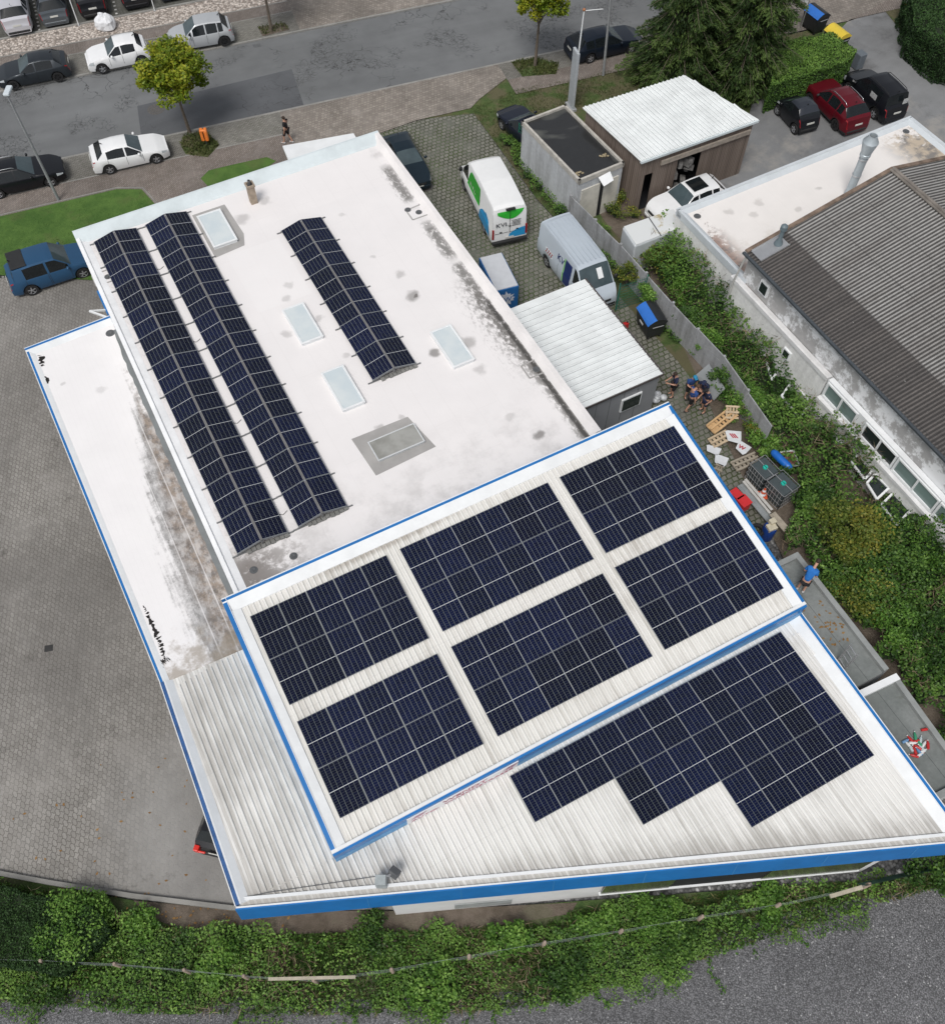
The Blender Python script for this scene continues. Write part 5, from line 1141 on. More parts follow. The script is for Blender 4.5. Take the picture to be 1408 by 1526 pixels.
b = MB(); section_run(b, [(0, 2.15), (0, 3.12), (.28, 3.12), (.28, 2.15)], lo(-.22, 31, 0), lo(-.22, LV + .05, 0)); b.build('window_reveal', m_white, fib)
b = MB()
for v_ in (1.6,):
    c_ = lo(.03, v_, 3.9); b.box(c_, (.10, .62, .72), rz=R_(28.7))
wf_ = b.build('window', m_white, fib); b = MB(); c_ = lo(-.03, 1.6, 3.9); b.box(c_, (.04, .44, .52), rz=R_(28.7)); b.build('pane', m_glass, wf_)
b = MB(); c_ = lo(-.28, 4.4, 2.3); b.box(c_, (.10, .5, .5), rz=R_(28.7)); wf_ = b.build('window', m_white, fib); b = MB(); b.box(lo(-.33, 4.4, 2.3), (.04, .34, .36), rz=R_(28.7)); b.build('pane', m_glass, wf_)
b = MB(); b.tube([gp(-.15, .15, -.1), lo(-.2, .1, 4.5), lo(-.35, .0, 3.0), lo(-.35, 0, 1.2)], .05, 8); b.build('downpipe', plain('grey_downpipe', (.42, .42, .40), .6, .2), fib, smooth=50)
tray = thing('roof_vent', 'small grey pipe vent in a metal tray at the eaves corner of the dark roof', 'vent', gp(.9, .5, .05))
b = MB(); c_ = gp(.75, .42, .08); b.bar(gp(.05, .5, .07), gp(1.6, .5, .07), .75, .03); b.bar(gp(.05, .14, .1), gp(1.6, .14, .1), .03, .1); b.bar(gp(.05, .88, .1), gp(1.6, .88, .1), .03, .1); b.build('tray', m_alu, tray)
b = MB(); c_ = gp(1.25, .5, .0); b.lathe([(.22, .06), (.18, .2), (.10, .35), (.10, .9), (.17, .92), (.16, 1.12), (.08, 1.2), (.001, 1.2)], c_, 14); b.build('pipe', plain('blue_grey_pipe', (.13, .17, .19), .5, .2), tray, smooth=40)

# garage
gar = thing('concrete_garage', 'small grey concrete garage with a wet dark flat roof', 'garage', at(860, 240, 0))
g0, g1, g3 = at(777, 180, 3.0), at(843, 155, 3.0), at(858, 268, 3.0); gx1 = (g1 - g0).normalized(); gW, gL = 2.9, 5.7; gy1 = Vector((gx1.y, -gx1.x, 0))
gq = lambda u, v, z: Vector((g0.x + gx1.x * u + gy1.x * v, g0.y + gx1.y * u + gy1.y * v, z)); ga = math.atan2(gx1.y, gx1.x)
b = MB(); b.prism(ccw([XY(gq(.04, .04, 0)), XY(gq(gW - .04, .04, 0)), XY(gq(gW - .04, gL - .04, 0)), XY(gq(.04, gL - .04, 0))]), 0, 2.8); b.build('wall', m_gar, gar)
def mat_wet():
    n = NB('wet_bitumen_roof'); f = n.frame(ga, XY(g0)); w_ = n.ss(n.noise(.33, 3, f, .4, .6), .42, .50); seam, sf = n.brick(f, 20, 1.0, .012, .4, 0); c = n.mix(w_, (.085, .088, .082), (.028, .029, .03))
    c = n.mul(c, n.m('ADD', .8, n.m('MULTIPLY', n.noise(3, 5, f), .4))); c = n.mix(n.m('MULTIPLY', sf, .5), c, (.02, .02, .02)); n.set(color=c, rough=n.m('SUBTRACT', .8, n.m('MULTIPLY', w_, .62))); return n.mat
b = MB(); b.prism(ccw([XY(gq(.1, .1, 0)), XY(gq(gW - .1, .1, 0)), XY(gq(gW - .1, gL - .1, 0)), XY(gq(.1, gL - .1, 0))]), 2.8, 2.86); b.build('roof', mat_wet(), gar)
sec2 = [(0, 2.72), (0, 3.0), (.13, 3.0), (.13, 2.8)]; b = MB()
for a_, c_ in (((0, 0), (gW, 0)), ((gW, 0), (gW, gL)), ((gW, gL), (0, gL)), ((0, gL), (0, 0))): section_run(b, sec2, gq(*a_, 0), gq(*c_, 0))
b.build('parapet', plain('pale_stone_coping', (.46, .44, .40), .8, .3, 3, obj=False), gar)
b = MB(); b.box(gq(.85, gL - .01, 1.15), (1.2, .06, 2.2), rz=ga); b.box(gq(2.15, gL - .01, 1.15), (1.0, .06, 2.2), rz=ga); b.build('garage_door', plain('cream_door', (.58, .56, .50), .6, .25, 2), gar)
b = MB(); b.box(gq(1.55, gL - .0, 1.2), (.22, .07, 2.3), rz=ga); b.build('door_gap', m_dark, gar)
b = MB(); b.add([gq(1.2, gL + .05, 2.75), gq(1.95, gL + .05, 2.85), gq(1.9, gL + .5, 2.6), gq(1.25, gL + .55, 2.5)], [(0, 1, 2, 3)]); b.build('door_hood', m_white, gar)
m_moss = plain('mossy_debris', (.30, .25, .16), .9, .6, 8)
for u, v in ((.42, gL - .6), (2.35, gL - 1.1)):
    b = MB(); r = random.Random(int(u * 10))
    for k in range(9): b.sphere(gq(u + r.uniform(-.2, .2), v + r.uniform(-.12, .12), 2.89), .07, 6, 4, sc=(1, 1, .5))
    b.build('roof_debris', m_moss, gar)
# wooden shed
shed = thing('wooden_shed', 'dark timber shed with a white ribbed sheet roof and an open front', 'shed', at(1000, 230, 0))
s0, s1, s2, s3 = at(868, 160, 3.75), at(1020, 112, 3.75), at(1130, 178, 3.6), at(955, 240, 3.6); sx = (s1 - s0).normalized()
q = [s0, s1, s2, s3]; cen = sum(q, Vector()) / 4; nin = [c_ + (cen - c_).normalized() * .22 for c_ in q]
b = MB(); b.add([(p_.x, p_.y, z_) for p_, zz in zip(nin, (3.6, 3.6, 3.45, 3.45)) for z_ in (0, zz)], [(0, 1, 3, 2), (2, 3, 5, 4), (6, 7, 1, 0)])
fa, fb2 = nin[3], nin[2]; fd = fb2 - fa
for t0, t1, z0, z1 in ((0, .05, 0, 3.45), (.05, .12, 2.4, 3.45), (.12, .34, 0, 3.45), (.34, .55, 2.75, 3.45), (.55, 1, 0, 3.45)):
    a_, c_ = fa + fd * t0, fa + fd * t1; b.add([(a_.x, a_.y, z0), (c_.x, c_.y, z0), (c_.x, c_.y, z1), (a_.x, a_.y, z1)], [(0, 1, 2, 3)])
b.build('wall', m_wood, shed)
b = MB(); dn = Vector((-fd.y, fd.x, 0)).normalized(); a_, c_ = fa + dn * 1.2, fb2 + dn * 1.2; b.add([(a_.x, a_.y, 0), (c_.x, c_.y, 0), (c_.x, c_.y, 3.4), (a_.x, a_.y, 3.4)], [(0, 1, 2, 3)]); b.add([(*XY(fa), .06), (*XY(fb2), .06), (*XY(c_), .06), (*XY(a_), .06)], [(0, 1, 2, 3)]); b.build('dark_inside', m_dark, shed)
r = random.Random(5)
for k in range(14):
    b = MB(); t_ = r.uniform(.36, .52); p_ = fa + fd * t_ + dn * r.uniform(.1, .8); b.box((p_.x, p_.y, r.uniform(.2, 2.2)), (r.uniform(.2, .6), r.uniform(.1, .5), r.uniform(.05, .4)), rz=r.uniform(0, 3))
    b.build('stored_clutter', plain('clutter_grey', (.16, .155, .15), .7, .8, 5), shed)
b = MB(); b.bar((*XY(fa + fd * .17 - dn * .1), 2.95), (*XY(fa + fd * .98 - dn * .1), 2.95), .10, .26); b.build('sliding_rail_beam', m_wood2, shed)
b = MB(); sl = fa + fd * .58 - dn * .09, fa + fd * .34 - dn * .09; b.build if 0 else None
def zsh(x, y):
    t_ = ((Vector((x, y, 0)) - Vector((*XY(s0), 0))).dot(Vector((sx.y, -sx.x, 0)))) / 5.0; return 3.75 - .15 * t_
b = MB(); b.add([(p_.x, p_.y, zsh(p_.x, p_.y) + o) for p_ in q for o in (-.06, 0)], [(1, 7, 5, 3), (0, 2, 4, 6), (0, 1, 3, 2), (2, 3, 5, 4), (4, 5, 7, 6), (6, 7, 1, 0)])
dsh = (s3 - s0).normalized(); ribbed(b, [XY(p_) for p_ in q], math.atan2(dsh.x, -dsh.y), .26, zsh, .05, .07, .12, .1)
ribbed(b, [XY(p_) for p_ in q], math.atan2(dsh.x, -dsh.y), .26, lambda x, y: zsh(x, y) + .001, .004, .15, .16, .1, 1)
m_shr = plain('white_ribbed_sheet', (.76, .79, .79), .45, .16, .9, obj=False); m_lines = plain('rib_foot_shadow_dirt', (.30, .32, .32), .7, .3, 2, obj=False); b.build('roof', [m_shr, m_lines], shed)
b = MB(); b.bar(s3 + Vector((0, 0, -.09)), s2 + Vector((0, 0, -.09)), .14, .13); b.build('gutter', m_pale, shed)
# grey container
con = thing('grey_container', 'low light grey metal container with a stained lid beside the annex', 'container', at(978, 340, 0))
q = [at(927, 338, 2.1), at(1004, 311, 2.1), at(1022, 337, 2.1), at(946, 367, 2.1)]
m_con = plain('pale_grey_container', (.48, .51, .53), .5, .2, 1.2, obj=False); b = MB(); b.prism(ccw([XY(p_) for p_ in q]), .1, 2.1); b.build('body', m_con, con, bevel=.10, seg=3)
n = NB('stained_lid'); p_ = n.pos(); n.set(color=n.mix(n.m('MULTIPLY', n.ss(n.noise(1.1, 6, p_, .7), .5, .62), n.ss(n.xyz(p_)[0], 8.8, 9.6)), (.66, .68, .68), (.42, .36, .22)), rough=.5)
b = MB(); b.prism(ccw([XY(p_.lerp((q[0] + q[2]) / 2, .05)) for p_ in q]), 2.1, 2.13); b.build('lid', n.mat, con)
b = MB(); mid_ = [(q[0] + q[1]) / 2, (q[3] + q[2]) / 2]; b.bar(mid_[0] + Vector((0, 0, .04)), mid_[1] + Vector((0, 0, .04)), .05, .03); b.build('lid_seam', m_dgrey, con)
# metal store with ribbed roof against the hall
ms = thing('metal_store', 'grey panelled store with a white ribbed roof against the long hall wall', 'shed', at(880, 510, 0))
r0, r1, r2, r3 = fh(15.9, 8.95, 2.75), None, None, None
mq = lambda u, v, z: fh(15.9 + u, v, z)
r1_, r2_ = uvof(at(872, 415, 2.75)), uvof(at(988, 558, 2.75)); r3_ = uvof(at(872, 600, 2.75)); v0_, v1_, u1_ = (r1_[1]), (r2_[1] + r3_[1]) / 2 + .1, (r1_[0] + r2_[0]) / 2
q = [fh(15.9, v0_, 0), fh(u1_, v0_, 0), fh(u1_, v1_, 0), fh(15.9, v1_, 0)]
b = MB(); b.prism(ccw([XY(p_) for p_ in (fh(15.9, v0_ + .1), fh(u1_ - .1, v0_ + .1), fh(u1_ - .1, v1_ - .08), fh(15.9, v1_ - .08))]), 0, 2.66); b.build('wall', m_gwall, ms)
b = MB(); b.prism(ccw([XY(p_) for p_ in q]), 2.66, 2.72); zf_ = lambda x, y: 2.72
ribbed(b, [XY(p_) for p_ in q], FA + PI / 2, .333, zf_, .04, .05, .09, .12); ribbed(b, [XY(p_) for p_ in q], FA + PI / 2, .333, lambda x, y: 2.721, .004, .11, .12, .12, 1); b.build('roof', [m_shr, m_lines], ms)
b = MB(); b.bar(fh(u1_ + .02, v0_, 2.70), fh(u1_ + .02, v1_, 2.70), .06, .14); b.bar(fh(15.9, v1_ + .02, 2.70), fh(u1_, v1_ + .02, 2.70), .05, .10); b.build('roof_edge', plain('dark_brown_edge', (.07, .06, .06), .6, .3), ms)
for k in range(5):
    pass
b = MB(); c_ = fh((15.9 + u1_) / 2 + 1.1, v1_ - .03, 1.55); b.box(c_, (1.1, .08, .9), rz=FA); wf_ = b.build('window', m_white, ms); b = MB(); b.box(fh((15.9 + u1_) / 2 + 1.1, v1_ + .02, 1.55), (.95, .03, .74), rz=FA); b.build('pane', m_glass, wf_)
b = MB()
for k in range(6): b.box(fh(16.2 + k * .75, v1_ - .075, 1.3), (.015, .012, 2.5), rz=FA)
b.build('panel_joint', m_dgrey, ms)
# felt roofed lean-tos right of the wash hall
def mat_felt(name, a, b_):
    n = NB(name); f = n.frame(UA); seam, sf = n.brick(f, 1.75, 9.0, .012, .4, 0); c = n.mix(n.ss(n.noise(.5, 5, f), .35, .65), a, b_); c = n.mul(c, n.m('ADD', .8, n.m('MULTIPLY', n.noise(8, 4, f), .4)))
    c = n.mix(n.m('MULTIPLY', sf, .7), c, (.03, .03, .03)); c = n.mix(n.m('MULTIPLY', n.ss(n.noise(.8, 6, f, .7), .58, .70), .4), c, (.08, .09, .05)); n.set(color=c, rough=.9); return n.mat
m_felt = mat_felt('grey_green_felt', (.155, .17, .165), (.22, .235, .23)); m_par = plain('felt_covered_parapet', (.27, .285, .28), .85, .25, 1.4, obj=False)
ln = thing('felt_roofed_annex', 'low grey green felt roofed annex with a raised rim where the man stands', 'building', at(1220, 910, 0))
l0, l1 = at(1188, 822.5, 2.85), at(1290, 953, 2.85); ldir = (l1 - l0).normalized(); lw = Vector((-ldir.y, ldir.x, 0)) * -1 if False else Vector((ldir.y, -ldir.x, 0))
lq = lambda u, v, z: Vector((l0.x + ldir.x * u + lw.x * v, l0.y + ldir.y * u + lw.y * v, z))
if lw.x > 0: lw = -lw
LL = 5.6
b = MB(); b.prism(ccw([XY(lq(0, 0, 0)), XY(lq(LL, 0, 0)), XY(lq(LL, 3.0, 0)), XY(lq(0, 3.0, 0))]), 0, 2.62); b.build('wall', m_conc, ln)
b = MB(); b.prism(ccw([XY(lq(.05, .05, 0)), XY(lq(LL, .05, 0)), XY(lq(LL, 3.0, 0)), XY(lq(.05, 3.0, 0))]), 2.62, 2.68); b.build('roof', m_felt, ln)
b = MB(); b.bar(lq(-.0, .11, 2.77), lq(LL, .11, 2.77), .22, .2); b.bar(lq(.11, .22, 2.768), lq(.11, 3.0, 2.768), .22, .2); b.build('parapet', m_par, ln)
ln2 = thing('felt_roofed_annex', 'lower felt roofed annex with a white end wall and bottles lying on it', 'building', at(1350, 1060, 0))
n0_, n1_ = at(1279, 1030, 2.85), at(1334, 1004, 2.85); nd = (n1_ - n0_).normalized(); nd2 = Vector((nd.y, -nd.x, 0))
nq = lambda u, v, z: Vector((n1_.x - nd.x * u + nd2.x * v, n1_.y - nd.y * u + nd2.y * v, z)); NL = 4.4
b = MB(); b.prism(ccw([XY(nq(0, 0, 0)), XY(nq(3.5, 0, 0)), XY(nq(3.5, NL, 0)), XY(nq(0, NL, 0))]), 0, 2.62); b.build('wall', m_wwall, ln2)
b = MB(); b.prism(ccw([XY(nq(.05, .05, 0)), XY(nq(3.5, .05, 0)), XY(nq(3.5, NL - .05, 0)), XY(nq(.05, NL - .05, 0))]), 2.62, 2.68); b.build('roof', m_felt, ln2)
b = MB(); b.bar(nq(.11, .25, 2.77), nq(.11, NL, 2.77), .22, .2); b.bar(nq(.22, NL - .11, 2.768), nq(3.5, NL - .11, 2.768), .22, .2); b.build('parapet', m_par, ln2)
b = MB(); b.bar(nq(-.02, .12, 2.76), nq(3.5, .12, 2.76), .26, .24); b.build('white_end_wall', m_white, ln2)
lad = thing('aluminium_ladder', 'short aluminium ladder end reaching over the blue roof edge', 'ladder', at(1256, 990, 2.7))
b = MB(); a_, c_ = at(1247, 985, 2.75), at(1256, 1000, 2.75); up_ = Vector((.28, .30, .9)); 
b.bar(a_, a_ + up_, .06, .03); b.bar(c_, c_ + up_, .06, .03)
b.build('rail', m_alu, lad); b = MB()
for k in range(4): b.bar(a_ + up_ * (.15 + .25 * k), c_ + up_ * (.15 + .25 * k), .035, .03)
b.build('rung', m_alu, lad)

# bottles on the felt roof
bc = dict(red=plain('red_plastic', (.50, .03, .03), .3, .2), green=plain('green_bottle', (.05, .30, .16), .2, .2), clear=plain('clear_bottle', (.50, .58, .60), .15, .2), blue=plain('pale_blue_bottle', (.16, .30, .50), .2, .2), white=plain('white_bottle', (.70, .70, .70), .3, .1))
BT = [(1363, 1097, 'green'), (1369, 1107, 'green'), (1356, 1102, 'red'), (1349, 1104, 'blue'), (1360, 1107, 'white'), (1371, 1103, 'clear'), (1376, 1109, 'white'), (1366, 1113, 'red'), (1373, 1115, 'clear'), (1356, 1114, 'clear'), (1362, 1118, 'red'), (1369, 1120, 'blue'), (1375, 1119, 'white'), (1382, 1110, 'red'), (1371, 1124, 'white'), (1361, 1126, 'red'), (1378, 1087, 'red'), (1389, 1089, 'clear'), (1366, 1104, 'red'), (1353, 1110, 'white')]
r = random.Random(12)
GR = {'red': 'red plastic bottle lying among the heap on the lower felt roof', 'green': 'green bottle lying in the heap on the lower felt roof', 'blue': 'pale blue bottle lying in the heap on the lower felt roof', 'white': 'white bottle lying in the heap on the lower felt roof', 'clear': 'clear bottle lying in the heap on the lower felt roof'}
for k, (px, py, cl) in enumerate(BT):
    p_ = at(px, py, 2.74); a_ = r.uniform(0, PI); t = thing('bottle', GR[cl], 'bottle', p_, a_, group=f'{cl} bottles lying on the lower felt roof')
    b = MB(); b.lathe([(.001, -.16), (.05, -.155), (.055, -.05), (.055, .06), (.02, .13), (.018, .16)], (0, 0, 0), 10, axis='X'); b.build('body', bc[cl], t, smooth=40, world=False)
    b = MB(); b.lathe([(.024, .155), (.024, .185), (.001, .186)], (0, 0, 0), 8, axis='X'); b.build('cap', bc['white'] if cl != 'white' else bc['red'], t, world=False)
for px, py, lb in ((1378, 1087, 'red plastic bottle lying alone above the bottle heap on the felt roof'), (1389, 1089, 'clear bottle lying apart right of the heap on the felt roof')):
    for o in bpy.data.objects:
        if o.get('category') == 'bottle' and (o.location - at(px, py, 2.74)).length < .02: o['label'] = lb; del o['group']

# ------------------------------------------------------------------ concrete fence, green mesh panels
fl_ = [at(851, 292, 1.9), at(925, 364, 1.9), at(1003, 451, 1.9), at(1079, 531, 1.9), at(1152, 634, 1.9)]
fen = thing('concrete_fence', 'weathered grey slab fence between the paved yard and the overgrown strip', 'fence', (*XY(fl_[2]), 0))
seg_ = []
for i in range(4):
    a_, c_ = fl_[i], fl_[i + 1]; nn = max(1, round((c_ - a_).length / 2.0))
    for k in range(nn): seg_.append((a_.lerp(c_, k / nn), a_.lerp(c_, (k + 1) / nn)))
r = random.Random(3)
for a_, c_ in seg_:
    h_ = 1.9 - r.uniform(0, .15); d = (c_ - a_).normalized(); rz = math.atan2(d.y, d.x)
    b = MB()
    for j in range(4): m_ = (a_ + c_) / 2; b.box((m_.x, m_.y, h_ * (j + .5) / 4), ((c_ - a_).length - .12, .05, h_ / 4 - .012), rz=rz)
    b.build('slab_panel', m_conc, fen); b = MB(); b.box((a_.x, a_.y, .97), (.12, .12, 1.94), rz=rz); b.build('post', m_conc, fen)
m_gm = plain('green_wire', (.01, .13, .09), .5, .1)
def mesh_fence(label, pts, h, name='mesh_fence', step=.10, grp=None, col=m_gm):
    t = thing(name, label, 'fence', pts[0], group=grp); b = MB()
    for a_, c_ in zip(pts, pts[1:]):
        L_ = (c_ - a_).length; n_ = int(L_ / step)
        for k in range(n_ + 1): q_ = a_.lerp(c_, k / max(1, n_)); b.bar(q_, q_ + Vector((0, 0, h)), .010, .010)
        for z_ in np.arange(.05, h + .01, .2): b.bar(a_ + Vector((0, 0, z_)), c_ + Vector((0, 0, z_)), .014, .014)
    b.build('wire_panel', col, t); 
    for p_ in pts: b = MB(); b.box((p_.x, p_.y, p_.z + h / 2 + .03), (.06, .06, h + .06)); b.build('post', col, t)
    return t
mesh_fence('dark green mesh gate panel beside the big black bin', [at(917, 462, .04), at(957, 449, .04)], 1.8, 'mesh_gate')
mesh_fence('green mesh fence running along the grey garage wall', [at(772, 218, .05), at(803, 250, .05), at(833, 283, .05), at(858, 312, .05)], 1.5, step=.2)
mesh_fence('green mesh fence panel below the conifers next to the clipped hedge', [at(1122, 142, .05), at(1150, 128, .05), at(1172, 118, .05)], 1.3, step=.2)

# ------------------------------------------------------------------ street furniture
def lamp(base, h, label, lean, arm=None):
    t = thing('street_lamp', label, 'street lamp', base); b = MB(); top_ = base + Vector((lean[0], lean[1], h))
    b.tube([base, base.lerp(top_, .5), top_], [.085, .07, .045], 10); b.build('pole', plain('lamp_pole_grey', (.26, .27, .28), .5, .2, obj=True), t, smooth=50)
    if arm: 
        b = MB(); b.tube([top_, top_ + Vector(arm) * .4 + Vector((0, 0, .5)), top_ + Vector(arm) + Vector((0, 0, .6))], .04, 8); b.build('arm', _mc['lamp_pole_grey'], t, smooth=50); top_ = top_ + Vector(arm) + Vector((0, 0, .6))
    b = MB(); b.box((top_.x, top_.y + .25, top_.z + .05), (.30, .75, .14)); b.build('lamp_head', plain('lamp_head', (.60, .66, .70), .4, .1), t, bevel=.04)
    return t
lamp(at(88, 298, .08), 6.55, 'slim grey street lamp on the lawn edge by the black estate car', (-.15, .0))
lamp(at(898.6, 112, .08), 7.4, 'street lamp in front of the dark estate car near the conifers', (-.25, 0), arm=(-.5, .7, 0))
fb = at(852, 157, .08); fp = thing('flagpole', 'thin white flagpole with a short arm beside the grey sign pylon', 'flagpole', fb); b = MB(); b.tube([fb, fb + Vector((.12, 0, 5.9))], [.06, .035], 8); b.build('pole', m_white, fp, smooth=50)
b = MB(); t_ = fb + Vector((.12, 0, 5.9)); b.tube([t_, t_ + Vector((1.05, .1, .05))], .02, 6); b.build('arm', m_white, fp); b = MB(); b.sphere(t_ + Vector((0, 0, .06)), .09); b.build('ball_cap', plain('copper_ball', (.35, .14, .06), .4, .1), fp, smooth=True)
pb = at(850, 156, .08); py_ = thing('sign_pylon', 'tall narrow grey sign pylon seen edge on beside the flagpole', 'sign', pb - Vector((.0, .3, 0))); b = MB(); b.box((pb.x, pb.y - .25, 1.9), (.16, .75, 3.7), rz=R_(18)); b.build('panel', plain('pylon_grey', (.42, .45, .48), .4, .15), py_, bevel=.02); b = MB(); b.box((pb.x, pb.y - .25, .12), (.4, .9, .14), rz=R_(18)); b.build('foot', m_conc, py_)
wb = at(309, 216, .08); t = thing('litter_bin', 'orange rounded litter bin on a post beside the street tree', 'bin', wb); b = MB(); b.tube([wb, wb + Vector((0, 0, 1.15))], .035, 8); b.build('post', m_dgrey, t)
m_or = plain('orange_plastic', (.80, .22, .04), .45, .12); b = MB()
for s_ in (-1, 1): b.box((wb.x + s_ * .115, wb.y - .03, .78), (.20, .30, .66), rz=R_(8)); 
b.box((wb.x, wb.y - .03, 1.12), (.42, .30, .12), rz=R_(8)); b.build('body', m_or, t, bevel=.05, seg=3); b = MB(); b.box((wb.x, wb.y - .20, .86), (.035, .02, .45), rz=R_(8)); b.build('slot', m_black, t)
# manhole, gullies
def flatring(name, p_, r0, r1, z, m, label=None):
    b = MB(); b.lathe([(r0, 0), (r1, 0)], (p_.x, p_.y, z), 28); b.build(name, m, kind='structure')
b = MB(); q_ = at(233, 163, 0); b.lathe([(.001, .009), (.33, .009)], q_, 28); b.lathe([(.36, .008), (.52, .008)], q_, 28); b.build('manhole_cover', plain('manhole_iron', (.10, .095, .09), .8, .4, 8, obj=True), kind='structure')
for px, py in ((383, 68), (415, 167)):
    q_ = at(px, py, 0); b = MB()
    for k in range(5): b.box((q_.x + (k - 2) * .1 * math.cos(SA), q_.y + (k - 2) * .1 * math.sin(SA), .012), (.05, .34, .012), rz=SA)
    b.build('gully_grate', m_dgrey, kind='structure')
q_ = at(635, 278, .035); b = MB(); b.lathe([(.001, .009), (.22, .009)], q_, 24); b.lathe([(.24, .008), (.42, .008)], q_, 24); b.build('manhole_cover', _mc['manhole_iron'], kind='structure')
# white bulk bag
wb = at(160, 42, .09); b = MB(); r = random.Random(2); n_ = 18; rows_ = [(.42, 0), (.52, .15), (.55, .4), (.50, .62), (.36, .80), (.20, .88), (.05, .84)]
for i, (rr_, z_) in enumerate(rows_):
    for k in range(n_):
        a_ = 2 * PI * k / n_; sq = 1 / max(abs(math.cos(a_)), abs(math.sin(a_))) ** .45; q_ = rr_ * sq * r.uniform(.9, 1.08); b.v.append((wb.x + math.cos(a_) * q_ * 1.15, wb.y + math.sin(a_) * q_, wb.z + z_ * r.uniform(.92, 1.1)))
for i in range(len(rows_) - 1):
    for k in range(n_): b.f.append((i * n_ + k, i * n_ + (k + 1) % n_, (i + 1) * n_ + (k + 1) % n_, (i + 1) * n_ + k)); b.m.append(0)
b.f.append(tuple((len(rows_) - 1) * n_ + k for k in range(n_))); b.m.append(0)
tag(b.build('bulk_bag', plain('white_woven_plastic', (.72, .73, .75), .6, .1, 4)), 'white bulk bag slumped on the pebble bed above the small white car', 'bag')

# wheelie containers
def big_bin(loc, rz, body, lid, label, w=1.35, d=1.05, h=1.1, flap=None):
    t = thing('waste_container', label, 'bin', loc, rz); b = MB()
    vs = [(x * (w / 2 - (.06 if z == .2 else 0)), y * (d / 2 - (.10 if z == .2 else 0)), z) for z in (.2, h) for y in (-1, 1) for x in (-1, 1)]
    b.add(vs, [(0, 2, 3, 1), (4, 5, 7, 6), (0, 1, 5, 4), (2, 6, 7, 3), (0, 4, 6, 2), (1, 3, 7, 5)]); b.build('body', body, t, bevel=.05, seg=3, world=False)
    b = MB(); K_ = 12; prof = [(-d / 2 - .03 + (d + .06) * k / K_, h + .03 + .30 * math.sin(PI * k / K_) ** .8) for k in range(K_ + 1)]
    for k in range(K_): (y0, z0), (y1, z1) = prof[k], prof[k + 1]; b.add([(-w / 2 - .02, y0, z0), (w / 2 + .02, y0, z0), (w / 2 + .02, y1, z1), (-w / 2 - .02, y1, z1)], [(0, 1, 2, 3)], 1 if flap is not None and k < 5 else 0)
    for s_ in (-1, 1):
        x = s_ * (w / 2 + .02); b.add([(x, y, z) for y, z in prof], [tuple(range(K_ + 1))])
    b.build('lid', [lid, flap or lid], t, world=False)
    for sx_ in (-1, 1):
        for sy_ in (-1, 1):
            b = MB(); b.lathe([(.001, -.03), (.09, -.03), (.09, .03), (.001, .03)], (sx_ * (w / 2 - .15), sy_ * (d / 2 - .2), .1), 12, axis='Y'); b.build('caster', m_black, t, world=False)
    b = MB(); b.tube([(-w / 2 - .07, -.3, h - .1), (-w / 2 - .07, .3, h - .1)], .02, 6); b.tube([(w / 2 + .07, -.3, h - .1), (w / 2 + .07, .3, h - .1)], .02, 6); b.build('handle', m_alu, t, world=False)
    return t
m_bin = plain('black_bin_plastic', (.018, .02, .022), .45, .15); m_bl = plain('blue_lid_plastic', (.03, .16, .55), .4, .1); m_yl = plain('yellow_lid_plastic', (.70, .52, .05), .5, .12)
pbn = at(966, 492, .05); t = big_bin(pbn, R_(-70), m_bin, m_bin, 'black waste container with a blue flap near the green mesh gate', flap=m_bl)
b = MB(); b.box((0, -.53, .75), (.34, .012, .12)); b.build('label_plate', m_white, t, world=False)
big_bin(at(1209, 44, .06), R_(-60), m_bin, m_bin, 'black waste container with a blue lid strip behind the clipped hedge', flap=m_bl)
big_bin(at(1240, 72, .06), R_(-60), m_bin, m_yl, 'waste container with a yellow lid behind the clipped hedge', flap=m_yl, h=1.0)
b = MB(); q_ = at(1275, 100, .06); b.box((q_.x, q_.y, .55), (.55, .6, 1.0), rz=.5); tag(b.build('wheelie_bin', plain('grey_bin_plastic', (.12, .14, .16), .5, .15), bevel=.06, seg=3), 'small grey bin at the end of the clipped hedge', 'bin')
cn = at(930, 490, .05); t = thing('red_canister', 'red plastic canister next to the black waste container', 'canister', cn, R_(20)); b = MB(); b.box((0, 0, .22), (.34, .20, .42)); b.build('body', plain('red_canister_plastic', (.45, .02, .02), .4, .15), t, bevel=.05, seg=3, world=False); b = MB(); b.lathe([(.035, .42), (.035, .50), (.001, .50)], (.1, 0, 0), 10); b.build('cap', m_black, t, world=False)
# sign frame on two legs; red and white board
a_, c_ = at(1181, 36, .06), at(1192, 44, .06); t = thing('notice_board', 'white notice board on two grey legs beside the black container behind the hedge', 'sign', a_); b = MB()
for p_ in (a_, c_): b.tube([p_, p_ + Vector((0, 0, 2.9))], .035, 8)
b.build('leg', m_alu, t, smooth=50); b = MB(); m_ = (a_ + c_) / 2; d = (c_ - a_).normalized(); b.box((m_.x, m_.y, 2.3), ((c_ - a_).length - .06, .05, 1.2), rz=math.atan2(d.y, d.x)); b.build('board', m_white, t); b = MB(); 
for z_ in (2.05, 2.3, 2.55): b.box((m_.x + d.y * .03, m_.y - d.x * .03, z_), ((c_ - a_).length - .2, .012, .03), rz=math.atan2(d.y, d.x))
b.build('text_line', m_ink, t)
sp = at(1352, 28, .06); t = thing('banner_sign', 'white and orange sign board beside the tall right hedge', 'sign', sp, R_(-25)); b = MB(); b.box((0, 0, 1.3), (1.1, .06, 1.6)); b.build('board', m_white, t, world=False); b = MB(); b.box((0, -.035, .72), (1.1, .012, .36)); b.build('orange_stripe', m_or, t, world=False); b = MB()
for k in range(3): b.box((-.3 + .3 * k, -.035, 1.45), (.10, .012, .7))
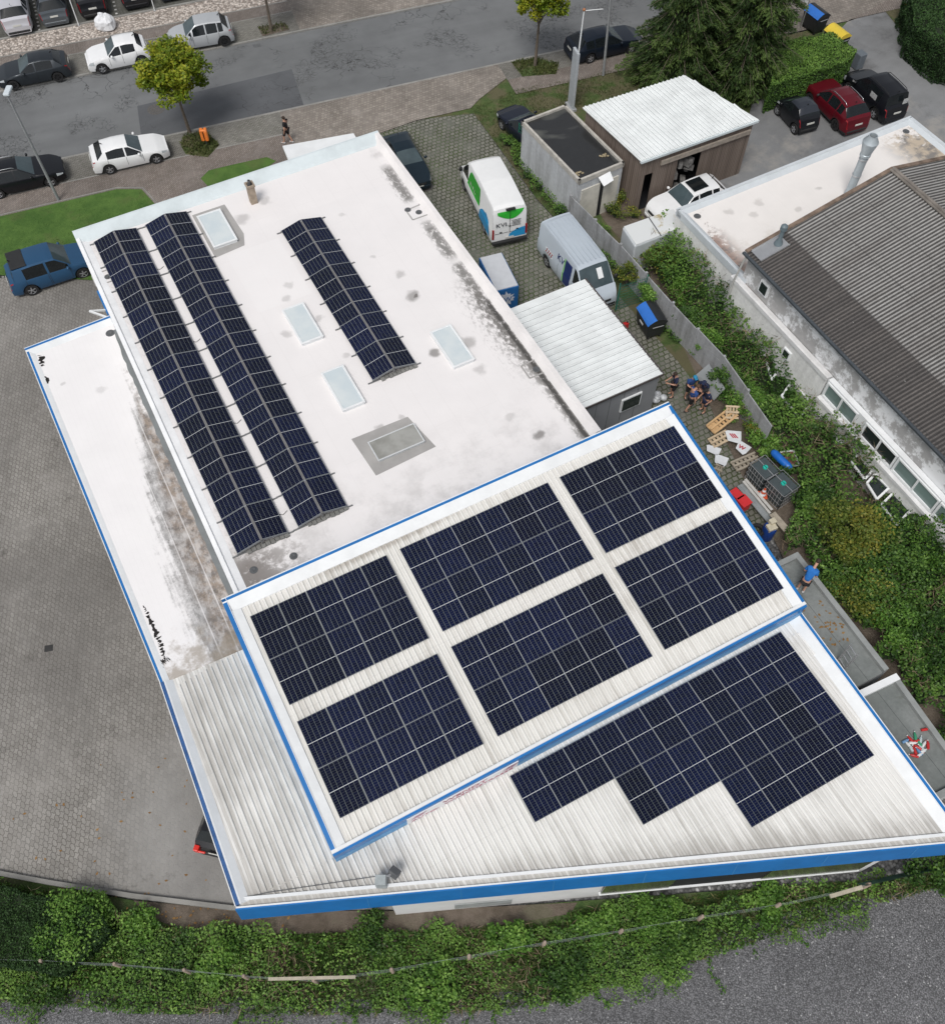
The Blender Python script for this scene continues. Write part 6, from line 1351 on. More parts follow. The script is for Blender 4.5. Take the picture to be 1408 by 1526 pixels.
b.build('dark_bar', m_ink, t, world=False); b = MB()
for s_ in (-.5, .5): b.tube([(s_, .06, 0), (s_, .06, 2.1)], .03, 8)
b.build('leg', m_alu, t, world=False)
# floodlight on the roof edge and its cable
fl0 = at(569, 1326, 3.98); t = thing('roof_floodlight', 'grey sheet metal box with a floodlight on the lower roof edge', 'floodlight', fl0); m_glv = plain('galvanised_box', (.34, .38, .39), .45, .25, 4)
b = MB(); b.box((fl0.x, fl0.y + .18, 4.36), (.34, .30, .72)); b.build('housing', m_glv, t, bevel=.01); b = MB(); b.box((fl0.x + .42, fl0.y + .42, 4.55), (.34, .26, .24), rz=-.6, rx=-.5); hd_ = b.build('lamp_head', m_dgrey, t, bevel=.02); b = MB(); b.bar((fl0.x, fl0.y + .2, 4.70), (fl0.x + .38, fl0.y + .40, 4.55), .05, .05); b.build('arm', m_alu, t)
b = MB(); b.tube([at(560, 1306, 4.03), at(480, 1318, 4.02), at(400, 1330, 4.02), at(372, 1336, 4.02)], .012, 5); tag(b.build('roof_cable', m_dgrey), 'thin grey cable running left from the floodlight across the ribbed roof', 'cable')
# ------------------------------------------------------------------ vegetation
def vnoise(x, y, sc, seed=0):
    x = np.asarray(x) * sc; y = np.asarray(y) * sc; xi = np.floor(x).astype(int); yi = np.floor(y).astype(int); fx, fy = x - xi, y - yi
    fx = fx * fx * (3 - 2 * fx); fy = fy * fy * (3 - 2 * fy)
    def h(a, b): n = (a * 374761393 + b * 668265263 + seed * 1442695041) & 0x7fffffff; n = ((n ^ (n >> 13)) * 1274126177) & 0x7fffffff; return ((n ^ (n >> 16)) & 0xffff) / 65535.0
    return (h(xi, yi) * (1 - fx) + h(xi + 1, yi) * fx) * (1 - fy) + (h(xi, yi + 1) * (1 - fx) + h(xi + 1, yi + 1) * fx) * fy
def fbm(x, y, sc, seed=0): return .55 * vnoise(x, y, sc, seed) + .3 * vnoise(x, y, sc * 2.3, seed + 5) + .15 * vnoise(x, y, sc * 5.1, seed + 9)
def inpoly(x, y, poly):
    r = np.zeros(len(x), bool); n = len(poly)
    for i in range(n):
        (x0, y0), (x1, y1) = poly[i], poly[(i + 1) % n]
        c = ((y0 > y) != (y1 > y)) & (x < (x1 - x0) * (y - y0) / ((y1 - y0) + 1e-12) + x0); r ^= c
    return r
def mat_leaf(name, c0, c1, c2, rough=.5, tr=.25):
    n = NB(name); a = n.N('ShaderNodeAttribute'); a.attribute_name = 'tone'; f = a.outputs['Fac']
    rp = n.N('ShaderNodeValToRGB'); n.put(rp.inputs[0], f); e = rp.color_ramp.elements; e[0].position = 0; e[0].color = (*c0, 1); e[1].position = 1; e[1].color = (*c2, 1); k = e.new(.5); k.color = (*c1, 1)
    n.set(color=rp.outputs[0], rough=rough, spec=.3)
    t = n.N('ShaderNodeBsdfTranslucent'); n.put(t.inputs[0], rp.outputs[0]); mx = n.N('ShaderNodeMixShader'); mx.inputs[0].default_value = tr
    n.nt.links.new(n.b.outputs[0], mx.inputs[1]); n.nt.links.new(t.outputs[0], mx.inputs[2]); n.nt.links.new(mx.outputs[0], n.out.inputs[0]); return n.mat
m_bram = mat_leaf('bramble_leaves', (.010, .030, .006), (.042, .102, .018), (.15, .27, .05))
m_bright = mat_leaf('bright_leaves', (.022, .065, .010), (.095, .21, .03), (.24, .40, .08))
m_yell = mat_leaf('yellowing_leaves', (.04, .07, .012), (.12, .17, .028), (.34, .30, .05), tr=.3)
m_maple = mat_leaf('maple_leaves', (.05, .085, .008), (.17, .25, .02), (.44, .44, .04), tr=.35)
m_con = mat_leaf('conifer_needles', (.009, .022, .007), (.034, .068, .016), (.10, .155, .038), .7, .1)
m_hedge = mat_leaf('hedge_leaves', (.03, .07, .016), (.10, .20, .035), (.22, .36, .07), .6, .2)
m_dhedge = mat_leaf('dark_hedge_leaves', (.010, .03, .008), (.03, .07, .018), (.06, .13, .03), .6, .15)
m_dry = mat_leaf('dry_grass_blades', (.05, .075, .018), (.12, .135, .045), (.27, .24, .11), .8)
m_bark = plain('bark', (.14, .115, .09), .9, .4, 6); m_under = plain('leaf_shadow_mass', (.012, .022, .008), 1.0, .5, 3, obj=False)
def leaves(name, C, size, mat, parent=None, tone=None, up=.6, aspect=.7, seed=1, direction=None, **tg):
    """one leaf quad per point; C (n,3)"""
    C = np.asarray(C, float); n = len(C); rg = np.random.default_rng(seed); size = np.broadcast_to(size, (n,)) * rg.uniform(.65, 1.3, n)
    nr = rg.normal(size=(n, 3)); nr /= np.linalg.norm(nr, axis=1)[:, None]; nr[:, 2] = np.abs(nr[:, 2]); nr = nr * (1 - up) + np.array([0, 0, 1.0]) * up; nr /= np.linalg.norm(nr, axis=1)[:, None]
    t = rg.normal(size=(n, 3)) if direction is None else direction + rg.normal(size=(n, 3)) * .25
    t -= nr * (t * nr).sum(1)[:, None]; t /= np.linalg.norm(t, axis=1)[:, None]; s_ = np.cross(nr, t)
    L = (t * size[:, None]) * .5; W = s_ * (size * aspect)[:, None] * .5; dr = nr * (size * .12)[:, None]
    V = np.stack([C - L, C + W * .9 - dr + L * .1, C + L, C - W * .9 - dr + L * .1], 1).reshape(-1, 3)
    loc = Vector((float(C[:, 0].mean()), float(C[:, 1].mean()), float(C[:, 2].min())))
    if parent is not None: loc = WM[parent.name].to_translation()
    V = V - np.array(loc)[None]
    me = bpy.data.meshes.new(name); me.vertices.add(4 * n); me.vertices.foreach_set('co', V.ravel().astype(np.float32)); me.loops.add(4 * n); me.loops.foreach_set('vertex_index', np.arange(4 * n, dtype=np.int32))
    me.polygons.add(n); me.polygons.foreach_set('loop_start', np.arange(0, 4 * n, 4, dtype=np.int32)); me.polygons.foreach_set('loop_total', np.full(n, 4, np.int32)); me.update(calc_edges=True)
    if tone is None: tone = np.full(n, .5)
    tn = np.clip(tone + rg.normal(0, .16, n), 0, 1); a = me.attributes.new('tone', 'FLOAT', 'FACE'); a.data.foreach_set('value', tn.astype(np.float32))
    me.materials.append(mat); o = bpy.data.objects.new(name, me)
    if parent is not None: o.parent = parent; link(o, WM[parent.name])
    else: link(o, Matrix.Translation(loc)); o.location = loc
    return tag(o, **tg)
def thicket(name, label, polys, hfun, dens, size, mat, seed=1, tonef=None, dmask=None, und=True, cat='undergrowth', cell=.35):
    """leafy ground cover: lumpy dark mass with leaves over it"""
    pts = []; rg = np.random.default_rng(seed)
    allp = np.array([p for q in polys for p in q]); x0, y0 = allp.min(0); x1, y1 = allp.max(0); N = int((x1 - x0) * (y1 - y0) * dens); x = rg.uniform(x0, x1, N); y = rg.uniform(y0, y1, N)
    k = np.zeros(N, bool)
    wx, wy = x + (fbm(x, y, .7, 91) - .5) * 1.7, y + (fbm(x, y, .7, 92) - .5) * 1.7
    for q in polys: k |= inpoly(wx, wy, q)
    if dmask is not None: k &= rg.random(N) < dmask(x, y)
    x, y = x[k], y[k]; h = hfun(x, y); z = h * (1 - rg.random(len(x)) ** 2.2 * .55) + rg.normal(0, .03, len(x)) + .04
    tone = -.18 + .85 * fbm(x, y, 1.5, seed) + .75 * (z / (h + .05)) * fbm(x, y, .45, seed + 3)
    if tonef is not None: tone = tone + tonef(x, y)
    o = leaves(name, np.stack([x, y, z], 1), size, mat, tone=tone, seed=seed, label=label, cat=cat, kind='stuff')
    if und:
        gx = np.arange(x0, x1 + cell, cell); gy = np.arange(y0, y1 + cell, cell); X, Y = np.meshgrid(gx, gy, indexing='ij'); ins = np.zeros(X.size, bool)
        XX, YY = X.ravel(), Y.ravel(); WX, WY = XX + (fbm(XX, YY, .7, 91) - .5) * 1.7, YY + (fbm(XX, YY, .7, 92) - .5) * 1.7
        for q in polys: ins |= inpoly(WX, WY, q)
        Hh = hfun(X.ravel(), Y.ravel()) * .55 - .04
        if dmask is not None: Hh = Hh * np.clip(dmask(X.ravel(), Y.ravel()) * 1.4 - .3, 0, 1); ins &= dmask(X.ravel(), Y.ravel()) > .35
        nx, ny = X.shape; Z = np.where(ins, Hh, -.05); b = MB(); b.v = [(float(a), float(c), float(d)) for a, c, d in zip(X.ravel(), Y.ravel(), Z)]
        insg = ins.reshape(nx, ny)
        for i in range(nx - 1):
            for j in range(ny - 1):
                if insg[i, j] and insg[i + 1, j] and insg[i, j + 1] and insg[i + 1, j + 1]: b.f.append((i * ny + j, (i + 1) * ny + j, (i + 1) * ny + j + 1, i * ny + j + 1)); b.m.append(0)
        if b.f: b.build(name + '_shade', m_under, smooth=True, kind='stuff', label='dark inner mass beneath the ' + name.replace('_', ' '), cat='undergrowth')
    return o
PP = lambda *l, z=.4: [XY(at(x, y, z)) for x, y in l]
# right hand overgrown strip
stripR = PP((935, 385), (1005, 345), (1040, 352), (1100, 440), (1150, 520), (1205, 585), (1255, 650), (1320, 720), (1420, 800), (1760, 1000), (1560, 1330), (1400, 1130), (1408, 1082), (1335, 1002), (1300, 985), (1296, 950), (1225, 868), (1190, 822), (1160, 825), (1178, 770), (1165, 700), (1120, 650), (1075, 590), (1015, 470), (975, 430))
hR = lambda x, y: .25 + np.clip(((x - E0.x) * gx_.x + (y - E0.y) * gx_.y + 3.0) / 2.2, 0, 1) * 1.6 * np.clip(fbm(x, y, .5, 77) * 2.2 - .45, 0, 1) + 1.7 * fbm(x, y, .6, 4) ** 1.3 * np.clip((26 - y) * .05 + .75, .6, 1.25)
junk = [XY(at(1108, 735, .5)), XY(at(1130, 690, .5))]
def dR(x, y):
    d = np.minimum.reduce([np.hypot(x - j[0], y - j[1]) for j in [XY(at(1100, 690, .5)), XY(at(1140, 720, .5)), XY(at(1120, 760, .5)), XY(at(1080, 640, .5))]])
    return np.clip((d - .8) / 1.0, .06, 1) * np.clip(fbm(x, y, .9, 2) * 3.4 - .55, .12, 1)
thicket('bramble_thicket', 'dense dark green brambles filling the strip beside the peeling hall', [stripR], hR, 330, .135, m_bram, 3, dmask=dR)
thicket('wild_seedlings', 'brighter young leaves poking out of the bramble strip', [stripR], lambda x, y: hR(x, y) + .12, 75, .12, m_bright, 8, dmask=lambda x, y: dR(x, y) * np.clip(fbm(x, y, .8, 21) * 5 - 2.3, 0, 1), und=False)
# bottom embankment
bank = PP((-380, 1262), (0, 1312), (150, 1345), (215, 1372), (300, 1388), (420, 1392), (560, 1388), (700, 1382), (830, 1372), (850, 1356), (1000, 1340), (1150, 1318), (1260, 1312), (1300, 1318), (1420, 1300), (1800, 1230), (1800, 1270), (1420, 1318), (1310, 1345), (1230, 1372), (1160, 1392), (1080, 1420), (1010, 1440), (900, 1470), (800, 1500), (640, 1512), (440, 1512), (200, 1508), (0, 1492), (-380, 1460), z=.3)
hB = lambda x, y: .06 + 1.1 * fbm(x, y, .8, 14) ** 2.1
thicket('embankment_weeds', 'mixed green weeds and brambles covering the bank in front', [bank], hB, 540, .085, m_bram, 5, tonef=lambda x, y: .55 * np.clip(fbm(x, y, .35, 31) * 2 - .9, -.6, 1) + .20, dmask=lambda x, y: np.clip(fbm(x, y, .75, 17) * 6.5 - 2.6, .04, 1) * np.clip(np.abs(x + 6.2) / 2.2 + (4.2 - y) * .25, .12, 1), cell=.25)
thicket('embankment_seedlings', 'light green leafy shoots scattered over the front bank', [bank], lambda x, y: hB(x, y) + .1, 130, .10, m_bright, 6, dmask=lambda x, y: np.clip(fbm(x, y, .9, 25) * 5 - 1.9, .05, 1), und=False)
m_twig = mat_leaf('dead_twigs', (.05, .035, .022), (.14, .10, .065), (.30, .24, .16), .9, 0)
def brush(label, poly, dens, hf, seed, mask):
    rg = np.random.default_rng(seed); a = np.array(poly); x0, y0 = a.min(0); x1, y1 = a.max(0); N = int((x1 - x0) * (y1 - y0) * dens); x = rg.uniform(x0, x1, N); y = rg.uniform(y0, y1, N); k = inpoly(x, y, poly) & (rg.random(N) < mask(x, y)); x, y = x[k], y[k]
    leaves('dead_brush', np.stack([x, y, hf(x, y) * (.75 + .45 * rg.random(len(x)))], 1), .5, m_twig, tone=rg.random(len(x)), up=.55, aspect=.045, seed=seed, label=label, cat='brushwood', kind='stuff')
brush('brown dead twigs and stalks lying over the bramble strip', stripR, 60, hR, 51, lambda x, y: np.clip(fbm(x, y, .7, 61) * 6 - 2.9, .03, 1))
brush('brown dead twigs and pale stalks lying over the front bank', bank, 60, hB, 52, lambda x, y: np.clip(fbm(x, y, .6, 37) * 6 - 2.9, .03, 1))
tufts_later = True
# edge creepers running onto the gravel
rg = np.random.default_rng(44); C_ = []
for px, py, tx, ty in ((520, 1505, 545, 1560), (740, 1490, 735, 1545), (1050, 1425, 1075, 1480), (700, 1500, 690, 1560), (880, 1470, 905, 1500), (640, 1505, 660, 1550), (1175, 1380, 1200, 1410), (360, 1508, 350, 1540), (980, 1445, 1010, 1470)):
    a_, c_ = at(px, py, .06), at(tx, ty, .06)
    for k in range(70): t_ = rg.random(); q_ = a_.lerp(c_, t_); C_.append((q_.x + rg.normal(0, .05) + .08 * math.sin(t_ * 9), q_.y + rg.normal(0, .05), .05 + rg.random() * .08))
leaves('creeping_weeds', C_, .09, m_bright, tone=np.full(len(C_), .35), seed=3, label='thin weeds creeping from the bank onto the dark gravel', cat='weeds', kind='stuff')
lowb = PP((-300, 1440), (0, 1478), (300, 1498), (560, 1500), (800, 1485), (1000, 1425), (1160, 1378), (1290, 1350), (1290, 1380), (1170, 1415), (1020, 1470), (820, 1535), (560, 1560), (300, 1550), (0, 1530), (-300, 1500), z=.1)
thicket('gravel_edge_weeds', 'low scattered weeds where the front bank meets the dark gravel', [lowb], lambda x, y: .04 + .18 * fbm(x, y, 1.2, 71), 300, .075, m_bram, 72, tonef=lambda x, y: x * 0 + .25, dmask=lambda x, y: np.clip(fbm(x, y, 1.0, 73) * 7 - 3.5, 0, 1), und=False)
# verges
vg1 = PP((742, 205), (770, 205), (800, 240), (835, 285), (852, 300), (925, 372), (960, 415), (930, 425), (905, 395), (865, 352), (825, 318), (790, 275), z=.2)
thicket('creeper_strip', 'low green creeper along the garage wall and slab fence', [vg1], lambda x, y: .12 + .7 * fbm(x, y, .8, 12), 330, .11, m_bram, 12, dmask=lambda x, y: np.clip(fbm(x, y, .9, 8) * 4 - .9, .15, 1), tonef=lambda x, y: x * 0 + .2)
vg2 = PP((955, 505), (985, 480), (1020, 500), (1060, 560), (1050, 640), (1020, 640), (1010, 560), z=.2)
vg2 = PP((985, 480), (1003, 465), (1030, 500), (1075, 550), (1100, 590), (1085, 600), (1050, 545), (1010, 510), z=.2)
thicket('creeper_strip', 'low green creeper along the slab fence near the group of workers', [vg2], lambda x, y: .1 + .5 * fbm(x, y, .8, 22), 300, .10, m_bram, 13, tonef=lambda x, y: x * 0 + .2)
vg3 = PP((880, 268), (905, 262), (925, 300), (960, 330), (930, 335), (885, 300), z=.3)
thicket('weed_patch', 'yellow green weeds between the garage door and the wooden shed', [vg3], lambda x, y: .2 + .7 * fbm(x, y, .9, 2), 320, .11, m_yell, 14, dmask=lambda x, y: np.clip(fbm(x, y, 1.2, 5) * 4 - 1, .1, 1))
def tufts(name, label, poly, dens, h, mat, seed, tone=.4):
    rg = np.random.default_rng(seed); a = np.array(poly); x0, y0 = a.min(0); x1, y1 = a.max(0); N = int((x1 - x0) * (y1 - y0) * dens); x = rg.uniform(x0, x1, N); y = rg.uniform(y0, y1, N); k = inpoly(x, y, poly) & (rg.random(N) < np.clip(fbm(x, y, .9, seed) * 2.4 - .3, .2, 1)); x, y = x[k], y[k]; n = len(x)
    d = np.stack([rg.normal(0, .5, n), rg.normal(0, .5, n), np.ones(n)], 1); return leaves(name, np.stack([x, y, .09 + rg.random(n) * h * .5], 1), h, mat, tone=tone + .3 * (fbm(x, y, .7, seed + 1) - .5), up=.0, aspect=.22, seed=seed, direction=d, label=label, cat='grass', kind='stuff')
verge = P((701, 163), (770, 135), (870, 118), (960, 92), (1000, 90), (1130, 120), (1110, 190), (1040, 120), (870, 160), (780, 185), (815, 250), (865, 320), (930, 400), (905, 405), (860, 360), (800, 298), (745, 223))
tufts('verge_grass', 'rough grass on the verge beside the turf joint paving', verge, 160, .13, m_dry, 21, .22)
tufts('bank_grass', 'long bright grass growing in patches on the front bank', bank, 330, .22, mat_leaf('long_grass_blades', (.03, .075, .012), (.075, .16, .028), (.17, .28, .07)), 41, .42)
tufts('bank_grass_dry', 'pale dry grass blades on the front bank', bank, 70, .26, m_dry, 42, .5)
tufts('lawn_blades', 'short mown grass of the front lawn', P((0, 330), (170, 290), (210, 288), (228, 305), (150, 410), (0, 412)), 260, .07, mat_leaf('lawn_blades_mat', (.03, .08, .012), (.05, .12, .02), (.09, .17, .035)), 22, .4)
for k, (poly, lb) in enumerate(((P((275, 205), (305, 195), (328, 218), (310, 236), (278, 232), (270, 218)), 'weedy tree pit around the street tree by the orange bin'), (P((762, 95), (800, 88), (832, 98), (828, 112), (778, 116)), 'weedy tree pit around the upper middle street tree'), (P((385, 42), (425, 36), (432, 46), (392, 56)), 'bare tree pit with dry grass at the far side of the street'))):
    sheet('tree_pit', [XY(p_) for p_ in poly], .09, m_rough if k < 2 else m_soil)
    tufts('pit_weeds', lb, poly, 260 if k < 2 else 90, .28, m_dry, 30 + k, .22)
# ---- trees
def blobpts(rg, n, c, r, shell=.55):
    d = rg.normal(size=(n, 3)); d /= np.linalg.norm(d, axis=1)[:, None]; rr = (shell + (1 - shell) * rg.random(n)) ** .8; return np.array(c) + d * rr[:, None] * np.array(r)
def street_tree(base, h, rad, label, seed, lean=(0, 0)):
    t = thing('street_tree', label, 'tree', base, group='young street trees'); rg = np.random.default_rng(seed); r = random.Random(seed); top_ = base + Vector((lean[0], lean[1], h - rad * .4))
    b = MB(); b.tube([base, base.lerp(top_, .35), base.lerp(top_, .7), top_], [.11, .085, .065, .03], 9); C_, T_ = [], []
    for k in range(70):
        th = r.uniform(0, 2 * PI); ph = math.acos(r.uniform(-.75, 1)); q_ = r.uniform(.45, .95); dv = Vector((math.sin(ph) * math.cos(th), math.sin(ph) * math.sin(th), math.cos(ph) * .95)); cc = base + Vector((lean[0], lean[1], h)) + dv * rad * q_ * .86
        st_ = base.lerp(top_, r.uniform(.62, 1)); b.tube([st_, (st_ + cc) / 2 + Vector((0, 0, .15)), cc], [.03, .018, .008], 5, caps=False)
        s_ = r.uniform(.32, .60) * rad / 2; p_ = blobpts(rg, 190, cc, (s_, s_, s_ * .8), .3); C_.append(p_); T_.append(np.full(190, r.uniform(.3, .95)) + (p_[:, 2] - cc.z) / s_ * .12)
    b.build('trunk', m_bark, t, smooth=50); leaves('crown', np.concatenate(C_), .185, m_maple, parent=t, tone=np.concatenate(T_), seed=seed, up=.4); return t
street_tree(at(283, 197, .08), 3.75, 2.2, 'small yellow green street tree beside the orange litter bin', 5, (-.10, 0))
street_tree(at(797, 99, .08), 5.0, 2.1, 'small green street tree at the upper edge left of the flagpole', 6, (.1, 0))
street_tree(at(405, 46, .08), 4.8, 1.9, 'street tree on the far side whose crown lies above the picture edge', 7, (0, 0))
def conifer(base, h, rad, label, seed, z0=.4):
    t = thing('conifer_tree', label, 'tree', base, group='tall conifers behind the wooden shed'); rg = np.random.default_rng(seed); r = random.Random(seed)
    b = MB(); b.tube([base, base + Vector((0, 0, h * .5)), base + Vector((0, 0, h * .97))], [.26, .16, .03], 9); C_, D_, T_ = [], [], []
    z = z0
    while z < h * .97:
        R = rad * (1 - z / h) ** .75 * r.uniform(.85, 1.08) + .15; nb = max(5, int(11 * (R / rad) ** .5)); a0 = r.uniform(0, 6)
        for k in range(nb):
            a_ = a0 + 2 * PI * k / nb + r.uniform(-.2, .2); L_ = R * r.uniform(.65, 1.12); tip = base + Vector((math.cos(a_) * L_, math.sin(a_) * L_, z - .18 * L_ + r.uniform(-.2, .2))); st_ = base + Vector((0, 0, z + .12 * L_)); midp = st_.lerp(tip, .55) + Vector((0, 0, .08 * L_))
            b.tube([st_, midp, tip], [.035, .02, .006], 4, caps=False); n = int(50 + 150 * L_ / rad * 1.3); u = rg.random(n) ** .6; tn = r.uniform(.2, .85)
            P0, P1, P2 = np.array(st_), np.array(midp), np.array(tip); q_ = (1 - u)[:, None] ** 2 * P0 + (2 * u * (1 - u))[:, None] * P1 + (u ** 2)[:, None] * P2
            side = np.array([-math.sin(a_), math.cos(a_), 0]); sw = rg.normal(0, 1, n) * .26 * (1.15 - u) * L_ ; q_ = q_ + side * sw[:, None]; q_[:, 2] -= np.abs(sw) * .3 + rg.random(n) * .12
            out = np.array([math.cos(a_), math.sin(a_), -.45]); C_.append(q_); D_.append(out[None] + side[None] * (np.sign(sw) * .7)[:, None]); T_.append(tn + .35 * (u - .5))
        z += r.uniform(.20, .34) * (1.0 if z < h * .6 else .8)
    b.build('trunk', m_bark, t); leaves('needle_branches', np.concatenate(C_), .27, m_con, parent=t, tone=np.concatenate(T_), seed=seed, up=.45, aspect=.24, direction=np.concatenate(D_)); return t
conifer(at(1003, 122, .05), 13.5, 3.35, 'tall dark conifer on the left overhanging the wooden shed roof', 3)
conifer(at(1100, 124, .05), 14.5, 3.3, 'tall dark conifer on the right next to the clipped hedge', 4)
conifer(at(1052, 78, .05), 13.0, 2.6, 'tall conifer standing between and behind the other two', 9)
def hedge_box(name, label, poly, h, mat, seed, dens=420, size=.11, wob=.12, tone=.45):
    t = thing(name, label, 'hedge', (*np.array(poly).mean(0), 0)); rg = np.random.default_rng(seed); poly = ccw(poly)
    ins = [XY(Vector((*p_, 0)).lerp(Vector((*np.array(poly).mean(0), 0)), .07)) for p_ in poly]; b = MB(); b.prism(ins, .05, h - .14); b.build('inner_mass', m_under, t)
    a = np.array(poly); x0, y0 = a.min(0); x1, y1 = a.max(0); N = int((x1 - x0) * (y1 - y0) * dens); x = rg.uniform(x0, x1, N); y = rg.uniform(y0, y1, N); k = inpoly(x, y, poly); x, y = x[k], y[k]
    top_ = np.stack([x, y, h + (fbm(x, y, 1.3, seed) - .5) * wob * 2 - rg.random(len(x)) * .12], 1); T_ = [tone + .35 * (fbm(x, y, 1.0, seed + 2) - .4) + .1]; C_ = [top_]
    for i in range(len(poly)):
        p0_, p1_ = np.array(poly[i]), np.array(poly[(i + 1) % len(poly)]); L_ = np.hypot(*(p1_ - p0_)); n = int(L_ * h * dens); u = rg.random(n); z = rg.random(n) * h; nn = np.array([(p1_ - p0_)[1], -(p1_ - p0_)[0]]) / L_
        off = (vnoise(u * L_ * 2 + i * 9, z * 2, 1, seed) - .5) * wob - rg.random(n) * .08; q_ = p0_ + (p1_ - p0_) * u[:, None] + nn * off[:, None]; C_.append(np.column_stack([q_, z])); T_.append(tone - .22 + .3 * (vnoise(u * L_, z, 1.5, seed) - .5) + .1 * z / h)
    leaves('foliage', np.concatenate(C_), size, mat, parent=t, tone=np.concatenate(T_), seed=seed, up=.25); return t
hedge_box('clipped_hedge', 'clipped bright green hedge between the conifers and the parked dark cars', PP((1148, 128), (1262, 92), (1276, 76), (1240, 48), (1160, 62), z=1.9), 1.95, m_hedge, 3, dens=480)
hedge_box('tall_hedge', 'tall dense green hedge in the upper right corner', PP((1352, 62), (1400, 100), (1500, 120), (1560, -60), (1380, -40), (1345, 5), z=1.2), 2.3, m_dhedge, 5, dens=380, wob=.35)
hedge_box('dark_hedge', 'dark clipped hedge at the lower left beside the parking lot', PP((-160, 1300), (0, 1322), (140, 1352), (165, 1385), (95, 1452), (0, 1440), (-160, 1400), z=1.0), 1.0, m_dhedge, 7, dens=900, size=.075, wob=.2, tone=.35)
def shrub(px, py, z, rad, h, label, mat, seed, size=.12, tone=.45, n=1500, group=None):
    p_ = at(px, py, z); base = Vector((p_.x, p_.y, 0)); t = thing('shrub', label, 'shrub', base, group=group); rg = np.random.default_rng(seed); r = random.Random(seed); b = MB(); C_, T_ = [], []
    for k in range(16):
        a_ = r.uniform(0, 2 * PI); q_ = math.sqrt(r.random()) * rad * .75; zz = h * (1 - .45 * (q_ / rad) ** 2) * r.uniform(.62, .95); cc = base + Vector((math.cos(a_) * q_, math.sin(a_) * q_, zz)); b.tube([base, base.lerp(cc, .5) + Vector((0, 0, .1)), cc], [.03, .02, .008], 4, caps=False)
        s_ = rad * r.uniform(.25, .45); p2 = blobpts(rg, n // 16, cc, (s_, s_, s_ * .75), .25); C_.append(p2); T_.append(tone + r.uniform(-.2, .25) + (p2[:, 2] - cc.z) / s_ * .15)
    b.build('stem', m_bark, t); C_ = np.concatenate(C_); C_[:, 2] = np.maximum(C_[:, 2], .05); leaves('foliage', C_, size, mat, parent=t, tone=np.concatenate(T_), seed=seed, up=.45); return t
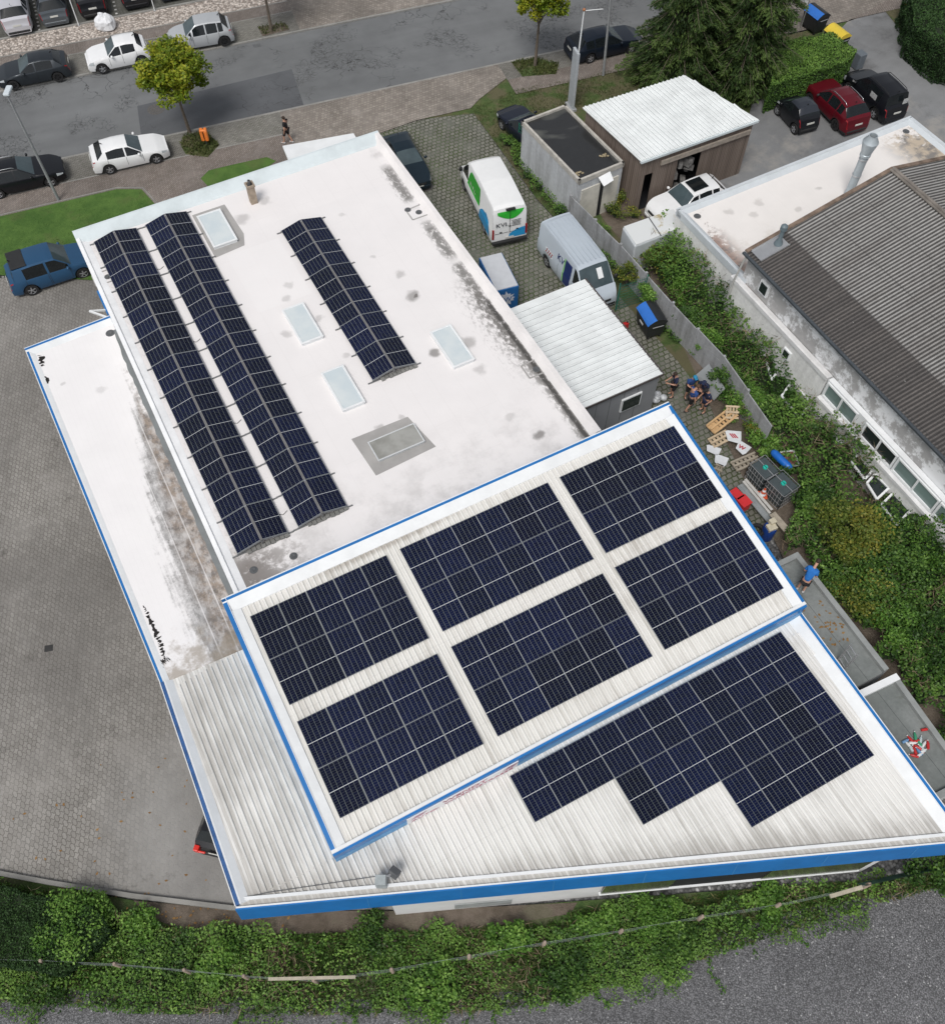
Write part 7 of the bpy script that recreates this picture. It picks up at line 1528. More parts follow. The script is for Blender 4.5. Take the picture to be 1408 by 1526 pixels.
SH = [(105, 1392, .9, 1.5, 1.3, 'large bright green bush beside the dark hedge at lower left', m_bright, 4200, .10), (213, 1380, .4, .75, .7, 'smaller leafy shrub right of the large bright bush', m_bright, 1100, .11),
      (1262, 792, 1.6, 2.0, 2.3, 'large yellowing shrub near the lower window frames', m_yell, 4200, .14), (1190, 540, 1.2, 1.15, 1.9, 'leafy green shrub growing against the hall wall', m_bright, 2000, .13), (1105, 590, .9, 1.2, 1.2, 'soft pale green shrub beside the leaning grey board', m_bright, 2200, .09),
      (985, 385, 1.2, 1.3, 1.8, 'thin yellow green shrub in front of the grey container', m_yell, 1500, .12), (1022, 425, 1.0, 1.25, 1.5, 'bright green shrub behind the green mesh gate', m_bright, 2000, .12), (1040, 375, 1.0, 1.2, 1.6, 'green climbing shrub at the corner of the annex wall', m_bright, 2000, .12),
      (1330, 860, 1.5, 2.0, 2.0, 'broad dark green shrub above the felt roofed annex', m_bram, 3600, .13), (1400, 960, 1.5, 1.9, 2.2, 'dark green shrub at the right edge above the bottles', m_bram, 3200, .13), (1385, 800, 1.5, 1.6, 1.8, 'bright green shrub below the white window band', m_bright, 2400, .12),
      (1240, 880, 1.2, 1.3, 1.4, 'creeper mound spilling over the rim of the felt roof', m_bram, 2200, .11), (1400, 1140, 1.2, 1.5, 1.5, 'dark shrub at the right edge below the felt roof', m_bram, 2200, .12), (1130, 640, .6, .8, .9, 'yellow green seedling clump above the pallets', m_yell, 900, .12),
      (920, 285, .8, .6, 1.2, 'small yellow green shrub beside the garage door', m_yell, 700, .12), (1190, 590, .7, .9, .9, 'low green bush between the white window frames', m_bram, 1100, .12), (985, 1368, .4, 1.1, .6, 'dense green bush against the front wall below the glazing', m_bright, 2600, .11),
      (890, 1376, .4, .9, .55, 'green bush at the left end of the front wall glazing', m_bright, 2000, .11), (1140, 1342, .4, .9, .6, 'bright ferny bush at the right end of the front wall', m_bright, 2000, .12), (330, 1440, .4, .9, .75, 'leafy clump on the bank beside the second fence post', m_bright, 1200, .12), (560, 1400, .4, 1.1, .6, 'low grassy green clump on the bank below the roof corner', m_bram, 1500, .10), (650, 1470, .4, 1.2, .8, 'leafy clump on the bank below the wire in the middle', m_bright, 1600, .12),
      (830, 1450, .4, 1.1, .75, 'green clump at the gravel side of the bank', m_bram, 1500, .12), (760, 1400, .4, .9, .8, 'bright clump on the bank in front of the wall vent', m_bright, 1200, .13), (1000, 1400, .4, 1.0, .7, 'green clump on the bank in front of the long glazing', m_bram, 1300, .11), (60, 1480, .4, 1.0, .5, 'low weedy clump at the lower left gravel edge', m_bram, 1200, .10),
      (1165, 700, .9, .8, 1.1, 'seedling bush growing over the second caged tank', m_bram, 900, .12), (1100, 612, .7, .7, 1.0, 'small green bush between the grey board and the pallets', m_bright, 800, .10), (1140, 655, .8, .9, 1.0, 'bush of light leaves above the blue float', m_bright, 1100, .12),
      (1085, 560, 1.3, .9, 1.7, 'green bush leaning over the slab fence above the grey board', m_bram, 1500, .11), (1030, 470, 1.4, .9, 1.8, 'leafy bush hanging over the slab fence beside the black container', m_bram, 1500, .11), (1225, 640, 1.0, .9, 1.3, 'bush in front of the peeling white frames', m_bram, 1200, .12), (1300, 780, 1.1, 1.2, 1.5, 'bush just below the lowest glazed frames', m_bright, 1500, .12), (1215, 740, 1.0, 1.2, 1.4, 'dark bush between the tanks and the yellowing shrub', m_bram, 1700, .13),
      (940, 395, 1.5, .8, 1.9, 'yellow green shrub rising over the slab fence near the silver van', m_yell, 1000, .12), (968, 430, 1.6, .8, 1.9, 'bright green shrub spilling over the slab fence behind the mesh gate', m_bright, 1200, .12), (1060, 500, 1.5, .8, 1.8, 'shrub covering part of the slab fence above the workers', m_bright, 1200, .12), (1120, 590, 1.2, .8, 1.6, 'shrub covering the end of the slab fence', m_bright, 1200, .12),
      (1150, 480, 1.5, 1.0, 1.8, 'tall creeper heap against the annex wall above the open frame', m_bram, 1500, .12), (1100, 420, 1.6, .9, 1.9, 'green creeper heap against the annex wall near the downpipe', m_bright, 1400, .12), (1225, 570, 1.3, .8, 1.5, 'creeper heap under the small wall window', m_bright, 1200, .12), (1290, 880, 1.5, 1.6, 1.7, 'yellow green bush between the felt roof rim and the yellowing shrub', m_yell, 2200, .12), (1350, 930, 1.6, 1.4, 1.9, 'light green bush above the white end wall', m_bright, 2000, .12),
      (1390, 1290, .8, 1.2, 1.3, 'dark green bush at the right edge by the green screen', m_bram, 1800, .12)]
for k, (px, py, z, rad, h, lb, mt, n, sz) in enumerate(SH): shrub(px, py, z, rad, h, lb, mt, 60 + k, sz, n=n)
# climbers on the hall wall
rg = np.random.default_rng(9); C_ = []
for k in range(900):
    v_ = rg.uniform(6.0, 16.0); zt_ = 1.0 + 1.6 * vnoise(np.array([v_]), np.array([0.0]), .55, 3)[0]; z_ = rg.uniform(.3, zt_); q_ = lo(-.60 - rg.random() * .12, v_, z_); C_.append(tuple(q_))
cl = thing('climbing_plant', 'ivy climbing up the pale wall below the window band', 'climber', lo(-.6, 11, 0)); leaves('foliage', C_, .13, m_bram, parent=cl, tone=np.full(len(C_), .5), up=.1)
# fallen leaves on the lot and felt roof
rg = np.random.default_rng(5); C_ = []
for k in range(46): q_ = at(rg.uniform(20, 340), rg.uniform(1130, 1345), .03); C_.append((q_.x, q_.y, .035))
for k in range(60): q_ = at(rg.uniform(190, 460), rg.uniform(1352, 1385), .05); C_.append((q_.x, q_.y, .06))
leaves('fallen_leaves', C_, .12, mat_leaf('brown_leaves', (.20, .10, .03), (.30, .17, .06), (.42, .26, .10)), up=.95, seed=4, label='single brown fallen leaves on the parking lot', cat='leaves', kind='stuff')
C_ = []
for k in range(46): q_ = at(1235 + rg.normal(0, 16), 935 + rg.normal(0, 22), 2.70); C_.append(tuple(q_))
leaves('fallen_leaves', C_, .13, bpy.data.materials['brown_leaves'], up=.95, seed=5, label='brown fallen leaves on the felt roofed annex', cat='leaves', kind='stuff')
# ------------------------------------------------------------------ scrap in the strip
def quadM(p0, p1, p3, z, z1=None, z3=None):
    a, b_, c = at(*p0, z), at(*p1, z if z1 is None else z1), at(*p3, z if z3 is None else z3); x = (b_ - a); y = (c - a); lx, ly = x.length, y.length; x.normalize(); n_ = x.cross(y).normalized(); y = n_.cross(x)
    return Matrix(((x.x, y.x, n_.x, a.x), (x.y, y.y, n_.y, a.y), (x.z, y.z, n_.z, a.z), (0, 0, 0, 1))), lx, ly
m_pal = plain('fresh_pallet_wood', (.52, .34, .17), .8, .3, 4); m_palg = plain('grey_pallet_wood', (.34, .30, .24), .85, .35, 4); m_palc = plain('pale_pallet_wood', (.48, .38, .26), .85, .3, 4)
def pallet(label, M, lx, ly, m, n=6, solid=0.0, name='wooden_pallet'):
    t = thing(name, label, 'pallet', M.to_translation(), group='wooden pallets in the scrap heap'); b = MB()
    for k in range(n): w_ = lx / n * .62; b.box((lx * (k + .5) / n, ly / 2, .12), (w_, ly, .022), M=M)
    if solid: b.box((lx * solid / 2, ly / 2, .14), (lx * solid, ly, .02), M=M)
    b.build('deck_board', m, t); b = MB()
    for k in range(3): b.box((lx / 2, ly * (k + .06 if k == 0 else k * .5 if k == 1 else .94) if k != 0 else ly * .06, .085), (lx, .09, .02), M=M); b.box((lx / 2, (.06, .5, .94)[k] * ly, .01), (lx, .09, .02), M=M)
    b.build('runner', m, t); b = MB()
    for i in (.06, .5, .94):
        for j in (.06, .5, .94): b.box((lx * i, ly * j, .047), (.12, .09, .055), M=M)
    b.build('block', m, t); return t
pallet('orange wooden pallet with a solid plywood end leaning on the heap', *quadM((1052, 633), (1087, 606), (1063, 647), .55, .9, .5), m_pal, 7, .3)
pallet('small pale pallet standing tilted at the top of the heap', *quadM((1082, 604), (1101, 605), (1085, 623), 1.1, 1.1, .75), m_palc, 4)
pallet('pale pallet of thin slats below the orange pallet', *quadM((1054, 654), (1081, 640), (1062, 668), .35, .5, .3), m_palc, 5)
pallet('weathered grey pallet between the red lettered boards and the tank', *quadM((1088, 688), (1124, 673), (1096, 702), .45), m_palg, 6)
pallet('dark small pallet piece beside the blue roof edge', *quadM((1068, 690), (1078, 694), (1076, 706), .3), m_palg, 3)
m_bw = plain('broken_sign_white', (.66, .68, .70), .45, .15, 3); m_br = plain('sign_red', (.42, .03, .05), .5, .15)
def board(label, p0, p1, p3, z, red, zs=(None, None), txt=None, name='broken_sign'):
    M, lx, ly = quadM(p0, p1, p3, z, *zs); t = thing(name, label, 'sign', M.to_translation(), group=None); b = MB(); pts = [(0, .1 * ly), (.15 * lx, 0), (lx, .05 * ly), (.93 * lx, ly * .75), (.8 * lx, ly), (.1 * lx, ly * .8)]
    b.add([M @ Vector((x, y, 0)) for x, y in pts] + [M @ Vector((x, y, .02)) for x, y in pts], [tuple(range(6, 12)), tuple(range(5, -1, -1))] + [(i, (i + 1) % 6, 6 + (i + 1) % 6, 6 + i) for i in range(6)]); b.build('panel', m_bw, t)
    sgn = 1 if (M.to_3x3() @ Vector((0, 0, 1))).z > 0 else -1; zz = .024 if sgn > 0 else -.004
    if red:
        b = MB()
        for k in range(3): x = lx * (.22 + .13 * k); b.add([M @ Vector(v) for v in ((x, ly * .25, zz), (x + .07, ly * .25, zz), (x + .22, ly * .6, zz), (x + .15, ly * .6, zz))], [(0, 1, 2, 3)])
        b.build('red_stripe', m_br, t)
    if txt:
        T_ = M @ Matrix.Translation((lx * .18, ly * (.62 if sgn > 0 else .55), zz)); 
        if sgn < 0: T_ = M @ Matrix.Translation((lx * .18, ly * .62, zz)) @ Matrix.Rotation(PI, 4, 'X')
        text_mesh(txt, ly * .42, T_, m_br, 'lettering', t, sx=1.1, bold=.012)
    return t
board('large broken white board with three red slashes below the pallets', (1080, 641), (1104, 642), (1083, 660), .5, True)
board('white broken board with the red letters W W', (1102, 656), (1120, 666), (1098, 672), .45, False, txt='W')
board('curved white plastic piece lying beneath the slat pallet', (1053, 662), (1075, 668), (1056, 674), .3, False)
board('crumpled white sheet scrap left of the grey pallet', (1066, 676), (1086, 682), (1070, 692), .3, False)
board('small white board scrap among leaves right of the lettered boards', (1118, 655), (1131, 648), (1121, 660), .4, False)
# container tanks in wire cages
m_tank = plain('dark_tank_plastic', (.055, .07, .075), .5, .25); m_turq = plain('turquoise_cap', (.02, .45, .36), .4, .1)
for (p0, p1, p3, lb) in (((1117, 691), (1140, 678), (1142, 714), 'caged liquid tank with a dark top and turquoise cap, clear of leaves'), ((1142, 716), (1166, 700), (1166, 742), 'second caged tank half buried in leaves below the first tank')):
    M, lx, ly = quadM(p0, p1, p3, 1.15); t = thing('caged_tank', lb, 'tank', (*XY(M @ Vector((lx / 2, ly / 2, 0))), 0), group='two caged tanks'); sg_ = -1 if M.to_3x3()[2][2] < 0 else 1
    b = MB(); b.box((lx / 2, ly / 2, -.52 * sg_), (lx - .1, ly - .1, 1.02), M=M); b.build('tank_body', m_tank, t, bevel=.05, seg=3); b = MB(); b.lathe([(.001, .05), (.11, .05), (.12, .0), (.12, -.02)], (0, 0, 0), 16); b.v = [tuple(M @ Vector((lx / 2 + v[0], ly / 2 + v[1], v[2] * sg_))) for v in b.v]; b.build('screw_cap', m_turq, t)
    b = MB()
    for k in range(8):
        for yy in (0, ly): x = lx * k / 7; b.bar(M @ Vector((x, yy, 0)), M @ Vector((x, yy, -1.1 * sg_)), .02, .02)
        for xx in (0, lx): y = ly * k / 7; b.bar(M @ Vector((xx, y, 0)), M @ Vector((xx, y, -1.1 * sg_)), .02, .02)
    for z_ in (0, -.35, -.7, -1.05):
        for a_, c_ in (((0, 0), (lx, 0)), ((lx, 0), (lx, ly)), ((lx, ly), (0, ly)), ((0, ly), (0, 0))): b.bar(M @ Vector((*a_, z_ * sg_)), M @ Vector((*c_, z_ * sg_)), .02, .02)
    b.bar(M @ Vector((lx * .5, 0, .04 * sg_)), M @ Vector((lx * .5, ly, .04 * sg_)), .03, .02); b.build('wire_cage', m_alu, t)
a_, c_ = at(1150, 672, .9), at(1178, 699, .9); b = MB(); d = (c_ - a_).normalized(); b.tube([a_ - d * .02, a_ + d * .05, a_ + d * .2, c_ - d * .2, c_ - d * .05, c_ + d * .02], [.05, .14, .18, .18, .14, .05], 12); tag(b.build('blue_float', plain('bright_blue_plastic', (.012, .13, .50), .35, .15), smooth=True), 'long bright blue plastic float lying beside the caged tank', 'float')
M, lx, ly = quadM((1162, 674), (1182, 672), (1174, 694), .8); t = thing('tipped_table', 'tipped red brown table top with a white frame behind the blue float', 'table', M.to_translation()); b = MB(); b.box((lx / 2, ly / 2, 0), (lx, ly, .03), M=M); b.build('table_top', plain('dull_red_board', (.20, .085, .08), .6, .3), t); b = MB()
for a_, c_ in (((0, 0), (lx, 0)), ((lx, 0), (lx, ly)), ((lx, ly), (0, ly))): b.bar(M @ Vector((*a_, 0)), M @ Vector((*c_, 0)), .07, .07)
b.build('frame', m_white, t)
for k, (p0, p1, p3, z) in enumerate((((1087, 733), (1096, 727), (1095, 747), .75), ((1097, 744), (1109, 737), (1106, 757), .75))):
    M, lx, ly = quadM(p0, p1, p3, z); sg_ = -1 if M.to_3x3()[2][2] < 0 else 1; t = thing('red_crate', ['red plastic crate partly hidden under the blue roof edge', 'red plastic crate standing lower right of the other red crate'][k], 'crate', (*XY(M.to_translation()), 0)); b = MB(); b.box((lx / 2, ly / 2, -.28 * sg_), (lx, ly, .56), M=M); b.build('box', plain('red_crate_plastic', (.62, .03, .035), .4, .1), t, bevel=.03); b = MB(); b.box((lx / 2, ly / 2, .012 * sg_), (lx + .05, ly + .05, .05), M=M); b.build('lid', _mc['red_crate_plastic'], t, bevel=.015)
for k, (a0, a1, w_, mm, lb) in enumerate((((1103, 722), (1150, 778), .42, plain('grey_metal_sheet', (.25, .27, .275), .5, .25, 2), 'long grey metal sheet lying under the pale beams'), ((1110, 714), (1150, 760), .14, plain('pale_profile', (.50, .49, .46), .5, .2), 'pale metal beam lying on the grey sheet, upper one'), ((1107, 717), (1147, 765), .12, _mc['pale_profile'], 'pale metal beam lying on the grey sheet, lower one'), ((1150, 765), (1172, 790), .35, _mc['grey_pallet_wood'], 'short grey plank stack at the lower end of the beams'))):
    a_, c_ = at(*a0, .5 + .05 * k), at(*a1, .45 + .05 * k); b = MB()
    for j in range(3): o_ = (c_ - a_).cross(Vector((0, 0, 1))).normalized() * (j - 1) * w_ / 3; b.bar(a_ + o_, c_ + o_ * .96, w_ / 3 * .92, .03 + .01 * j)
    tag(b.build('metal_beam' if k else 'metal_sheet', mm), lb, 'scrap metal')
t = thing('traffic_cone', 'small traffic cone with red and white rings between the beams and tanks', 'cone', at(1135, 738, .4)); p_ = at(1135, 738, .4); b = MB(); b.lathe([(.16, 0), (.155, .12)], p_, 14, 0); b.lathe([(.155, .12), (.12, .24)], p_, 14, 1); b.lathe([(.12, .24), (.09, .36)], p_, 14, 0); b.lathe([(.09, .36), (.06, .47)], p_, 14, 1); b.lathe([(.06, .47), (.03, .55), (.001, .55)], p_, 14, 0); b.box((p_.x, p_.y, p_.z + .01), (.42, .42, .03)); b.build('body', [plain('cone_red', (.60, .10, .04), .5, .1), m_white], t, smooth=40)
t = thing('blue_barrel', 'dark blue barrel under the raised roof edge', 'barrel', at(1140, 806, 0)); p_ = at(1140, 800, 0); b = MB(); b.lathe([(.27, 0), (.30, .1), (.29, .45), (.30, .8), (.26, .88), (.001, .9)], p_, 18); b.build('body', plain('dark_blue_plastic', (.01, .045, .22), .4, .15), t, smooth=40)
b = MB(); p_ = at(1128, 790, .5); b.lathe([(.30, -.1), (.33, 0), (.30, .1), (.2, .1), (.17, 0), (.2, -.1), (.30, -.1)], p_, 20); tag(b.build('old_tyre', m_tyre, smooth=True), 'old black tyre lying beside the dark blue barrel', 'tyre')
b = MB(); p_ = at(1149, 786, .9); b.box(p_, (.42, .34, .22), rz=.4); b.box(p_ + Vector((.05, .22, .13)), (.30, .25, .2), rz=.5); tag(b.build('cream_box', plain('cream_plastic', (.55, .50, .38), .6, .25), bevel=.02), 'cream coloured plastic box on top of the dark blue barrel', 'box')
M, lx, ly = quadM((1036, 558), (1056, 542), (1062, 596), .25, .9, .3); b = MB(); 
tag(MB().add([at(1036, 559, .5), at(1056, 542, 1.1), at(1080, 579, 1.1), at(1063, 597, .35)] + [q_ + Vector((.02, .02, -.03)) for q_ in (at(1036, 559, .5), at(1056, 542, 1.1), at(1080, 579, 1.1), at(1063, 597, .35))], [(0, 1, 2, 3), (7, 6, 5, 4), (0, 4, 5, 1), (1, 5, 6, 2), (2, 6, 7, 3), (3, 7, 4, 0)]).build('grey_board', plain('grey_board', (.27, .29, .30), .6, .12, 2)), 'large plain grey board leaning beside the workers', 'board')
rg2 = random.Random(8); b = MB(); p_ = at(985, 594, .2)
for k in range(5): b.sphere(p_ + Vector((rg2.uniform(-.3, .3), rg2.uniform(-.25, .25), rg2.uniform(0, .25))), rg2.uniform(.14, .24), 8, 6, sc=(1, 1, .8))
tag(b.build('rubbish_bags', plain('crumpled_pale_plastic', (.50, .52, .54), .4, .7, 6), smooth=True), 'pale crumpled rubbish bags by the corner of the metal store', 'bags', kind=None)
# window frames dumped in the brambles
WF = [((1051, 416), (1064, 408), (1080, 427), (1068, 443), 1.0, 0, 'white window frame nearest the annex downpipe'), ((1134, 517), (1147, 502), (1172, 530), (1150, 566), 1.2, 0, 'open white window frame with a thin inner sash near the leafy wall shrub'),
      ((1164, 590), (1181, 567), (1208, 602), (1190, 622), 1.1, 0, 'peeling white window frame lying flat in the brambles'), ((1212, 600), (1230, 583), (1263, 614), (1243, 645), 1.2, 0, 'white window frame half covered by leaves below the window band'),
      ((1243, 657), (1259, 643), (1281, 662), (1257, 683), 1.2, 2, 'solid white panel lying beside the window band'), ((1268, 689), (1284, 669), (1307, 693), (1288, 714), 1.3, 1, 'white frame with dark glass, upper of the lower three'),
      ((1291, 720), (1303, 707), (1324, 727), (1306, 744), 1.3, 1, 'small white frame with dark glass between two larger frames'), ((1313, 752), (1335, 730), (1358, 758), (1335, 783), 1.3, 1, 'large white frame with dark glass, lowest of them all')]
for k, (a, b_, c, d, z, kind, lb) in enumerate(WF):
    q = [at(*p_, z + (.12 if i in (1, 2) else -.12)) for i, p_ in enumerate((a, b_, c, d))]; t = thing('window_frame', lb, 'window frame', q[0], group=None); b = MB()
    for i in range(4): b.bar(q[i], q[(i + 1) % 4], .10, .07)
    if k == 1: b.bar(q[0].lerp(q[1], .5), q[3].lerp(q[2], .5), .09, .07)
    b.build('frame', m_white, t); mm = m_white if kind == 2 else m_glass if kind == 1 else None
    if mm: cc = sum(q, Vector()) / 4; r_ = [p_.lerp(cc, .06) for p_ in q]; b = MB(); b.add(r_ + [p_ - Vector((0, 0, .03)) for p_ in r_], [(0, 1, 2, 3), (7, 6, 5, 4)]); b.build('panel' if kind == 2 else 'pane', mm, t)

# ------------------------------------------------------------------ front fence
posts = [(-60, 1428), (60, 1431), (170, 1436), (274, 1445), (363, 1454), (467, 1460), (583, 1444), (699, 1424), (812, 1404), (927, 1386), (1047, 1365), (1162, 1347), (1296, 1317)]
t = thing('wire_fence', 'low wire fence on rounded concrete posts running through the front bank', 'fence', (*XY(at(*posts[5], 1.0)), 0)); pw = []
for k, p_ in enumerate(posts):
    q_ = at(*p_, 1.05); pw.append(q_); b = MB(); b.tube([(q_.x, q_.y, 0), (q_.x, q_.y, 1.0), (q_.x, q_.y, 1.06)], [.075, .07, .04], 10); b.build('post', plain('pinkish_concrete', (.34, .27, .22), .9, .3), t, smooth=50)
b = MB(); 
for z_ in (.98, .62, .3):
    for a_, c_ in zip(pw, pw[1:]):
        m_ = a_.lerp(c_, .5); b.tube([(a_.x, a_.y, z_), (m_.x, m_.y, z_ - .04), (c_.x, c_.y, z_)], .0035, 4)
b.build('wire', m_glv, t)
b = MB(); b.bar(at(400, 1459, 1.08), at(530, 1456, 1.08), .10, .06); tag(b.build('wooden_rail', plain('pale_old_wood', (.42, .38, .30), .85, .3, 5)), 'pale old wooden rail lying along the front fence wire', 'rail')
b = MB(); b.bar(at(1236, 1336, 1.0), at(1284, 1322, 1.05), .13, .10); tag(b.build('wooden_rail', _mc['pale_old_wood']), 'short pale wooden rail at the right end of the front fence', 'rail')
b = MB(); a_, c_ = at(1290, 1320, 1.1), at(1500, 1272, 1.1); 
for k in range(40): q0_, q1_ = a_.lerp(c_, k / 40), a_.lerp(c_, (k + 1) / 40); s_ = .05 * math.sin(k * .9); b.add([(q0_.x, q0_.y + .22, .25), (q1_.x, q1_.y + .22, .25), (q1_.x, q1_.y, 1.1 + s_), (q0_.x, q0_.y, 1.1 + .05 * math.sin((k - 1) * .9))], [(0, 1, 2, 3)])
tag(b.build('green_screen', plain('green_screen_netting', (.03, .10, .07), .8, .3, 3), smooth=True), 'dark green privacy netting on the right end of the front fence', 'screen')
# ------------------------------------------------------------------ people
m_skin = plain('skin', (.48, .27, .19), .55, .08, 6); m_hair = plain('dark_hair', (.035, .022, .015), .8, .2, 8); m_nav = plain('navy_cloth', (.014, .022, .06), .85, .25, 6); m_bcl = plain('blue_cloth', (.02, .06, .20), .85, .25, 6); m_lb = plain('bright_blue_cloth', (.015, .15, .48), .8, .2, 6); m_bk = plain('black_cloth', (.012, .012, .015), .85, .25, 6); m_shoe = plain('dark_shoe', (.03, .028, .026), .7, .2); m_wsh = plain('pale_shoe', (.5, .5, .5), .6, .1)
def skin_mesh(name, J, E, mat, parent, sub=1, root=0):
    me = bpy.data.meshes.new(name); me.from_pydata([j[0] for j in J], E, []); o = bpy.data.objects.new(name + '_tmp', me); COL.objects.link(o)
    md = o.modifiers.new('s', 'SKIN'); md.use_smooth_shade = True; sv = me.skin_vertices[0].data
    for i, j in enumerate(J): r_ = j[1]; sv[i].radius = (r_, r_) if not hasattr(r_, '__len__') else r_; sv[i].use_root = (i == root)
    sb = o.modifiers.new('u', 'SUBSURF'); sb.levels = sub; sb.render_levels = sub
    bpy.context.view_layer.update(); dg = bpy.context.evaluated_depsgraph_get(); m2 = bpy.data.meshes.new_from_object(o.evaluated_get(dg)); bpy.data.objects.remove(o); m2.materials.clear(); m2.materials.append(mat); m2.polygons.foreach_set('use_smooth', [True] * len(m2.polygons))
    c = bpy.data.objects.new(name, m2); c.parent = parent; link(c, WM[parent.name]); return c
def person(label, loc, hd, shirt, legs, arms, hair=m_hair, stride=.0, lean=0.0, headt=.05, shoes=m_shoe, shorts=True, cap=None, squat=0.0, group=None, scale=1.0):
    """arms: ((elbow, wrist) left, (elbow, wrist) right) in the person's frame, x forward, y left"""
    t = thing('person', label, 'person', loc, R_(hd), group); dz = -squat; lx = lambda z: lean * (z - .95) if z > .95 else 0.0
    V_ = lambda x, y, z: ((x + lx(z)) * scale, y * scale, (z + dz) * scale)
    J = [(V_(0, 0, .96), (.15, .115)), (V_(0, 0, 1.14), (.135, .10)), (V_(.0, 0, 1.34), (.165, .11)), (V_(.0, 0, 1.48), (.06, .06)), (V_(headt * .4, 0, 1.56), (.062, .065)), (V_(headt, 0, 1.64), (.078, .092)), (V_(headt, 0, 1.73), (.070, .082))]; E = [(0, 1), (1, 2), (2, 3), (3, 4), (4, 5), (5, 6)]
    legp = {}
    for s_, sg in ((0, 1), (1, -1)):
        st_ = stride * sg; kn = (.06 + st_ * .55 + squat * .55, .11 * sg, .50 + 0); an = (st_ - (.0 if st_ >= 0 else .05), .12 * sg, .09); b0 = len(J)
        hipz = V_(0, .10 * sg, .88); knp = ((kn[0]) * scale, kn[1] * scale, (kn[2] + dz * .35) * scale); anp = (an[0] * scale, an[1] * scale, an[2] * scale); toe = ((an[0] + .17) * scale, an[1] * 1.15 * scale, .035 * scale)
        J += [(hipz, .095), (knp, .06), ((anp[0], anp[1], anp[2] + .02), .042), (toe, .035)]; E += [(0, b0), (b0, b0 + 1), (b0 + 1, b0 + 2), (b0 + 2, b0 + 3)]; legp[sg] = (hipz, knp, anp, toe)
    armp = {}
    for (el, wr), sg in zip(arms, (1, -1)):
        b0 = len(J); sh = V_(0, .19 * sg, 1.42); el_ = V_(el[0], el[1] * sg, el[2]); wr_ = V_(wr[0], wr[1] * sg, wr[2]); armp[sg] = (sh, el_, wr_); d = (Vector(wr_) - Vector(el_)).normalized(); palm = Vector(wr_) + d * .065
        J += [(sh, .062), (el_, .045), (wr_, .030), (tuple(palm), (.036, .020))]; E += [(2, b0), (b0, b0 + 1), (b0 + 1, b0 + 2), (b0 + 2, b0 + 3)]; pi_ = b0 + 3
        sd = d.cross(Vector((0, 0, 1))); sd = sd.normalized() if sd.length > .1 else Vector((0, 1, 0)); nm = sd.cross(d)
        for f_, L_ in enumerate((.060, .072, .068, .052)):
            base = palm + d * .03 + sd * (f_ - 1.5) * .019; mid_ = base + d * L_ * .55 - nm * .006; tp = mid_ + d * L_ * .45 - nm * .018; b1 = len(J); J += [(tuple(base), .0095), (tuple(mid_), .0085), (tuple(tp), .0075)]; E += [(pi_, b1), (b1, b1 + 1), (b1 + 1, b1 + 2)]
        th = palm - d * .03 + sd * -.035; tp = th + d * .035 - sd * .02 - nm * .01; b1 = len(J); J += [(tuple(th), .011), (tuple(tp), .009)]; E += [(pi_, b1), (b1, b1 + 1)]
    skin_mesh('body', J, E, m_skin, t)
    Js = [(J[0][0], (.175, .135)), (J[1][0], (.16, .125)), (J[2][0], (.195, .135)), (V_(0, 0, 1.47), .085)]; Es = [(0, 1), (1, 2), (2, 3)]
    for sg in (1, -1): sh, el_, wr_ = armp[sg]; m_ = Vector(sh).lerp(Vector(el_), .75); b0 = len(Js); Js += [(sh, .085), (tuple(m_), .068)]; Es += [(2, b0), (b0, b0 + 1)]
    skin_mesh('shirt', Js, Es, shirt, t)
    Jl = [(V_(0, 0, .97), (.165, .13))]; El = []
    for sg in (1, -1):
        hip, kn, an, toe = legp[sg]; b0 = len(Jl); e_ = kn if shorts else tuple(Vector(kn).lerp(Vector(an), .92)); Jl += [(hip, .115), (kn, .085 if shorts else .075)]; El += [(0, b0), (b0, b0 + 1)]
        if not shorts: Jl.append((e_, .06)); El.append((b0 + 1, b0 + 2))
    skin_mesh('shorts' if shorts else 'trousers', Jl, El, legs, t)
    hp = Vector(J[5][0]); b = MB(); b.sphere(hp + Vector((-.012, 0, .045)), .105 * scale, 12, 8, sc=(1.02, .92, .92)); b.build('hair', hair, t, smooth=True, world=False)
    if cap: b = MB(); b.sphere(hp + Vector((-.005, 0, .075)), .112 * scale, 12, 8, sc=(1.0, .95, .75)); b.box(hp + Vector((.13, 0, .075)), (.11, .14, .015)); b.build('cap', cap, t, smooth=50, world=False)
    b = MB(); b.sphere(hp + Vector((.092, 0, -.01)), .018, 8, 6, sc=(1.1, .7, 1.4)); 
    for sg in (1, -1): b.sphere(hp + Vector((0, .082 * sg, 0)), .022, 8, 6, sc=(.8, .5, 1.3))
    b.build('nose_and_ears', m_skin, t, smooth=True, world=False); b = MB()
    for sg in (1, -1): b.sphere(hp + Vector((.082, .030 * sg, .018)), .011, 8, 5)
    b.build('eyes', m_bk, t, smooth=True, world=False)
    for sg in (1, -1):
        an, toe = Vector(legp[sg][2]), Vector(legp[sg][3]); b = MB(); b.tube([an + Vector((-.06, 0, -.035)), an + Vector((-.02, 0, -.03)), an + Vector((.10, .01 * sg, -.045)), toe + Vector((.05, 0, .0))], [.035, .05, .047, .025], 10); b.build('shoe', shoes, t, smooth=60, world=False)
    return t
A_f = ((.12, .25, 1.14), (.36, .12, 1.16)); A_d = ((-.02, .27, 1.14), (.05, .29, .90)); A_x = ((.10, .26, 1.16), (.30, .05, 1.20)); A_k = ((-.06, .28, 1.14), (.10, .25, .98))
person('worker in navy shirt at the left of the group, forearms raised', at(1000, 590, .03), 190, m_nav, m_bk, (A_f, A_f), lean=.05, headt=.10)
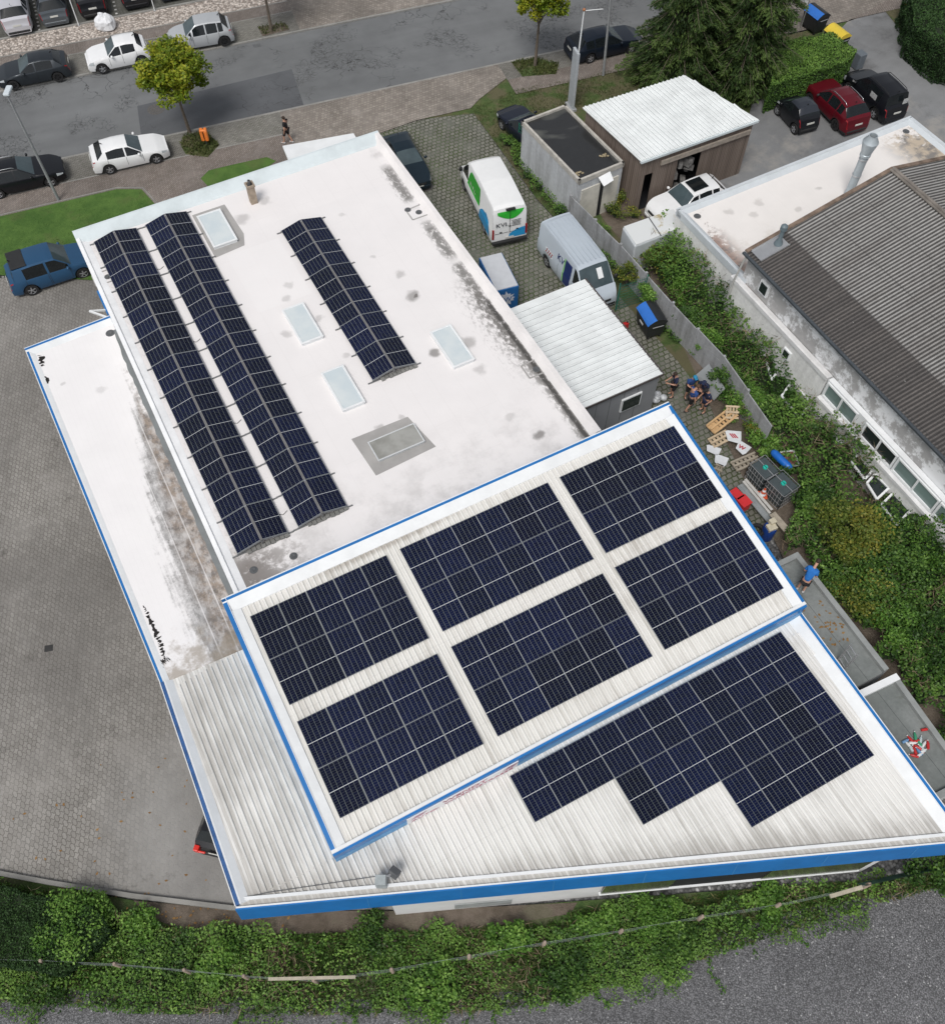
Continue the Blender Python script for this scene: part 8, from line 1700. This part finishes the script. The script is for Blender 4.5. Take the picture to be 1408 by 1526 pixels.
person('worker in blue shirt at the back left with a turquoise cap', at(1023, 592, .03), -75, m_bcl, m_bk, (A_d, A_f), cap=plain('turquoise_cloth', (.02, .22, .40), .8, .2), lean=.1, headt=.10)
person('worker in lighter blue shirt stepping forward at the front of the group', at(1024, 610, .03), 20, plain('mid_blue_cloth', (.025, .07, .24), .85, .2, 6), m_bk, (A_f, A_d), stride=.16, lean=.12, headt=.12, hair=plain('brown_hair', (.10, .055, .03), .8, .2))
person('worker in dark navy with a cap looking down at something in hand', at(1041, 598, .03), -120, m_nav, m_nav, (A_x, A_x), cap=m_nav, lean=.16, headt=.14)
person('worker in navy nearest the grey board with arms lowered', at(1047, 613, .03), -160, m_nav, m_nav, (A_k, A_f), cap=m_bk, lean=.14, headt=.14)
person('man in bright blue shirt and dark shorts crouching on the felt roof', at(1191, 880, 2.70), 55, m_lb, m_bk, (A_x, A_f), lean=.75, headt=.12, squat=.16, shoes=m_wsh)
person('pedestrian dressed in black walking on the pavement beside the entrance canopy', at(430, 213, .09), 160, m_bk, m_bk, (((-.08, .25, 1.16), (-.02, .26, .92)), ((.06, .25, 1.16), (.22, .22, .98))), stride=.18, headt=.03, shoes=m_wsh)
# ------------------------------------------------------------------ light and sky
SUN_EL, SUN_AZ = R_(58), R_(200)
w = bpy.data.worlds.new("World"); scene.world = w; w.use_nodes = True; nt = w.node_tree; nt.nodes.clear()
sky = nt.nodes.new('ShaderNodeTexSky'); sky.sky_type = 'NISHITA'; sky.sun_disc = False; sky.sun_elevation = SUN_EL; sky.sun_rotation = SUN_AZ; sky.air_density = 1.0; sky.dust_density = 3.0; sky.ozone_density = 1.0
hs = nt.nodes.new('ShaderNodeHueSaturation'); hs.inputs['Saturation'].default_value = .28; hs.inputs['Value'].default_value = 1.0
bg = nt.nodes.new('ShaderNodeBackground'); bg.inputs[1].default_value = .118; ow = nt.nodes.new('ShaderNodeOutputWorld')
nt.links.new(sky.outputs[0], hs.inputs['Color']); nt.links.new(hs.outputs[0], bg.inputs[0]); nt.links.new(bg.outputs[0], ow.inputs[0])
sd_ = bpy.data.lights.new('sun', 'SUN'); sd_.energy = 1.85; sd_.angle = R_(22); sd_.color = (1.0, .965, .92)
so = bpy.data.objects.new('sun', sd_); COL.objects.link(so)
# compass rotation of the sky's sun: direction towards the sun
dirv = Vector((math.sin(SUN_AZ) * math.cos(SUN_EL), math.cos(SUN_AZ) * math.cos(SUN_EL), math.sin(SUN_EL)))
so.rotation_euler = dirv.to_track_quat('Z', 'Y').to_euler(); so.location = (0, 0, 60)
scene.view_settings.view_transform = 'Standard'; scene.view_settings.look = 'None'; scene.view_settings.exposure = 0; scene.view_settings.gamma = 1
scene.cycles.max_bounces = 6; scene.cycles.diffuse_bounces = 3; scene.cycles.glossy_bounces = 3; scene.cycles.transmission_bounces = 4
scene.cycles.use_denoising = True
